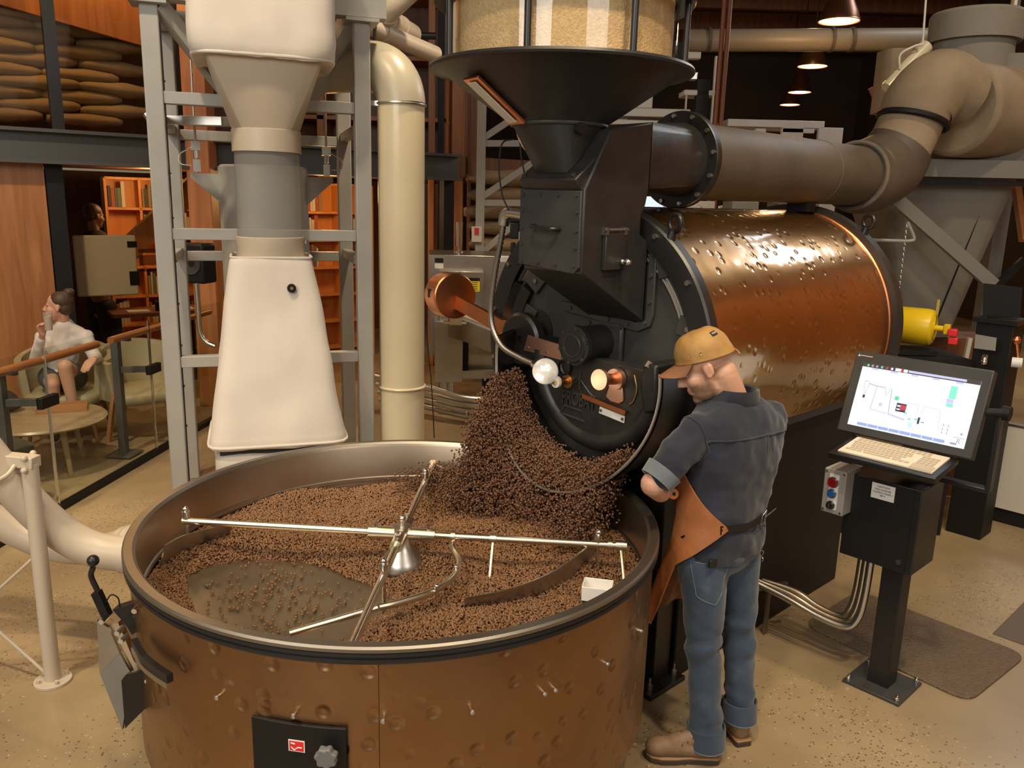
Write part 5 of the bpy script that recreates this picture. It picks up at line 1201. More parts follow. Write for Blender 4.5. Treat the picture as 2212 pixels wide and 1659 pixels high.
# monitor, tilted back, with graphic screen
tl = math.atan2(.12, .35)
MS = Mat.Translation(K(1.1375, .76, 1.357)) @ Mat.Rotation(-tl, 4, 'X')
mo = put(MB(MS).box((0, .025, 0), (.565, .05, .372)), 'monitor', 'charcoal', co, bev=.005)
MT['scr'] = mat('lit_screen', (.1, .1, .1), .3, emit=(.80, .88, 1.0), es=.95)
SW, SH = .485, .285
put(MB(MS).box((.003, -.0005, -.008), (SW, .002, SH)), 'screen', 'scr', mo)
def em(n, c, s=.9): MT[n] = mat(n, (.02, .02, .02), .4, emit=c, es=s); return n
em('s_dark', (.05, .03, .03)); em('s_grey', (.35, .36, .42)); em('s_green', (.10, .75, .35)); em('s_green2', (.25, .85, .60)); em('s_red', (.55, .04, .08)); em('s_blue', (.33, .42, .80)); em('s_lav', (.60, .60, .85)); em('s_white', (.95, .97, 1.0)); em('s_black', (.03, .03, .05)); em('s_cyan', (.55, .88, .95))
def S(u, v, w, h, mt_, d=.0018, nm='screen_graphic'):
    """rectangle on the screen, u right, v down, in screen fractions (centre)"""
    x = .003+(u-.5)*SW; z = -.008+(.5-v)*SH
    return put(MB(MS).box((x, -d, z), (w*SW, .0006, h*SH)), nm, mt_, mo, flat=True)
S(.5, .03, 1, .06, 's_dark')
for u, c in ((.02, 's_dark'), (.05, 's_green'), (.09, 's_grey'), (.13, 's_grey'), (.175, 's_green'), (.22, 's_red'), (.265, 's_white')): S(u, .03, .018, .034, c, .0026)
S(.32, .03, .05, .045, 's_white', .0026); S(.355, .03, .02, .045, 's_red', .0026); S(.385, .03, .035, .045, 's_white', .0026); S(.65, .028, .48, .034, 's_lav', .0026)
for u in (.12, .29, .47, .65, .84): S(u, .075, .06, .03, 's_lav')
for (u0, v0, u1, v1, c, w) in ((.06, .28, .09, .28, 's_grey', .01), (.055, .28, .075, .47, 's_grey', .006), (.105, .28, .085, .47, 's_grey', .006), (.10, .31, .16, .33, 's_grey', .012), (.16, .33, .25, .33, 's_grey', .012), (.175, .33, .165, .70, 's_lav', .016), (.165, .70, .31, .72, 's_lav', .016), (.25, .33, .27, .44, 's_grey', .006), (.30, .33, .28, .44, 's_grey', .006), (.31, .34, .325, .62, 's_grey', .010), (.325, .62, .33, .72, 's_grey', .010), (.33, .72, .48, .76, 's_lav', .03), (.45, .50, .56, .50, 's_grey', .004), (.56, .50, .57, .62, 's_grey', .004), (.60, .50, .75, .52, 's_grey', .004), (.75, .52, .76, .74, 's_grey', .004), (.62, .50, .60, .62, 's_grey', .004), (.76, .74, .78, .82, 's_grey', .004), (.48, .69, .55, .71, 's_grey', .004)):
    x0, z0, x1, z1 = .003+(u0-.5)*SW, -.008+(.5-v0)*SH, .003+(u1-.5)*SW, -.008+(.5-v1)*SH
    m = MB(MS); m.bar((x0, -.0018, z0), (x1, -.0018, z1), .0006, w*SW*.5, up=(-(z1-z0), 0, x1-x0)); put(m, 'screen_graphic', c, mo, flat=True)
S(.08, .52, .02, .05, 's_black'); S(.245, .60, .03, .05, 's_lav'); S(.37, .46, .035, .06, 's_green'); S(.425, .59, .085, .13, 's_black'); S(.44, .585, .05, .08, 's_red', .0026); S(.405, .57, .03, .025, 's_white', .0026); S(.405, .62, .03, .02, 's_white', .0026)
S(.475, .655, .02, .02, 's_green'); S(.515, .735, .02, .02, 's_green'); S(.57, .72, .022, .02, 's_green'); S(.595, .73, .018, .10, 's_black'); S(.63, .745, .03, .015, 's_grey'); S(.535, .82, .035, .07, 's_cyan')
S(.81, .23, .055, .19, 's_green2'); S(.80, .36, .055, .06, 's_lav'); S(.805, .42, .055, .05, 's_green2')
for u, v in ((.80, .72), (.84, .72), (.80, .78), (.84, .78), (.80, .83), (.84, .83)): S(u, v, .006, .035, 's_grey')
for k in range(8): S(.13+k*.095, .955, .09, .045, 's_blue')
S(.91, .955, .05, .03, 's_grey')
S(.945, .86, .09, .004, 's_black')
def stxt(s, u, v, size, mt_='s_black'):
    x = .003+(u-.5)*SW; z = -.008+(.5-v)*SH; return text(s, size, .0003, mt_, MS @ Mat.Translation((x, -.0022, z)) @ Mat.Rotation(PI/2, 4, 'X'), 'screen_text', mo)
stxt('R', .945, .915, .028, 's_grey')
star = [(math.cos(PI/2+PI*i/5)*(.0075 if i % 2 == 0 else .0032), 0, math.sin(PI/2+PI*i/5)*(.0075 if i % 2 == 0 else .0032)) for i in range(10)]
m = MB(MS); m.prism([(.003+(.955-.5)*SW+a, -.0018, -.008+(.5-.80)*SH+c_) for a, b, c_ in star], (0, -.0006, 0)); put(m, 'screen_star', 's_grey', mo, flat=True)
m = MB(MS); m.box((-.235, -.0005, .165), (.055, .001, .003)); m.prism([(-.272, -.0005, .160), (-.262, -.0005, .160), (-.267, -.0005, .172)], (0, -.001, 0)); put(m, 'maker_mark', 'offwhite', mo)
# swing yoke carrying the monitor
m = MB(); m.bar(K(1.455, .86, 1.36), K(1.455, .86, 1.02), .05, .02, up=(1, 0, 0)); m.bar(K(1.46, .86, 1.025), K(1.12, .86, 1.025), .05, .02)
yk = put(m, 'yoke', 'black_satin', co, bev=.004)
m = MB(); m.cyl(K(1.41, .80, 1.36), K(1.475, .86, 1.36), .018, n=16); m.cyl(K(1.46, .86, 1.36), K(1.49, .86, 1.36), .03, n=16); put(m, 'tilt_knob', 'black_dull', yk)
m = MB(); m.box(K(1.15, .84, 1.08), (.10, .10, .12)); put(m, 'neck', 'black_satin', co, bev=.004)
# push-button station
bs = put(kbox(MB(), .862, .962, .62, .76, .815, 1.02), 'button_box', 'greypaint', co, bev=.003)
bst = put(kbox(MB(), .888, .932, .617, .62, .835, 1.0), 'button_legend', 'white', bs)
for z, mt_, r_ in ((.965, mat('red_button', (.28, .008, .012), .3), .021), (.912, mat('blue_button', (.02, .10, .30), .3), .017), (.858, MT['black_satin'], .016)):
    m = MB(); m.cyl(K(.91, .622, z), K(.91, .606, z), r_+.004, n=28); bz = put(m, 'bezel', 'chrome', bs)
    m = MB(); m.cyl(K(.91, .608, z), K(.91, .592, z), r_, r_*.92, n=28); put(m, 'button', mt_, bz)
m = MB(); m.box(K(.91, .590, .858), (.006, .006, .024)); put(m, 'key_slot', 'steel', bs)
for x in (.872, .952):
    for z in (.828, 1.008): m = MB(); m.cyl(K(x, .622, z), K(x, .616, z), .005, n=10); put(m, 'cover_screw', 'galv', bs)

# conduits from pedestal to console
for k in range(3):
    d = .05*k
    pts = [LW(.51, .72+d, .30-.015*k), LW(.68, .74+d, .27), LW(.86-.02*k, .75+d*.9, .235), LW(.985-.03*k, .76+d*.8, .235), LW(1.03-.035*k, .77+d*.7, .29), LW(1.045-.035*k, .78+d*.7, .40), LW(1.05-.035*k, .785+d*.7, .61)]
    m = MB(); m.tube(bez(pts, 10), .017, 14); put(m, 'conduit', 'rod' if k else 'galv', label='%s bent conduit from pedestal up into the console' % ('nearest', 'middle', 'farthest')[k], cat='conduit', group='three conduits of the console')
m = MB(); a = LW(.56, .80, 0); m.bar((a.x, a.y, 0), (a.x, a.y, .26), .03, .012, up=tuple(UX)); m.bar(LW(.52, .70, .265), LW(.60, .90, .265), .02, .02); put(m, 'conduit_bracket', 'steel_dark', label='thin steel bracket holding the conduits at the pedestal', cat='bracket')
# mat
mc = [Vec(q) for q in ((1.57, 3.93, 0), (2.03, 4.34, 0), (2.60, 3.68, 0), (2.09, 3.27, 0))]
def rounded(pts, r, n=6):
    out = []
    for i in range(len(pts)):
        p, a, b = pts[i], (pts[i-1]-pts[i]).normalized(), (pts[(i+1) % len(pts)]-pts[i]).normalized()
        s, e = p+a*r, p+b*r
        for k in range(n+1): t = k/n; out.append(s*(1-t)**2+p*2*t*(1-t)+e*t*t)
    return out
MT['matrub'] = mat('rubber_mat', (.150, .105, .068), .75, 0, (50, (.12, .083, .053)), (85, .45, 'dimple'))
m = MB(); m.prism(rounded(mc, .09), (0, 0, .014)); put(m, 'floor_mat', 'matrub', label='brown rubber floor mat with rounded corners beside the console', cat='mat', bev=.004)
MT['darkstrip'] = mat('dark_floor_strip', (.12, .085, .055), .6)
m = MB(); m.prism([LW(1.35, 1.72, .0), LW(2.6, 1.72, .0), LW(2.6, 2.3, .0), LW(1.35, 2.3, .0)], (0, 0, .004)); put(m, 'floor_runner', 'darkstrip', label='dull brown floor runner before the low white wall', cat='runner')
# low partition
lw_ = thing('low_partition', 'low off-white partition with black kick board at right edge', 'partition', (3.30, 5.66, 0), -AZ)
put(MB().box((.9, .04, .41), (1.9, .05, .60)), 'panel', 'offwhite', lw_); put(MB().box((.9, .06, .08), (1.9, .05, .16)), 'kick_board', 'black_dull', lw_)
put(MB().box((.9, .04, .72), (1.9, .06, .015)), 'top_strip', 'galv', lw_)

# ================================================================= right side machinery
# hanging chain
ct, cbm = PY(1960, 480, 5.6), PY(1932, 722, 5.6)
chn = thing('chain', 'thin silver chain hanging beside the drum end', 'chain', cbm)
nl = 40
for k in range(nl):
    p = ct+(cbm-ct)*((k+.5)/nl); d = (cbm-ct).normalized(); x, y, z_ = frame_of(d); s_ = x if k % 2 else y
    L_ = (cbm-ct).length/nl*.72
    ring = [p+d*(math.cos(2*PI*i/10)*L_)+s_*(math.sin(2*PI*i/10)*.007) for i in range(10)]
    m = MB(); m.tube(ring, .0022, 5, closed=True); put(m, 'link', 'galv', chn, True)
# insulated exhaust
ie = thing('insulated_exhaust', 'tan insulated exhaust pipe rising in two lagged elbows', 'pipe', LW(.1, 2.3, 2.2))
A0, A1 = LW(.1, 2.10, 2.355), LW(.1, 2.42, 2.36); A2 = Vec((2.37, 5.38, 2.45)); A3 = PY(1985, 228, 5.42); A4 = PY(2030, 185, 5.46); A5 = PY(2120, 218, 5.6)
MT['lag_dark'] = mat('lagging_dark', (.10, .085, .07), .8, 0, (6, (.16, .12, .085)), (20, .25))
put(MB().tube(bez([A1+Vec((.02, .02, .0)), A2, A3], 10), .192, 40), 'lagged_pipe', 'canvas_tan', ie, True)
el1 = bez([LW(.1, 2.22, 2.355), LW(.1, 2.36, 2.352), A2+Vec((-.02, 0, -.02)), PY(1945, 318, 5.40)], 8)
put(MB().tube(el1, [.205+.022*math.sin(PI*i/(len(el1)-1)) for i in range(len(el1))], 44, caps=True), 'lower_elbow_jacket', 'duct', ie, True)
for p in (el1[0], el1[-1]):
    pass
d_ = (el1[1]-el1[0]); m = MB(); m.torus(tuple(el1[0]), tuple(d_), .198, .014, 48, 8); put(m, 'jacket_edge', 'lag_dark', ie, True)
el2 = bez([PY(1972, 262, 5.41), A3, A4, PY(2080, 205, 5.52)], 8)
put(MB().tube(el2, [.20+.022*math.sin(PI*i/(len(el2)-1)) for i in range(len(el2))], 44), 'upper_elbow_jacket', 'canvas_tan', ie, True)
d_ = (el2[1]-el2[0]); m = MB(); m.torus(tuple(el2[0]), tuple(d_), .205, .020, 48, 8); put(m, 'jacket_edge', 'black_dull', ie, True)
# insulated body: horizontal sleeve, upright collar, hopper cone
ib_ = thing('insulated_collector', 'large grey canvas-lagged dust collector on a steel frame at right', 'collector', (3.0, 6.0, 2.45))
s0, s1 = PY(2060, 235, 5.62), PY(2170, 250, 5.95)
m = MB(); m.cyl(s0, s1, .30, .31, n=48); put(m, 'inlet_sleeve', 'canvas_tan', ib_, True, bev=.03)
b_ = PY(2215, 235, 6.1); m = MB(); m.loft([[(b_.x+dx*.42, b_.y+dy*.35, z) for dx, dy, _ in rsq(1, 1, 0, 6, 40)] for z in (b_.z-.33, b_.z-.30, b_.z, b_.z+.28, b_.z+.31)]); put(m, 'body_jacket', 'canvas_grey', ib_, True, sharp=60)
m = MB(); a = PY(2090, 325, 5.75); m.loft([[(a.x+.28*(1-.0*k)+dx*(.50-.06*k), a.y+.3+dy*(.36-.04*k), a.z+.14-.10*k) for dx, dy, _ in rsq(1, 1, 0, 5, 40)] for k in range(3)]); put(m, 'hanging_skirt', 'canvas_grey', ib_, True, sharp=60)
c0 = PY(2095, 150, 6.0); m = MB(); m.cyl((c0.x, 6.0, c0.z-.15), (c0.x, 6.0, c0.z+.36), .255, n=48); put(m, 'collar_jacket', 'canvas_grey', ib_, True)
m = MB(); m.lathe([(.255, .18), (.292, .17), (.295, .34), (.28, .36), (.2, .362), (0, .355)], 48, c=(c0.x, 6.0, c0.z)); put(m, 'collar_cap', 'canvas_grey', ib_, True)
q1 = [PY(x, y, 6.05) for x, y in ((1880, 420), (2165, 395), (2050, 720), (1945, 705))]
top_c = (q1[0]+q1[1])/2; bot_c = (q1[2]+q1[3])/2
rt_ = [(top_c.x+dx*.50, 6.25+dy*.42, top_c.z+.1) for dx, dy, _ in rsq(1, 1, 0, 9, 48)]; rb_ = [(bot_c.x+.02+dx*.17, 6.2+dy*.17, bot_c.z-.05) for dx, dy, _ in rsq(1, 1, 0, 7, 48)]
put(MB().loft([rt_, rb_]), 'cone_jacket', 'canvas_grey', ib_, True, sharp=60)
m = MB(); a, b = PY(2135, 415, 5.86), PY(2020, 700, 6.0); m.tube([a, b], .006, 6); put(m, 'jacket_seam', 'black_dull', ib_, True)
m = MB(); m.cyl((3.36, 6.0, 3.0), (3.36, 6.0, 4.5), .03, n=10); put(m, 'stay', 'steel_dark', ib_, True)
# back jacket box and hanger left of the collar
a = PY(1945, 165, 6.3); m = MB(); m.loft([[(a.x+dx*.16, a.y+dy*.14, a.z+zz) for dx, dy, _ in rsq(1, 1, 0, 4, 32)] for zz in (-.26, -.22, .12, .17)]); put(m, 'side_jacket', 'canvas_tan', ib_, True, sharp=60)
m = MB(); m.cyl(PY(2000, 100, 6.0), PY(1915, 190, 5.9), .05, .04, n=16); put(m, 'stub_pipe', 'cream', ib_, True)
hr = thing('hanger_rod', 'thin pale rod hanging from the roof over the lagged elbow', 'rod', PY(1993, 90, 5.9))
m = MB(); m.cyl(PY(1993, 96, 5.9), PY(2003, -40, 5.9), .007, n=8); put(m, 'rod', 'offwhite', hr, True)
m = MB(); m.tube(bez([PY(1993, 96, 5.9), PY(1975, 100, 5.9), PY(1945, 118, 5.9), PY(1944, 150, 5.9)], 6), .008, 8); put(m, 'clevis', 'offwhite', hr, True)
# steel support
sf_ = thing('collector_frame', 'grey steel support frame below the lagged collector', 'frame', (3.1, 5.8, 0))
def sfb(p, q, w, h, nm, mt_='greypaint', Y0=5.75, Y1=5.75):
    m = MB(); m.bar(PY(*p, Y0), PY(*q, Y1), w, h); return put(m, nm, mt_, sf_, True)
MT['framegrey'] = mat('frame_grey', (.20, .19, .165), .5)
sfb((1955, 362), (2240, 368), .10, .115, 'beam', 'framegrey'); sfb((1960, 392), (2240, 398), .06, .03, 'lower_flange', 'black_dull')
sfb((1935, 430), (2145, 615), .05, .085, 'diagonal', 'framegrey', 5.7, 5.7)
p = PY(2165, 420, 6.6); m = MB(); m.bar((p.x, 6.6, 0), (p.x, 6.6, 2.5), .11, .11, up=(0, 1, 0)); put(m, 'column', 'framegrey', sf_, True)
p = PY(1880, 600, 6.7); m = MB(); m.bar((p.x, 6.7, 0), (p.x, 6.7, 2.5), .10, .10, up=(0, 1, 0)); put(m, 'column', 'framegrey', sf_, True)
sfb((2195, 400), (2212, 520), .05, .05, 'red_strut', 'woodcol', 6.4, 6.2); sfb((2130, 640), (2212, 560), .04, .05, 'brace', 'black_dull', 6.4, 6.4); sfb((1985, 660), (2060, 600), .03, .03, 'brace', 'greypaint', 6.6, 6.6)
m = MB(); m.tube(bez([PY(1885, 518, 5.6), PY(1935, 520, 5.6), PY(1968, 520, 5.6), PY(1974, 512, 5.6), PY(1960, 480, 5.6)], 6), .011, 8); put(m, 'hand_hook', 'greypaint', sf_, True)
put(MB().box(PY(1915, 530, 6.4), (.38, .05, .5)), 'back_plate', 'framegrey', sf_, True)
m = MB(); m.box(PY(1903, 480, 6.35), (.17, .02, .20)); put(m, 'tan_plate', 'canvas_tan', sf_, True)
# yellow blower motor
ym = thing('blower_motor', 'bright yellow motor with grille behind the drum', 'motor', PY(1995, 760, 5.4))
MT['yellow'] = mat('yellow_enamel', (.80, .55, .015), .32); yc = PY(1985, 705, 5.4); ax = Vec((.80, -.60, 0))
ML = Mat.Translation(yc) @ ax.to_track_quat('Z', 'Y').to_matrix().to_4x4()
put(MB(ML).lathe([(.0, -.13), (.115, -.13), (.122, -.12), (.122, .05), (.115, .08), (.095, .095), (.086, .096)], 48), 'fan_cover', 'yellow', ym, True)
put(MB(ML).lathe([(0, .088), (.086, .088), (.088, .094)], 40), 'grille_back', 'black_dull', ym, True)
for rr_ in (.03, .042, .054, .066, .078): put(MB(ML).torus((0, 0, .096), (0, 0, 1), rr_, .003, 36, 6), 'grille_ring', 'yellow', ym, True)
put(MB(ML).cyl((0, 0, .09), (0, 0, .16), .020, n=16), 'shaft_cap', 'yellow', ym, True)
put(MB(ML).box((0, 0, .17), (.055, .065, .035)), 'shaft_guard', 'yellow', ym, True, bev=.004)
put(MB(ML).lathe([(0, -.40), (.10, -.40), (.105, -.39), (.105, -.13)], 32), 'stator', 'steel_dark', ym, True)
for k in range(12):
    a = 2*PI*k/12; put(MB(ML).box((math.cos(a)*.108, math.sin(a)*.108, -.27), (.012, .012, .24)), 'fin', 'steel_dark', ym, True)
put(MB().box(yc+Vec((-.03, .02, -.165)), (.26, .22, .03)), 'motor_foot', 'black_dull', ym, True)
m = MB(); p = PY(2058, 718, 5.25); MT['redplug'] = mat('red_plug', (.75, .03, .035), .35); m.box(p, (.055, .06, .045), rz=-.6); m.box(p+Vec((.01, 0, -.055)), (.055, .06, .045), rz=-.6); put(m, 'red_plug', 'redplug', label='red plug connector right of the yellow motor', cat='plug', bev=.006)
m = MB(); p = PY(2024, 665, 5.5); m.box(p, (.02, .02, .11)); put(m, 'yellow_lever', mat('dull_yellow', (.45, .36, .10), .5), label='upright dull yellow lever behind the yellow motor', cat='lever')
mb_ = thing('motor_table', 'dark steel machine table carrying the yellow motor', 'table', (yc.x, yc.y, 0))
put(MB().box((yc.x-.12, yc.y+.05, yc.z-.21), (.80, .50, .05)), 'table_top', 'black_dull', mb_, True)
for sx in (-1, 1):
    for sy in (-1, 1): put(MB().box((yc.x-.12+sx*.33, yc.y+.05+sy*.2, (yc.z-.23)/2), (.07, .07, yc.z-.23)), 'leg', 'black_dull', mb_, True)
for k in range(8): put(MB().box((yc.x-.42+k*.09, yc.y-.12, yc.z-.30), (.05, .08, .12+.03*(k % 3))), 'gear_box', 'charcoal', mb_, True)
# black sampling post
bpst = thing('sampling_post', 'black sampling column with open lid and pale plate at right', 'machine', PY(2140, 950, 5.3))
g = PY(2143, 820, 5.3)
put(MB().box((g.x, 5.3, .73), (.22, .22, 1.46), rz=-AZ), 'column', 'black_dull', bpst, True, bev=.006)
put(MB().box((g.x, 5.3, 1.475), (.26, .26, .03), rz=-AZ), 'rim_plate', 'black_satin', bpst, True)
m = MB(); m.cyl((g.x, 5.3, 1.47), (g.x, 5.3, 1.495), .085, n=32); put(m, 'mouth', 'black_dull', bpst, True)
a, b, c_, d_ = PY(2125, 612, 5.45), PY(2208, 622, 5.35), PY(2203, 690, 5.35), PY(2122, 684, 5.45); m = MB(); m.prism([a, b, c_, d_], (.01, .012, 0)); put(m, 'open_lid', 'black_dull', bpst, True)
a, b, c_, d_ = PY(2107, 722, 5.12), PY(2153, 730, 5.06), PY(2150, 758, 5.06), PY(2104, 752, 5.12); m = MB(); m.prism([a, b, c_, d_], (.008, .012, 0)); put(m, 'pale_plate', 'galv', bpst, True)
m = MB(); p = PY(2128, 770, 5.10); m.cyl(p, p+Vec((-.02, -.03, -.02)), .018, n=12); m.sph(p+Vec((-.02, -.03, -.03)), .02, 12); put(m, 'spout', 'chrome', bpst, True)
m = MB(); p = PY(2185, 782, 5.1); m.cyl(p, p+Vec((.05, -.03, 0)), .032, n=20); put(m, 'round_knob', 'white', bpst, True)
m = MB(); p = PY(2195, 735, 5.15); m.cyl(p, p+Vec((.02, -.02, -.12)), .012, n=10); m.sph(p, .03, 10); put(m, 'tap', 'copper_plain', bpst, True)
# brownish bin behind console
bn_ = thing('waste_tub', 'open rust-brown wooden tub behind the console monitor', 'tub', PY(2085, 860, 6.2))
p = PY(2070, 800, 6.2); put(MB().box((p.x, 6.2, .62), (.42, .36, 1.24)), 'tub_body', 'wooddark', bn_, True); m = MB(); m.bar(PY(2095, 730, 6.0), PY(2082, 790, 6.0), .03, .03); put(m, 'pale_rim', 'offwhite', bn_, True)
# ================================================================= pendant lamps, roof duct, far machines
MT['shade'] = mat('lamp_shade', (.14, .055, .02), .35, .6); MT['lampin'] = mat('lamp_inside', (.9, .7, .4), .5, emit=(1, .62, .25), es=3.2)
for i, (x, y, Y, lb) in enumerate(((1812, 47, 10., 'nearest and largest bronze pendant lamp under the dark roof'), (1755, 144, 13.6, 'second bronze pendant lamp in the receding row'), (1727, 200, 17.4, 'third bronze pendant lamp in the receding row'), (1706, 227, 20., 'farthest and smallest bronze pendant lamp in the row'))):
    p = PY(x, y, Y); pl = thing('pendant_lamp', lb, 'lamp', p, group='pendant lamps')
    put(MB().lathe([(.225, 0), (.228, .02), (.20, .10), (.13, .26), (.09, .36), (.05, .42), (.04, .50), (0, .50)], 40), 'shade', 'shade', pl)
    put(MB().lathe([(.215, .012), (.0, .03)], 32), 'diffuser', 'lampin', pl); m = MB(); m.cyl((0, 0, .5), (0, 0, 6.5-p.z), .012, n=8); put(m, 'stem', 'black_dull', pl)
    m = MB(); m.torus((0, 0, .01), (0, 0, 1), .226, .007, 40, 6); put(m, 'shade_rim', 'copper_plain', pl)
    lamp_pt('pendant_bulb', p+Vec((0, 0, -.05)), 30, (1, .6, .25), .15)
a, b = PY(1480, 88, 11), PY(2040, 82, 11); rfd = thing('roof_duct', 'long horizontal beige duct high across the dark roof', 'duct', a); m = MB(); MT['dimduct'] = mat('dim_duct', (.22, .185, .13), .45); m.cyl(a, b+Vec((.5, 0, 0)), .135, n=32); put(m, 'duct', 'dimduct', rfd, True)
for x in (1530, 1795, 1838): m = MB(); q = PY(x, 86, 11); m.cyl(q-Vec((.02, 0, 0)), q+Vec((.02, 0, 0)), .15, n=32); put(m, 'duct_band', 'duct', rfd, True)
lamp_pt('roof_spot', PY(1766, 14, 12), 12, (1, .8, .5), .05)
# pale packaging machinery behind the duct
pk = thing('packing_machine', 'pale packing machine frame seen between hopper and duct', 'machine', PY(1500, 460, 8.6))
def pkb(x0, y0, x1, y1, Y=8.6, dep=.3, mt_='offwhite', nm='panel'):
    a, b = PY(x0, y1, Y), PY(x1, y0, Y); return put(MB().box(((a.x+b.x)/2, Y+dep/2, (a.z+b.z)/2), (abs(b.x-a.x), dep, abs(b.z-a.z))), nm, mt_, pk, True, bev=.008)
pkb(1345, 185, 1412, 232); pkb(1330, 236, 1492, 250, nm='rail'); pkb(1320, 262, 1500, 268, nm='rail'); pkb(1478, 195, 1545, 205, nm='rail'); pkb(1478, 200, 1486, 268, nm='post', dep=.05); pkb(1538, 120, 1546, 280, nm='post', dep=.05); pkb(1480, 112, 1515, 126, nm='bracket', dep=.1); pkb(1490, 155, 1508, 172, nm='bracket', dep=.1, mt_='galv'); pkb(1500, 170, 1535, 265, dep=.1, mt_='black_dull', nm='dark_unit')
pkb(1420, 90, 1478, 170, Y=8.9, dep=.1, mt_='black_dull', nm='dark_unit')
pkb(1400, 435, 1545, 900, Y=8.2, dep=.5, nm='cabinet'); pkb(1545, 436, 1640, 890, Y=8.4, dep=.4, mt_='greypaint', nm='cabinet'); pkb(1640, 440, 1770, 880, Y=8.6, dep=.4, mt_='canvas_grey', nm='cabinet')
for x in (1512, 1556): pkb(x-5, 444, x+5, 458, Y=8.18, dep=.02, mt_='galv', nm='handle')
pt_ = thing('white_bench', 'white bench top with bracket legs beyond the duct', 'bench', PY(1680, 460, 9.0))
def ptb(x0, y0, x1, y1, Y=9.0, dep=.5, mt_='white', nm='top'):
    a, b = PY(x0, y1, Y), PY(x1, y0, Y); return put(MB().box(((a.x+b.x)/2, Y+dep/2, (a.z+b.z)/2), (abs(b.x-a.x), dep, abs(b.z-a.z))), nm, mt_, pt_, True, bev=.004)
ptb(1572, 262, 1782, 272); ptb(1680, 275, 1690, 845, nm='leg', dep=.06); ptb(1760, 275, 1770, 845, nm='leg', dep=.06); ptb(1690, 278, 1760, 286, nm='rail', dep=.06); ptb(1632, 278, 1655, 290, nm='bracket', dep=.1)
MT['redpaint'] = mat('red_brown_paint', (.20, .055, .02), .5)
for k, x in enumerate((1550, 1562)):
    p = PY(x, 200, 8.3); m = MB(); m.cyl((p.x, 8.3, 0), (p.x, 8.3, 6.5), .022, n=12); put(m, 'standpipe', 'redpaint', label='%s red-brown standpipe behind the duct flange' % ('left', 'right')[k], cat='pipe', group='red-brown standpipes')
p = PY(1445, 440, 7.4); MT['winlight'] = mat('lit_display', (.05, .05, .06), .3, emit=(.72, .85, 1.0), es=.9)
a, b = PY(1398, 470, 8.0), PY(1440, 425, 8.0); put(MB().box(((a.x+b.x)/2, 8.17, (a.z+b.z)/2), (b.x-a.x, .06, b.z-a.z)), 'display_screen', 'winlight', pk, True, bev=.004)
m = MB(); m.bar((PY(1995, 460, 9.6)), PY(1880, 190, 9.6), .03, .05); put(m, 'roof_brace', 'wooddark', label='dark slanting roof brace left of the lagged elbow', cat='brace')
# ================================================================= people
def skin_mat(name, spec=.4):
    m, nt, N, L, b = nodes(name); a = N.new('ShaderNodeVertexColor'); a.layer_name = 'tint'
    L.new(a.outputs['Color'], b.inputs['Base Color']); b.inputs['Roughness'].default_value = .48
    b.inputs['Subsurface Weight'].default_value = .12; b.inputs['Subsurface Radius'].default_value = (.02, .008, .004); b.inputs['Subsurface Scale'].default_value = .3
    return m
def paint(o, fn):
    me = o.data; at = me.color_attributes.new('tint', 'FLOAT_COLOR', 'POINT'); M_ = FRAME[o.name]
    buf = []
    for v in me.vertices: buf += [*fn(M_ @ v.co), 1.]
    at.data.foreach_set('color', buf)
def lerp(a, b, t): return tuple(x+(y-x)*max(0, min(1, t)) for x, y in zip(a, b))
MT['skin'] = skin_mat('skin')
SKIN = (.60, .335, .225)
def headframe(center, f, tilt_up=(0, 0, 1)):
    f = Vec(f).normalized(); l = Vec(tilt_up).cross(f).normalized(); u = f.cross(l).normalized()
    q = Mat((f, l, u)).transposed(); return q.to_4x4(), (lambda a, b, c: Vec(center)+f*a+l*b+u*c), q.to_quaternion(), f, l, u
def head_lumps(mb, HP, rot, s=1., male=True):
    E_ = lambda c, r: mb.sph(HP(*(x*s for x in c)), [x*s for x in r], 20, rot=rot)
    E_((-.012, 0, .045), (.098, .077, .086)); E_((.035, 0, -.025), (.060, .061, .085)); E_((.040, 0, -.072), (.048, .050 if male else .044, .042)); E_((.073, 0, -.098), (.022, .024, .018))
    E_((.080, 0, .022), (.016, .048, .013)); E_((.055, .036, -.022), (.032, .028, .030)); E_((.055, -.036, -.022), (.032, .028, .030))
    E_((.093, 0, .005), (.014, .009, .020)); E_((.105, 0, -.012), (.016, .010, .018)); E_((.114, 0, -.026), (.014, .012, .011)); E_((.102, .012, -.031), (.010, .008, .008)); E_((.102, -.012, -.031), (.010, .008, .008))
    E_((.088, 0, -.054), (.013, .024, .007)); E_((.086, 0, -.067), (.013, .021, .008)); E_((.078, 0, -.06), (.018, .03, .025))
    for k in (-1, 1):
        E_((-.004, .076*k, .002), (.020, .009, .028)); E_((-.001, .078*k, -.018), (.013, .008, .014)); E_((-.016, .083*k, .006), (.008, .006, .026))
def finger(mb, pts, r0, r1):
    P = [Vec(p) for p in pts]; n = len(P)
    for i in range(n-1): mb.cap(P[i], P[i+1], r0+(r1-r0)*i/(n-1), r0+(r1-r0)*(i+1)/(n-1), 10)
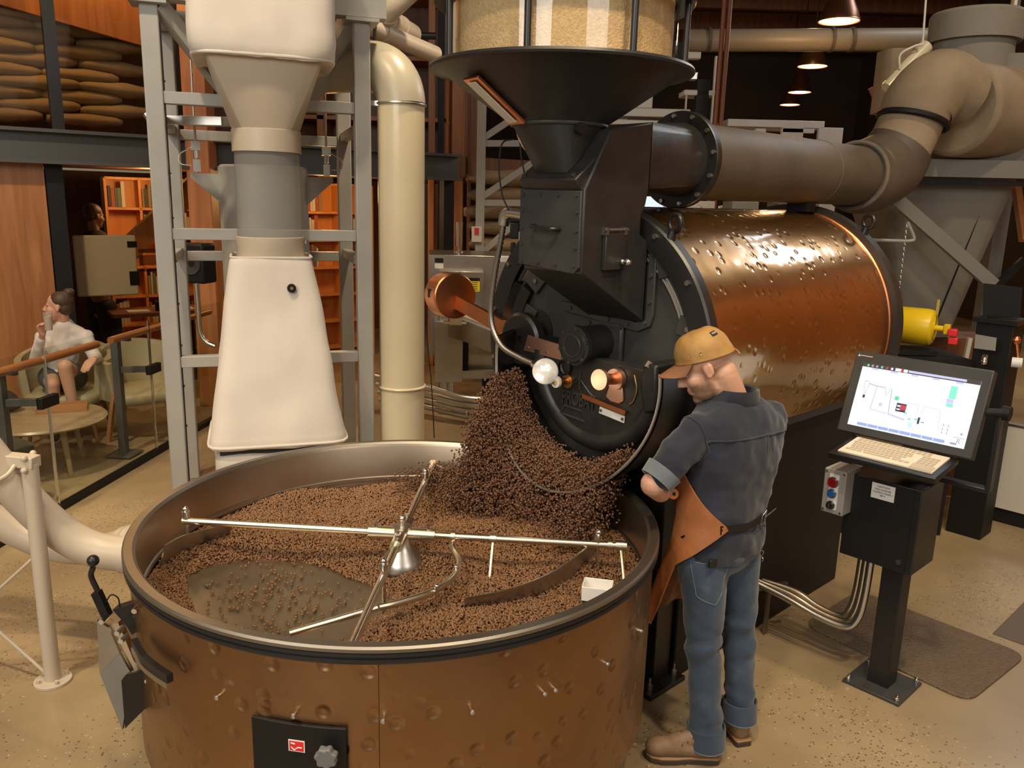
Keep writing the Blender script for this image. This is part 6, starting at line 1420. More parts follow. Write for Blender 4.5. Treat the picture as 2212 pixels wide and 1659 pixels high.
def hand(mb, wrist, d, palm_n, side, curl=.8, L=1.):
    """palm and five bent fingers; d = along hand, palm_n = the way the palm looks, side = thumb side"""
    d, n_, s_ = Vec(d).normalized(), Vec(palm_n).normalized(), Vec(side).normalized(); w = Vec(wrist)
    for k in (-1.5, -.5, .5, 1.5): mb.cap(w+s_*(k*.010), w+d*.085*L+s_*(k*.020), .016, .013, 10)
    for k, ln in ((1.5, .072), (.5, .080), (-.5, .075), (-1.5, .058)):
        b = w+d*.085*L+s_*(k*.020); a1 = curl*.9; a2 = curl*1.9; a3 = curl*2.7
        q1 = b+(d*math.cos(a1)+n_*math.sin(a1))*ln*.45*L; q2 = q1+(d*math.cos(a2)+n_*math.sin(a2))*ln*.32*L; q3 = q2+(d*math.cos(a3)+n_*math.sin(a3))*ln*.26*L
        finger(mb, [b, q1, q2, q3], .0098, .0076)
    t0 = w+d*.025*L+s_*.026; t1 = t0+(d*.6+s_*.6+n_*.5).normalized()*.038*L; t2 = t1+(d*.8+n_*.6-s_*.1).normalized()*.030*L; finger(mb, [t0, t1, t2], .0125, .0085)

# ---------------------------------------------------------------- the man at the tray
mp = thing('person', 'man in ochre cap, denim shirt, jeans and tan leather apron beside the roaster', 'person', (.84, 2.93, 0))
rb = Vec((.823, .568, 0)); fb = Vec((-.568, .823, 0))
hcen = Vec((.722, 2.972, 1.565)); fh = Vec((-.86, .16, -.44))
HM, HP, HQ, hf, hl_, hu = headframe(hcen, fh, Vec((-.10, .03, 1)))
b = MB(); head_lumps(b, HP, HQ)
nb = Vec((.83, 2.992, 1.44)); b.cap(HP(-.045, 0, -.045), nb, .056, .062, 16); b.cap(HP(-.01, 0, -.07), nb+fb*.02, .048, .055, 14)
for p, q, r0, r1 in (((.835, 2.985, 1.41), (.85, 2.98, 1.25), .06, .10), ((.85, 2.98, 1.25), (.83, 2.96, 1.0), .10, .09), ((.83, 2.96, 1.0), (.82, 2.95, .86), .09, .09),
                     ((.835, 2.985, 1.34), (.69, 2.88, 1.335), .05, .045), ((.835, 2.985, 1.34), (.99, 3.06, 1.34), .05, .045),
                     ((.69, 2.88, 1.335), (.527, 2.803, 1.172), .045, .044), ((.520, 2.800, 1.165), (.560, 2.86, 1.115), .047, .040), ((.560, 2.86, 1.115), (.60, 2.955, 1.085), .040, .028),
                     ((.99, 3.06, 1.34), (1.0, 3.17, 1.14), .045, .042), ((1.0, 3.17, 1.14), (.83, 3.30, 1.06), .044, .030), ((.83, 3.30, 1.06), (.77, 3.33, 1.05), .030, .026),
                     ((.76, 2.91, .84), (.775, 2.88, .47), .06, .045), ((.775, 2.88, .47), (.806, 2.86, .12), .042, .032), ((.90, 3.0, .84), (.945, 3.0, .47), .06, .045), ((.945, 3.0, .47), (.972, 2.99, .14), .042, .032)):
    b.cap(p, q, r0, r1, 14)
hand(b, (.60, 2.955, 1.085), (.30, .85, -.15), (.85, -.3, .1), (-.1, -.1, .95), .75)
hand(b, (.77, 3.33, 1.05), (-.8, .3, -.2), (.3, .6, -.4), (.0, .2, .95), .7)
body = blob(b, 'body', 'skin', mp, True, vox=.0055, sm=3)
def manskin(p):
    v = p-hcen; a, l, u = v.dot(hf), v.dot(hl_), v.dot(hu)
    c = SKIN
    if v.length < .19:
        n_ = .5+.5*mnoise.noise(p*40)
        beard = max(0, min(1, (-.030-u)/.02))*max(0, min(1, (a+.010)/.02))*(0 if (abs(l) < .028 and u > -.072 and a > .075) else 1)
        side = max(0, min(1, (.012-abs(a-.012))/.012))*(1 if -.06 < u < .03 and abs(l) > .04 else 0)
        c = lerp(c, (.20, .11, .06), .80*max(beard, side*.8)*(.75+.4*n_))
        if a < -.02 and u > -.05: c = lerp(c, (.36, .22, .14), .45)
        if -.062 < u < -.048 and a > .085: c = lerp(c, (.5, .22, .17), .6)
        if abs(l) > .07 and abs(u) < .03 and abs(a) < .03: c = lerp(c, (.62, .30, .21), .5)
    return c
paint(body, manskin)
eyem = mat('eye_white', (.75, .72, .68), .2); irm = mat('eye_iris', (.06, .04, .03), .2); brm = mat('eyebrow', (.20, .115, .06), .8)
for k in (-1, 1):
    m = MB(); m.sph(HP(.072, .031*k, .002), .0105, 12); e_ = put(m, 'eye', eyem, body, True)
    m = MB(); m.sph(HP(.0785, .031*k, -.001), .005, 10); put(m, 'iris', irm, e_, True)
    m = MB(); m.tube([HP(.088, .014*k, .018), HP(.086, .034*k, .022), HP(.074, .052*k, .016)], [.003, .004, .002], 8); put(m, 'eyebrow', brm, body, True)
# cap
def capf(u_, v_):
    a = 2*PI*u_; t = v_*PI/2
    bf = .040+.016*math.cos(a)
    k = math.cos(t)**.55 if v_ < 1 else 0
    f_ = (-.010+.106*math.cos(a)*k); l_ = .086*math.sin(a)*k
    return HP(f_, l_, bf+(.145-bf)*math.sin(t)**1.15+(.018 if v_ > .2 else 0)*math.sin(t)*math.cos(a)*0)
MT['capcloth'] = mat('waxed_canvas_cap', (.40, .225, .065), .62, 0, (12, (.31, .165, .045)), (40, .15))
capo = MB(); capo.grid(capf, 48, 14); crown = put(capo, 'cap_crown', 'capcloth', mp, True, sharp=80, solid=.004)
crumple(crown, lambda p: .0035*mnoise.noise(p*22)+.002*mnoise.noise(p*50))
m = MB(); m.tube([capf(i/40, 0.02)+hu*.0 for i in range(40)], .0045, 6, closed=True); put(m, 'cap_band', 'capcloth', crown, True)
MT['brim'] = mat('cap_brim', (.27, .125, .06), .5, 0, (9, (.22, .10, .045)))
def brimf(u_, v_):
    a = R(-72+144*u_); bl = .083*math.sin(a); b0 = .062*math.cos(a)+.020
    f_ = b0+(.088*math.cos(a)**.8+.006)*v_; l_ = bl*(1-.10*v_)
    return HP(f_, l_, .056-.018*v_-4.6*l_*l_*(.4+.75*v_))
bmo = MB(); bmo.grid(brimf, 28, 8); put(bmo, 'cap_brim', 'brim', crown, True, solid=.005, sharp=80)
cc_ = HP(-.01, 0, .06); tabp = [capf(a_, v_) for a_, v_ in ((.355, .50), (.405, .50), (.405, .62), (.355, .62))]; tabp = [q+(q-cc_).normalized()*.0035 for q in tabp]
m = MB(); m.prism(tabp, (tabp[0]-cc_).normalized()*.002); ctb = put(m, 'cap_tab', 'black_dull', crown, True)
for k in range(4):
    q = tabp[0]+(tabp[1]-tabp[0])*(.2+.2*k); q2 = tabp[3]+(tabp[2]-tabp[3])*(.2+.2*k); m = MB(); m.tube([q+(q2-q)*.3+(q-cc_).normalized()*.003, q+(q2-q)*.7+(q-cc_).normalized()*.003], .0012, 5); put(m, 'tab_mark', 'offwhite', ctb, True)
for a_ in (.18, .24):
    q = capf(a_, .22)+(capf(a_, .22)-HP(-.01, 0, .06)).normalized()*.003; m = MB(); m.torus(q, (capf(a_, .22)-HP(-.01, 0, .06)), .0035, .0012, 12, 5); put(m, 'eyelet', 'brass', crown, True)
m = MB(); m.tube([HP(-.112, .01, .035), HP(-.125, .02, .02), HP(-.128, .03, .005)], .004, 6); put(m, 'cap_strap', 'brim', crown, True)
# shirt
def tring(cx, cy, z, hx, hy, n=40, p=2.5, o=0.):
    out = []
    for i in range(n):
        a = 2*PI*i/n; c_, s_ = math.cos(a), math.sin(a); k = (abs(c_)**p+abs(s_)**p)**(-1/p)
        q = Vec((cx, cy, z))+rb*((hx+o)*k*c_)+fb*((hy+o)*k*s_); out.append(tuple(q))
    return out
TL = [(.815, 2.945, .835, .180, .132), (.818, 2.948, .90, .178, .128), (.828, 2.96, 1.0, .176, .122), (.842, 2.972, 1.12, .192, .128), (.852, 2.98, 1.24, .208, .136), (.855, 2.982, 1.32, .214, .128), (.850, 2.984, 1.385, .200, .112), (.840, 2.987, 1.425, .155, .098), (.832, 2.992, 1.455, .100, .085)]
b = MB(); b.loft([tring(*t) for t in TL])
for p, q, r0, r1 in (((.685, 2.875, 1.345), (.60, 2.835, 1.26), .074, .068), ((.60, 2.835, 1.26), (.548, 2.810, 1.196), .068, .060), ((1.0, 3.075, 1.35), (1.01, 3.13, 1.24), .074, .068), ((1.01, 3.13, 1.24), (1.005, 3.165, 1.16), .068, .058), ((.72, 2.90, 1.345), (.80, 2.95, 1.36), .075, .09), ((.96, 3.05, 1.35), (.88, 3.0, 1.36), .075, .09)):
    b.cap(p, q, r0, r1, 16)
def denim(name, c1, c2, worn, sc=9):
    m, nt, N, L, bs = nodes(name); tc = N.new('ShaderNodeTexCoord'); n = N.new('ShaderNodeTexNoise'); n.inputs['Scale'].default_value = sc; n.inputs['Detail'].default_value = 6
    r = N.new('ShaderNodeValToRGB'); e = r.color_ramp.elements; e[0].position = .30; e[0].color = (*c1, 1); e[1].position = .60; e[1].color = (*c2, 1); w_ = e.new(.78); w_.color = (*worn, 1)
    L.new(tc.outputs['Object'], n.inputs['Vector']); L.new(n.outputs['Fac'], r.inputs['Fac']); L.new(r.outputs[0], bs.inputs['Base Color']); bs.inputs['Roughness'].default_value = .85; bs.inputs['Sheen Weight'].default_value = .25
    n2 = N.new('ShaderNodeTexNoise'); n2.inputs['Scale'].default_value = 350; L.new(tc.outputs['Object'], n2.inputs['Vector']); bp = N.new('ShaderNodeBump'); bp.inputs['Strength'].default_value = .25; bp.inputs['Distance'].default_value = .002
    L.new(n2.outputs['Fac'], bp.inputs['Height']); L.new(bp.outputs[0], bs.inputs['Normal']); return m
MT['shirt'] = denim('denim_shirt', (.008, .011, .022), (.012, .016, .031), (.024, .029, .044)); MT['jeans'] = denim('denim_jeans', (.021, .038, .070), (.038, .063, .104), (.115, .150, .195), 7); MT['cuff'] = denim('denim_cuff', (.12, .14, .165), (.16, .185, .21), (.20, .22, .24))
shirt = blob(b, 'shirt', 'shirt', mp, True, vox=.010, sm=5)
def sfold(p):
    w = .009*mnoise.noise(Vec((p.x*9, p.y*9, p.z*18)))+.005*mnoise.noise(p*26)
    lo = max(0, min(1, (1.12-p.z)/.2)); w += lo*.008*math.sin(26*p.z+9*p.x+3*mnoise.noise(p*8))
    d = (p-Vec((.60, 2.82, 1.22))).length; w += .005*math.sin(95*(p.z+.6*p.x))*max(0, 1-d/.09); return w
crumple(shirt, sfold)
# yoke seam, collar, cuff, armhole seam
def back_pt(t, z, o=.004):
    """point on the shirt's back; t from -1 (left side) to 1 (right side)"""
    lv = TL; 
    for i in range(len(lv)-1):
        if lv[i][2] <= z <= lv[i+1][2]: k = (z-lv[i][2])/(lv[i+1][2]-lv[i][2]); c = [lv[i][j]+(lv[i+1][j]-lv[i][j])*k for j in range(5)]; break
    a = -PI/2+t*PI/2; pp = 2.5; ca, sa = math.cos(a), math.sin(a); kk = (abs(ca)**pp+abs(sa)**pp)**(-1/pp)
    return Vec((c[0], c[1], z))+rb*((c[3]+o)*kk*ca)+fb*((c[4]+o)*kk*sa)
def snap(o, pts, off):
    """lay points on the cloth surface"""
    Mi = FRAME[o.name].inverted(); out = []
    for p in pts:
        ok, co_, no, ix = o.closest_point_on_mesh(Mi @ Vec(p))
        out.append(FRAME[o.name] @ (co_+no*off))
    return out
m = MB(); m.tube(snap(shirt, [back_pt(t/10, 1.335-.012*abs(t)/10) for t in range(-9, 10)], .001), .0042, 6); put(m, 'yoke_seam', 'shirt', shirt, True)
arm_c, arm_n = Vec((.672, 2.868, 1.335)), Vec((-.8, -.35, -.35)).normalized(); ax_, ay_, _ = frame_of(arm_n)
m = MB(); m.tube(snap(shirt, [arm_c+(ax_*math.cos(2*PI*i/24)+ay_*math.sin(2*PI*i/24))*.085 for i in range(24)], .0005), .0042, 6, closed=True); put(m, 'sleeve_seam', 'shirt', shirt, True)
ca_, cb_ = Vec((.562, 2.817, 1.214)), Vec((.530, 2.803, 1.176)); m = MB(); m.cyl(ca_, cb_, .0665, .060, n=32, caps=False); put(m, 'rolled_cuff', 'cuff', shirt, True, solid=.008)
cl = []; nbc = nb+Vec((0, 0, .012))
for i in range(29):
    a = R(-150+300*i/28)-PI/2; q = nbc+rb*(.082*math.cos(a))+fb*(.078*math.sin(a)+.002); cl.append(q)
tilt = lambda q, h, o: q+Vec((0, 0, h))+(q-nb).normalized()*o+fb*(-.02 if h > 0 else 0)
m = MB(); m.loft([[tuple(tilt(q, .0, .004)), tuple(tilt(q, .034, -.004)), tuple(tilt(q, .038, .003)), tuple(tilt(q, -.020, .026)), tuple(tilt(q, -.024, .020))] for q in cl], closed=False, caps=False); put(m, 'collar', 'shirt', shirt, True, solid=.003, sharp=60)
m = MB(); q0 = back_pt(.12, 1.332, .002); 
for dx in (-.012, .012): m.tube(snap(shirt, [q0+rb*dx, q0+rb*dx*1.6+Vec((0, 0, -.06)), q0+rb*dx*2.2+Vec((0, 0, -.12))], .0005), [.004, .003, .001], 6)
put(m, 'back_pleat', 'shirt', shirt, True)
# jeans
b = MB(); b.sph((.818, 2.947, .86), (.172, .122, .10), 24, rot=Mat.Rotation(math.atan2(rb.y, rb.x), 3, 'Z').to_quaternion())
for p, q, r0, r1 in (((.748, 2.895, .83), (.762, 2.885, .66), .102, .084), ((.762, 2.885, .66), (.772, 2.88, .47), .084, .068), ((.772, 2.88, .47), (.79, 2.866, .28), .068, .063), ((.79, 2.866, .28), (.806, 2.858, .115), .063, .068),
                     ((.895, 2.998, .83), (.925, 3.0, .66), .100, .080), ((.925, 3.0, .66), (.945, 3.0, .47), .080, .066), ((.945, 3.0, .47), (.96, 2.995, .29), .066, .060), ((.96, 2.995, .29), (.972, 2.985, .155), .060, .062)):
    b.cap(p, q, r0, r1, 18)
jeans = blob(b, 'jeans', 'jeans', mp, True, vox=.010, sm=4)
def jfold(p):
    w = .006*mnoise.noise(Vec((p.x*10, p.y*10, p.z*12)))+.0025*mnoise.noise(p*32)
    lo = max(0, min(1, (.34-p.z)/.2)); kn = math.exp(-((p.z-.47)/.12)**2)
    return w+lo*.0075*math.sin(60*p.z+8*p.x+4*mnoise.noise(p*9))+kn*.006*math.sin(48*p.z-20*p.x+4*mnoise.noise(p*8))
crumple(jeans, jfold)
for z, cx, cy, r_ in ((.060, .809, 2.856, .074), (.095, .974, 2.980, .066)):
    m = MB(); m.cyl((cx, cy, z), (cx-.004, cy+.004, z+.085), r_, r_-.001, 32, caps=False); put(m, 'leg_hem', 'jeans', jeans, True, solid=.006)
    m = MB(); m.torus((cx, cy, z+.004), (0, 0, 1), r_+.001, .003, 32, 6); put(m, 'hem_stitch', 'cuff', jeans, True)
pk_ = [PY(x, y, 2.80) for x, y in ((1484, 1212), (1582, 1228), (1572, 1285), (1546, 1308), (1500, 1290))]
pp_ = snap(jeans, [q_ for i in range(5) for q_ in [pk_[i]+(pk_[(i+1) % 5]-pk_[i])*k/5 for k in range(5)]], .001); m = MB(); m.tube(pp_, .0013, 5, closed=True); put(m, 'back_pocket', 'cuff', jeans, True)
q_ = snap(jeans, [PY(1548, 1214, 2.80)], .004)[0]; m = MB(); m.box(q_, (.075, .012, .03), rz=R(35)); put(m, 'pocket_phone', 'black_satin', label='dark phone poking out of the back pocket of the jeans', cat='phone', bev=.003)
q_ = snap(jeans, [PY(1644, 1195, 3.0)], .006)[0]; m = MB(); m.torus(q_, (.6, -.8, 0), .012, .0018, 16, 5); m.torus(q_+Vec((0, 0, -.024)), (.8, .6, 0), .010, .0016, 16, 5); put(m, 'key_ring', 'chrome', label='small chrome key ring at the right hip of the jeans', cat='key ring')
# boots
MT['boot'] = mat('boot_leather', (.19, .115, .062), .62, 0, (14, (.25, .16, .095)), (60, .25)); MT['sole'] = mat('boot_sole', (.05, .035, .025), .7); MT['welt'] = mat('boot_welt', (.33, .19, .09), .6)
def boot(heel, toe, h):
    heel, toe = Vec(heel), Vec(toe); d = (toe-heel).normalized(); s_ = Vec((-d.y, d.x, 0)); L_ = (toe-heel).length
    b = MB(); P_ = lambda a, l, z: heel+d*(a*L_)+s_*l+Vec((0, 0, z))
    b.cap(P_(.16, 0, .075), P_(.16, 0, h), .046, .046, 18); b.cap(P_(.14, 0, .055), P_(.45, 0, .062), .040, .040, 16); b.cap(P_(.45, 0, .062), P_(.78, 0, .052), .042, .040, 16); b.sph(P_(.82, 0, .052), (.052, .045, .038), 16, rot=Mat.Rotation(math.atan2(d.y, d.x), 3, 'Z').to_quaternion())
    b.cap(P_(.22, 0, .12), P_(.60, 0, .075), .038, .034, 14)
    bt = blob(b, 'boot', 'boot', mp, True, vox=.007, sm=3)
    prof = [(.0, .030), (.04, .036), (.2, .036), (.42, .034), (.62, .044), (.8, .046), (.94, .034), (1.0, .012)]
    o_ = [P_(a-.02, w, 0) for a, w in prof]+[P_(a-.02, -w, 0) for a, w in reversed(prof)]
    m = MB(); m.prism([(q.x, q.y, .0) for q in o_], (0, 0, .022)); put(m, 'sole', 'sole', bt, True, bev=.003)
    m = MB(); m.prism([(q.x, q.y, .022) for q in o_], (0, 0, .008)); put(m, 'welt', 'welt', bt, True, bev=.002)
    for k in range(4):
        q1, q2 = snap(bt, [P_(.30+.07*k, .03, .13-.016*k), P_(.30+.07*k, -.03, .13-.016*k)], .002); qm = snap(bt, [P_(.32+.07*k, 0, .20-.02*k)], .003)[0]; m = MB(); m.tube([q1, qm, q2], .0025, 6); put(m, 'lace', 'sole', bt, True)
    return bt
boot((.852, 2.842, 0), (.565, 2.848, 0), .115); boot((.985, 2.932, 0), (.915, 3.20, 0), .12)
# leather apron, its belt and buckle
MT['apron'] = mat('leather_apron', (.37, .135, .045), .45, 0, (8, (.27, .095, .032)), (35, .15))
def apr(u_, v_):
    z = 1.21-.66*v_
    k = None
    for i in range(len(TL)-1):
        if TL[i][2] <= z <= TL[i+1][2]: t = (z-TL[i][2])/(TL[i+1][2]-TL[i][2]); k = [TL[i][j]+(TL[i+1][j]-TL[i][j])*t for j in range(5)]
    if k is None: k = list(TL[0])
    # opening angle (from the front): narrow bib, full wrap at the belt, hanging flap lower down
    if z > 1.0: half = R(62+86*(1.21-z)/.21)
    else: half = R(148-62*min(1, (1.0-z)/.17)-10*max(0, (.84-z)/.3))
    a = PI/2+(half if u_ < .5 else min(half, R(96)))*(1-2*u_); low = max(0, (.90-z)/.36)
    o = .018+.012*math.sin(9*a+6*z)*low; pp = 2.4; ca, sa = math.cos(a), math.sin(a); kk = (abs(ca)**pp+abs(sa)**pp)**(-1/pp)
    q = Vec((k[0], k[1], z))+rb*((k[3]+o)*kk*ca)+fb*((k[4]+o)*kk*sa)
    return q+fb*(.085*low**1.2)-rb*(.035*low)+Vec((0, 0, -.02*low*math.sin(PI*u_)))
m = MB(); m.grid(apr, 44, 40); ap_ = put(m, 'apron', 'apron', mp, True, solid=.005, sharp=80)
m = MB(); m.tube([apr(u_/30, 1) for u_ in range(31)], .004, 6); put(m, 'apron_hem', 'apron', ap_, True)
belt = snap(shirt, [back_pt(t/10, 1.0+.012*t/10, .0) for t in range(-4, 8)], .008)
m = MB(); m.loft([[tuple(q+Vec((0, 0, -.014))), tuple(q+Vec((0, 0, .014)))] for q in belt], closed=False, caps=False); put(m, 'apron_belt', 'black_satin', ap_, True, solid=.005)
q = belt[0]; m = MB(); m.box(q+Vec((-.012, -.004, 0)), (.03, .010, .036), rz=R(30)); put(m, 'belt_tab', 'black_satin', ap_, True)
for dz in (-.008, .008): m = MB(); m.sph(q+Vec((-.016, -.010, dz)), .004, 8); put(m, 'tab_rivet', 'copper_plain', ap_, True)
q = belt[6]; q2 = belt[9]; n_ = Vec((.3, -.95, 0))*.012
m = MB(); m.tube([q+n_+Vec((0, 0, -.02)), q+n_+Vec((.005, 0, .022)), q+(q2-q)*.6+n_+Vec((0, 0, .026)), q+(q2-q)*.5+n_+Vec((0, 0, -.016))], .0022, 6, closed=True); m.tube([q+(q2-q)*.5+n_, q2+n_+Vec((.025, 0, .022))], .0022, 6); put(m, 'wire_buckle', 'chrome', ap_, True)
m = MB(); m.loft([[tuple(apr(.15, .40)+(apr(.25, .40)-apr(.15, .40))*k_+fb*.008+Vec((0, -.008, -.02*k_-.045*k_))) , tuple(apr(.15, .40)+(apr(.25, .40)-apr(.15, .40))*k_+fb*.008+Vec((0, -.008, -.045*k_+.008)))] for k_ in (0, .33, .66, 1)], closed=False, caps=False); put(m, 'apron_strap', 'black_satin', ap_, True, solid=.004)
m = MB(); a, b_ = back_pt(-.5, 1.40), nb+fb*.06; m.tube(snap(shirt, [nb+fb*.05-rb*.07+Vec((0, 0, .0)), nb+fb*.09-rb*.08+Vec((0, 0, -.06)), nb+fb*.12-rb*.09+Vec((0, 0, -.14))], .006), .008, 6); put(m, 'neck_strap', 'apron', ap_, True)
# wooden handle in his left hand
MT['orangewood'] = mat('varnished_handle', (.52, .17, .03), .3, coat=.5)
hd = thing('wooden_handle', 'short orange wooden handle held in the hand of the man', 'handle', PY(1440, 1066, 2.88))
a, b_ = PY(1424, 1060, 2.98), PY(1456, 1067, 2.86); m = MB(); m.cyl(a, b_, .018, .021, n=24); put(m, 'grip', 'orangewood', hd, True, bev=.004)
m = MB(); m.cyl(b_-(b_-a)*.02, b_+(b_-a)*.012, .007, n=16); put(m, 'bore', 'black_dull', hd, True)
m = MB(); m.cyl(a, a+(a-b_)*1.2, .006, n=10); put(m, 'rod', 'steel', hd, True)

# ---------------------------------------------------------------- the woman in the lounge
wp = thing('person', 'woman in white long-sleeved top sitting in the lounge with a drink', 'person', (-3.86, 6.85, 0))
SKW = (.66, .36, .24)
wh = PY(126, 664, 6.90); wf = Vec((-.93, -.30, .05)); WM, WP, WQ, wf_, wl2, wu = headframe(wh, wf)
b = MB(); head_lumps(b, WP, WQ, .98, False)
J = dict(neck=PY(140, 705, 6.95), Lsh=PY(185, 728, 6.98), Rsh=PY(94, 730, 6.94), Lel=PY(208, 775, 6.90), Lha=PY(203, 775, 6.68), Rel=PY(78, 775, 6.80), Rha=PY(92, 722, 6.66), chest=PY(138, 745, 6.96), wst=PY(136, 795, 6.98), hipR=PY(112, 815, 6.95), hipL=PY(160, 815, 6.95),
         kR=PY(114, 830, 6.70), aR=PY(122, 922, 6.74), kL=PY(140, 792, 6.66), aL=PY(160, 885, 6.70), tL=PY(168, 905, 6.66), tR=PY(120, 940, 6.66))
for p, q, r0, r1 in ((tuple(WP(-.03, 0, -.05)), 'neck', .045, .048), ('neck', 'chest', .05, .09), ('chest', 'wst', .10, .10), ('wst', 'hipR', .10, .10), ('wst', 'hipL', .10, .10), ('chest', 'Lsh', .05, .04), ('chest', 'Rsh', .05, .04), ('Lsh', 'Lel', .040, .036), ('Lel', 'Lha', .036, .024), ('Rsh', 'Rel', .040, .036), ('Rel', 'Rha', .036, .024),
                     ('hipR', 'kR', .088, .058), ('kR', 'aR', .055, .034), ('hipL', 'kL', .090, .060), ('kL', 'aL', .060, .036), ('aL', 'tL', .034, .026), ('aR', 'tR', .034, .028)):
    b.cap(J[p] if isinstance(p, str) else p, J[q], r0, r1, 14)
hand(b, J['Lha'], (-.15, -.8, -.35), (-.3, 0, -.9), (-.9, .1, .2), .55, .92)
hand(b, J['Rha'], (.05, -.25, .9), (.95, -.1, -.1), (.3, .9, .1), .75, .92)
wb = blob(b, 'body', 'skin', wp, True, vox=.008, sm=3)
paint(wb, lambda p: lerp(SKW, (.62, .24, .18), .4) if ((p-WP(.085, 0, -.06)).length < .018) else SKW)
for k in (-1, 1):
    m = MB(); m.sph(WP(.069, .030*k, .002), .010, 12); e_ = put(m, 'eye', eyem, wb, True); m = MB(); m.sph(WP(.0755, .030*k, 0), .0052, 10); put(m, 'iris', irm, e_, True)
    m = MB(); m.tube([WP(.087, .014*k, .020), WP(.084, .034*k, .024), WP(.072, .050*k, .018)], .003, 6); put(m, 'eyebrow', brm, wb, True)
MT['hair'] = mat('brown_hair', (.055, .028, .016), .45, 0, (40, (.085, .045, .024)), (120, .4))
b = MB(); b.sph(WP(-.026, 0, .058), (.096, .083, .083), 20, rot=WQ); b.sph(WP(-.055, 0, .0), (.062, .076, .070), 18, rot=WQ); b.sph(WP(-.085, 0, .135), (.046, .046, .034), 16, rot=WQ)
blob(b, 'hair', 'hair', wp, True, vox=.008, sm=2)
MT['whitetop'] = mat('white_knit', (.72, .66, .60), .8, 0, None, (25, .15))
b = MB()
for p, q, r0, r1 in (('neck', 'chest', .082, .125), ('neck', 'Lsh', .062, .062), ('neck', 'Rsh', .062, .062), ('chest', 'wst', .125, .122), ('Lsh', 'chest', .068, .10), ('Rsh', 'chest', .068, .10), ('Lsh', 'Lel', .062, .052), ('Rsh', 'Rel', .062, .052)): b.cap(J[p], J[q], r0, r1, 16)
b.cap(J['Lel'], J['Lel']+(J['Lha']-J['Lel'])*.72, .052, .036, 14); b.cap(J['Rel'], J['Rel']+(J['Rha']-J['Rel'])*.80, .050, .034, 14); b.cap(J['wst'], (J['hipR']+J['hipL'])/2+Vec((0, 0, .02)), .122, .125, 16)
tp = blob(b, 'top', 'whitetop', wp, True, vox=.010, sm=4); crumple(tp, lambda p: .006*mnoise.noise(p*14)+.003*mnoise.noise(p*34))
MT['shorts'] = mat('dark_shorts', (.06, .065, .06), .8)
b = MB(); b.cap(J['hipR'], J['hipR']+(J['kR']-J['hipR'])*.35, .112, .10, 16); b.cap(J['hipL'], J['hipL']+(J['kL']-J['hipL'])*.40, .112, .10, 16); b.cap(J['hipR'], J['hipL'], .11, .11, 16); blob(b, 'shorts', 'shorts', wp, True, vox=.010, sm=3)
MT['shoe'] = mat('dark_shoe', (.05, .022, .018), .5)
for a_, t_ in (('aR', 'tR'), ('aL', 'tL')):
    b = MB(); d = (J[t_]-J[a_]); b.cap(J[a_]+d*.35-Vec((0, 0, .012)), J[t_]+d*.25-Vec((0, 0, .008)), .036, .032, 14); blob(b, 'shoe', 'shoe', wp, True, vox=.008, sm=2)
gq = PY(104, 694, 6.57); gl_ = thing('drinking_glass', 'tall glass of milky drink in the hand of the seated woman', 'glass', (gq.x, gq.y, gq.z-.075))
put(MB().lathe([(.0, 0), (.029, 0), (.036, .15)], 28), 'tumbler', 'acrylic', gl_); put(MB().lathe([(0, .006), (.0275, .006), (.0325, .115), (0, .115)], 24), 'milk_drink', mat('milk_coffee', (.62, .46, .33), .5), gl_)

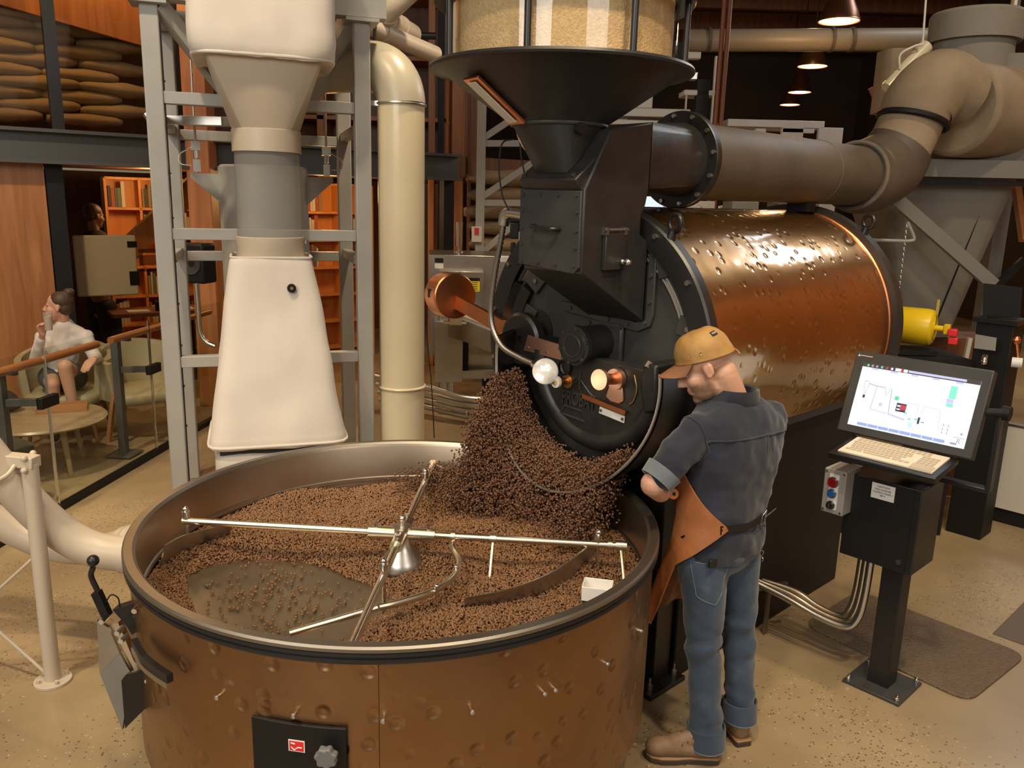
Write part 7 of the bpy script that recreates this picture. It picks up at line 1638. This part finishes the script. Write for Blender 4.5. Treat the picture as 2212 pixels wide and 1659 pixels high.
# ---------------------------------------------------------------- dim figure behind the glass
dp = W(1.98, -1.05, 0); dpn = thing('person', 'dim figure in black clothes standing behind the pale board', 'person', dp)
dh = PY(203, 468, dp.y); dh.y = dp.y; dx0 = Vec((dh.x, dp.y, 0)); zt_ = dh.z
DM, DHP, DQ, df_, dl_, du_ = headframe(dh, (.5, .85, -.1))
b = MB(); head_lumps(b, DHP, DQ); b.cap(DHP(-.02, 0, -.05), dx0+Vec((0, 0, zt_-.22)), .05, .06, 14)
sx_, fx_ = Vec((.85, -.5, 0)), Vec((.5, .85, 0))
D = lambda r_, f_, z_: dx0+sx_*r_+fx_*f_+Vec((0, 0, z_))
for p, q, r0, r1 in ((D(0, 0, zt_-.25), D(0, 0, zt_-.6), .09, .10), (D(.17, 0, zt_-.30), D(.22, .05, zt_-.60), .04, .036), (D(.22, .05, zt_-.60), D(.16, .25, zt_-.66), .034, .024), (D(-.17, 0, zt_-.30), D(-.22, .05, zt_-.60), .04, .036), (D(-.22, .05, zt_-.60), D(-.14, .25, zt_-.66), .034, .024), (D(.14, 0, zt_-.30), D(-.14, 0, zt_-.30), .05, .05), (D(.09, 0, .85), D(.10, 0, .1), .06, .04), (D(-.09, 0, .85), D(-.10, 0, .1), .06, .04), (D(0, 0, zt_-.6), D(0, 0, .85), .10, .10)): b.cap(p, q, r0, r1, 12)
hand(b, D(.16, .25, zt_-.66), fx_, (0, 0, -1), sx_*-1, .5, .95); hand(b, D(-.14, .25, zt_-.66), fx_, (0, 0, -1), sx_, .5, .95)
db = blob(b, 'body', 'skin', dpn, True, vox=.009, sm=3); paint(db, lambda p: (.30, .16, .10))
b = MB(); b.sph(DHP(-.022, 0, .055), (.100, .084, .086), 18, rot=DQ); b.sph(DHP(-.05, 0, .0), (.06, .075, .06), 16, rot=DQ); blob(b, 'hair', 'hair', dpn, True, vox=.009, sm=2)
MT['blackcloth'] = mat('black_clothes', (.012, .012, .013), .85)
b = MB()
for p, q, r0, r1 in ((D(.12, 0, zt_-.27), D(-.12, 0, zt_-.27), .085, .085), (D(0, 0, zt_-.28), D(0, 0, zt_-.75), .15, .135), (D(.18, 0, zt_-.30), D(.23, .05, zt_-.60), .060, .050), (D(-.18, 0, zt_-.30), D(-.23, .05, zt_-.60), .060, .050)): b.cap(p, q, r0, r1, 14)
blob(b, 'shirt', 'blackcloth', dpn, True, vox=.012, sm=4)
b = MB(); b.cap(D(.09, 0, .88), D(.10, 0, .08), .10, .065, 14); b.cap(D(-.09, 0, .88), D(-.10, 0, .08), .10, .065, 14); b.sph(D(0, 0, .90), (.17, .12, .11), 16); blob(b, 'trousers', 'blackcloth', dpn, True, vox=.012, sm=4)
for s_ in (-1, 1): b = MB(); b.cap(D(s_*.10, -.04, .04), D(s_*.11, .16, .035), .04, .036, 12); blob(b, 'shoe', 'shoe', dpn, True, vox=.010, sm=2)
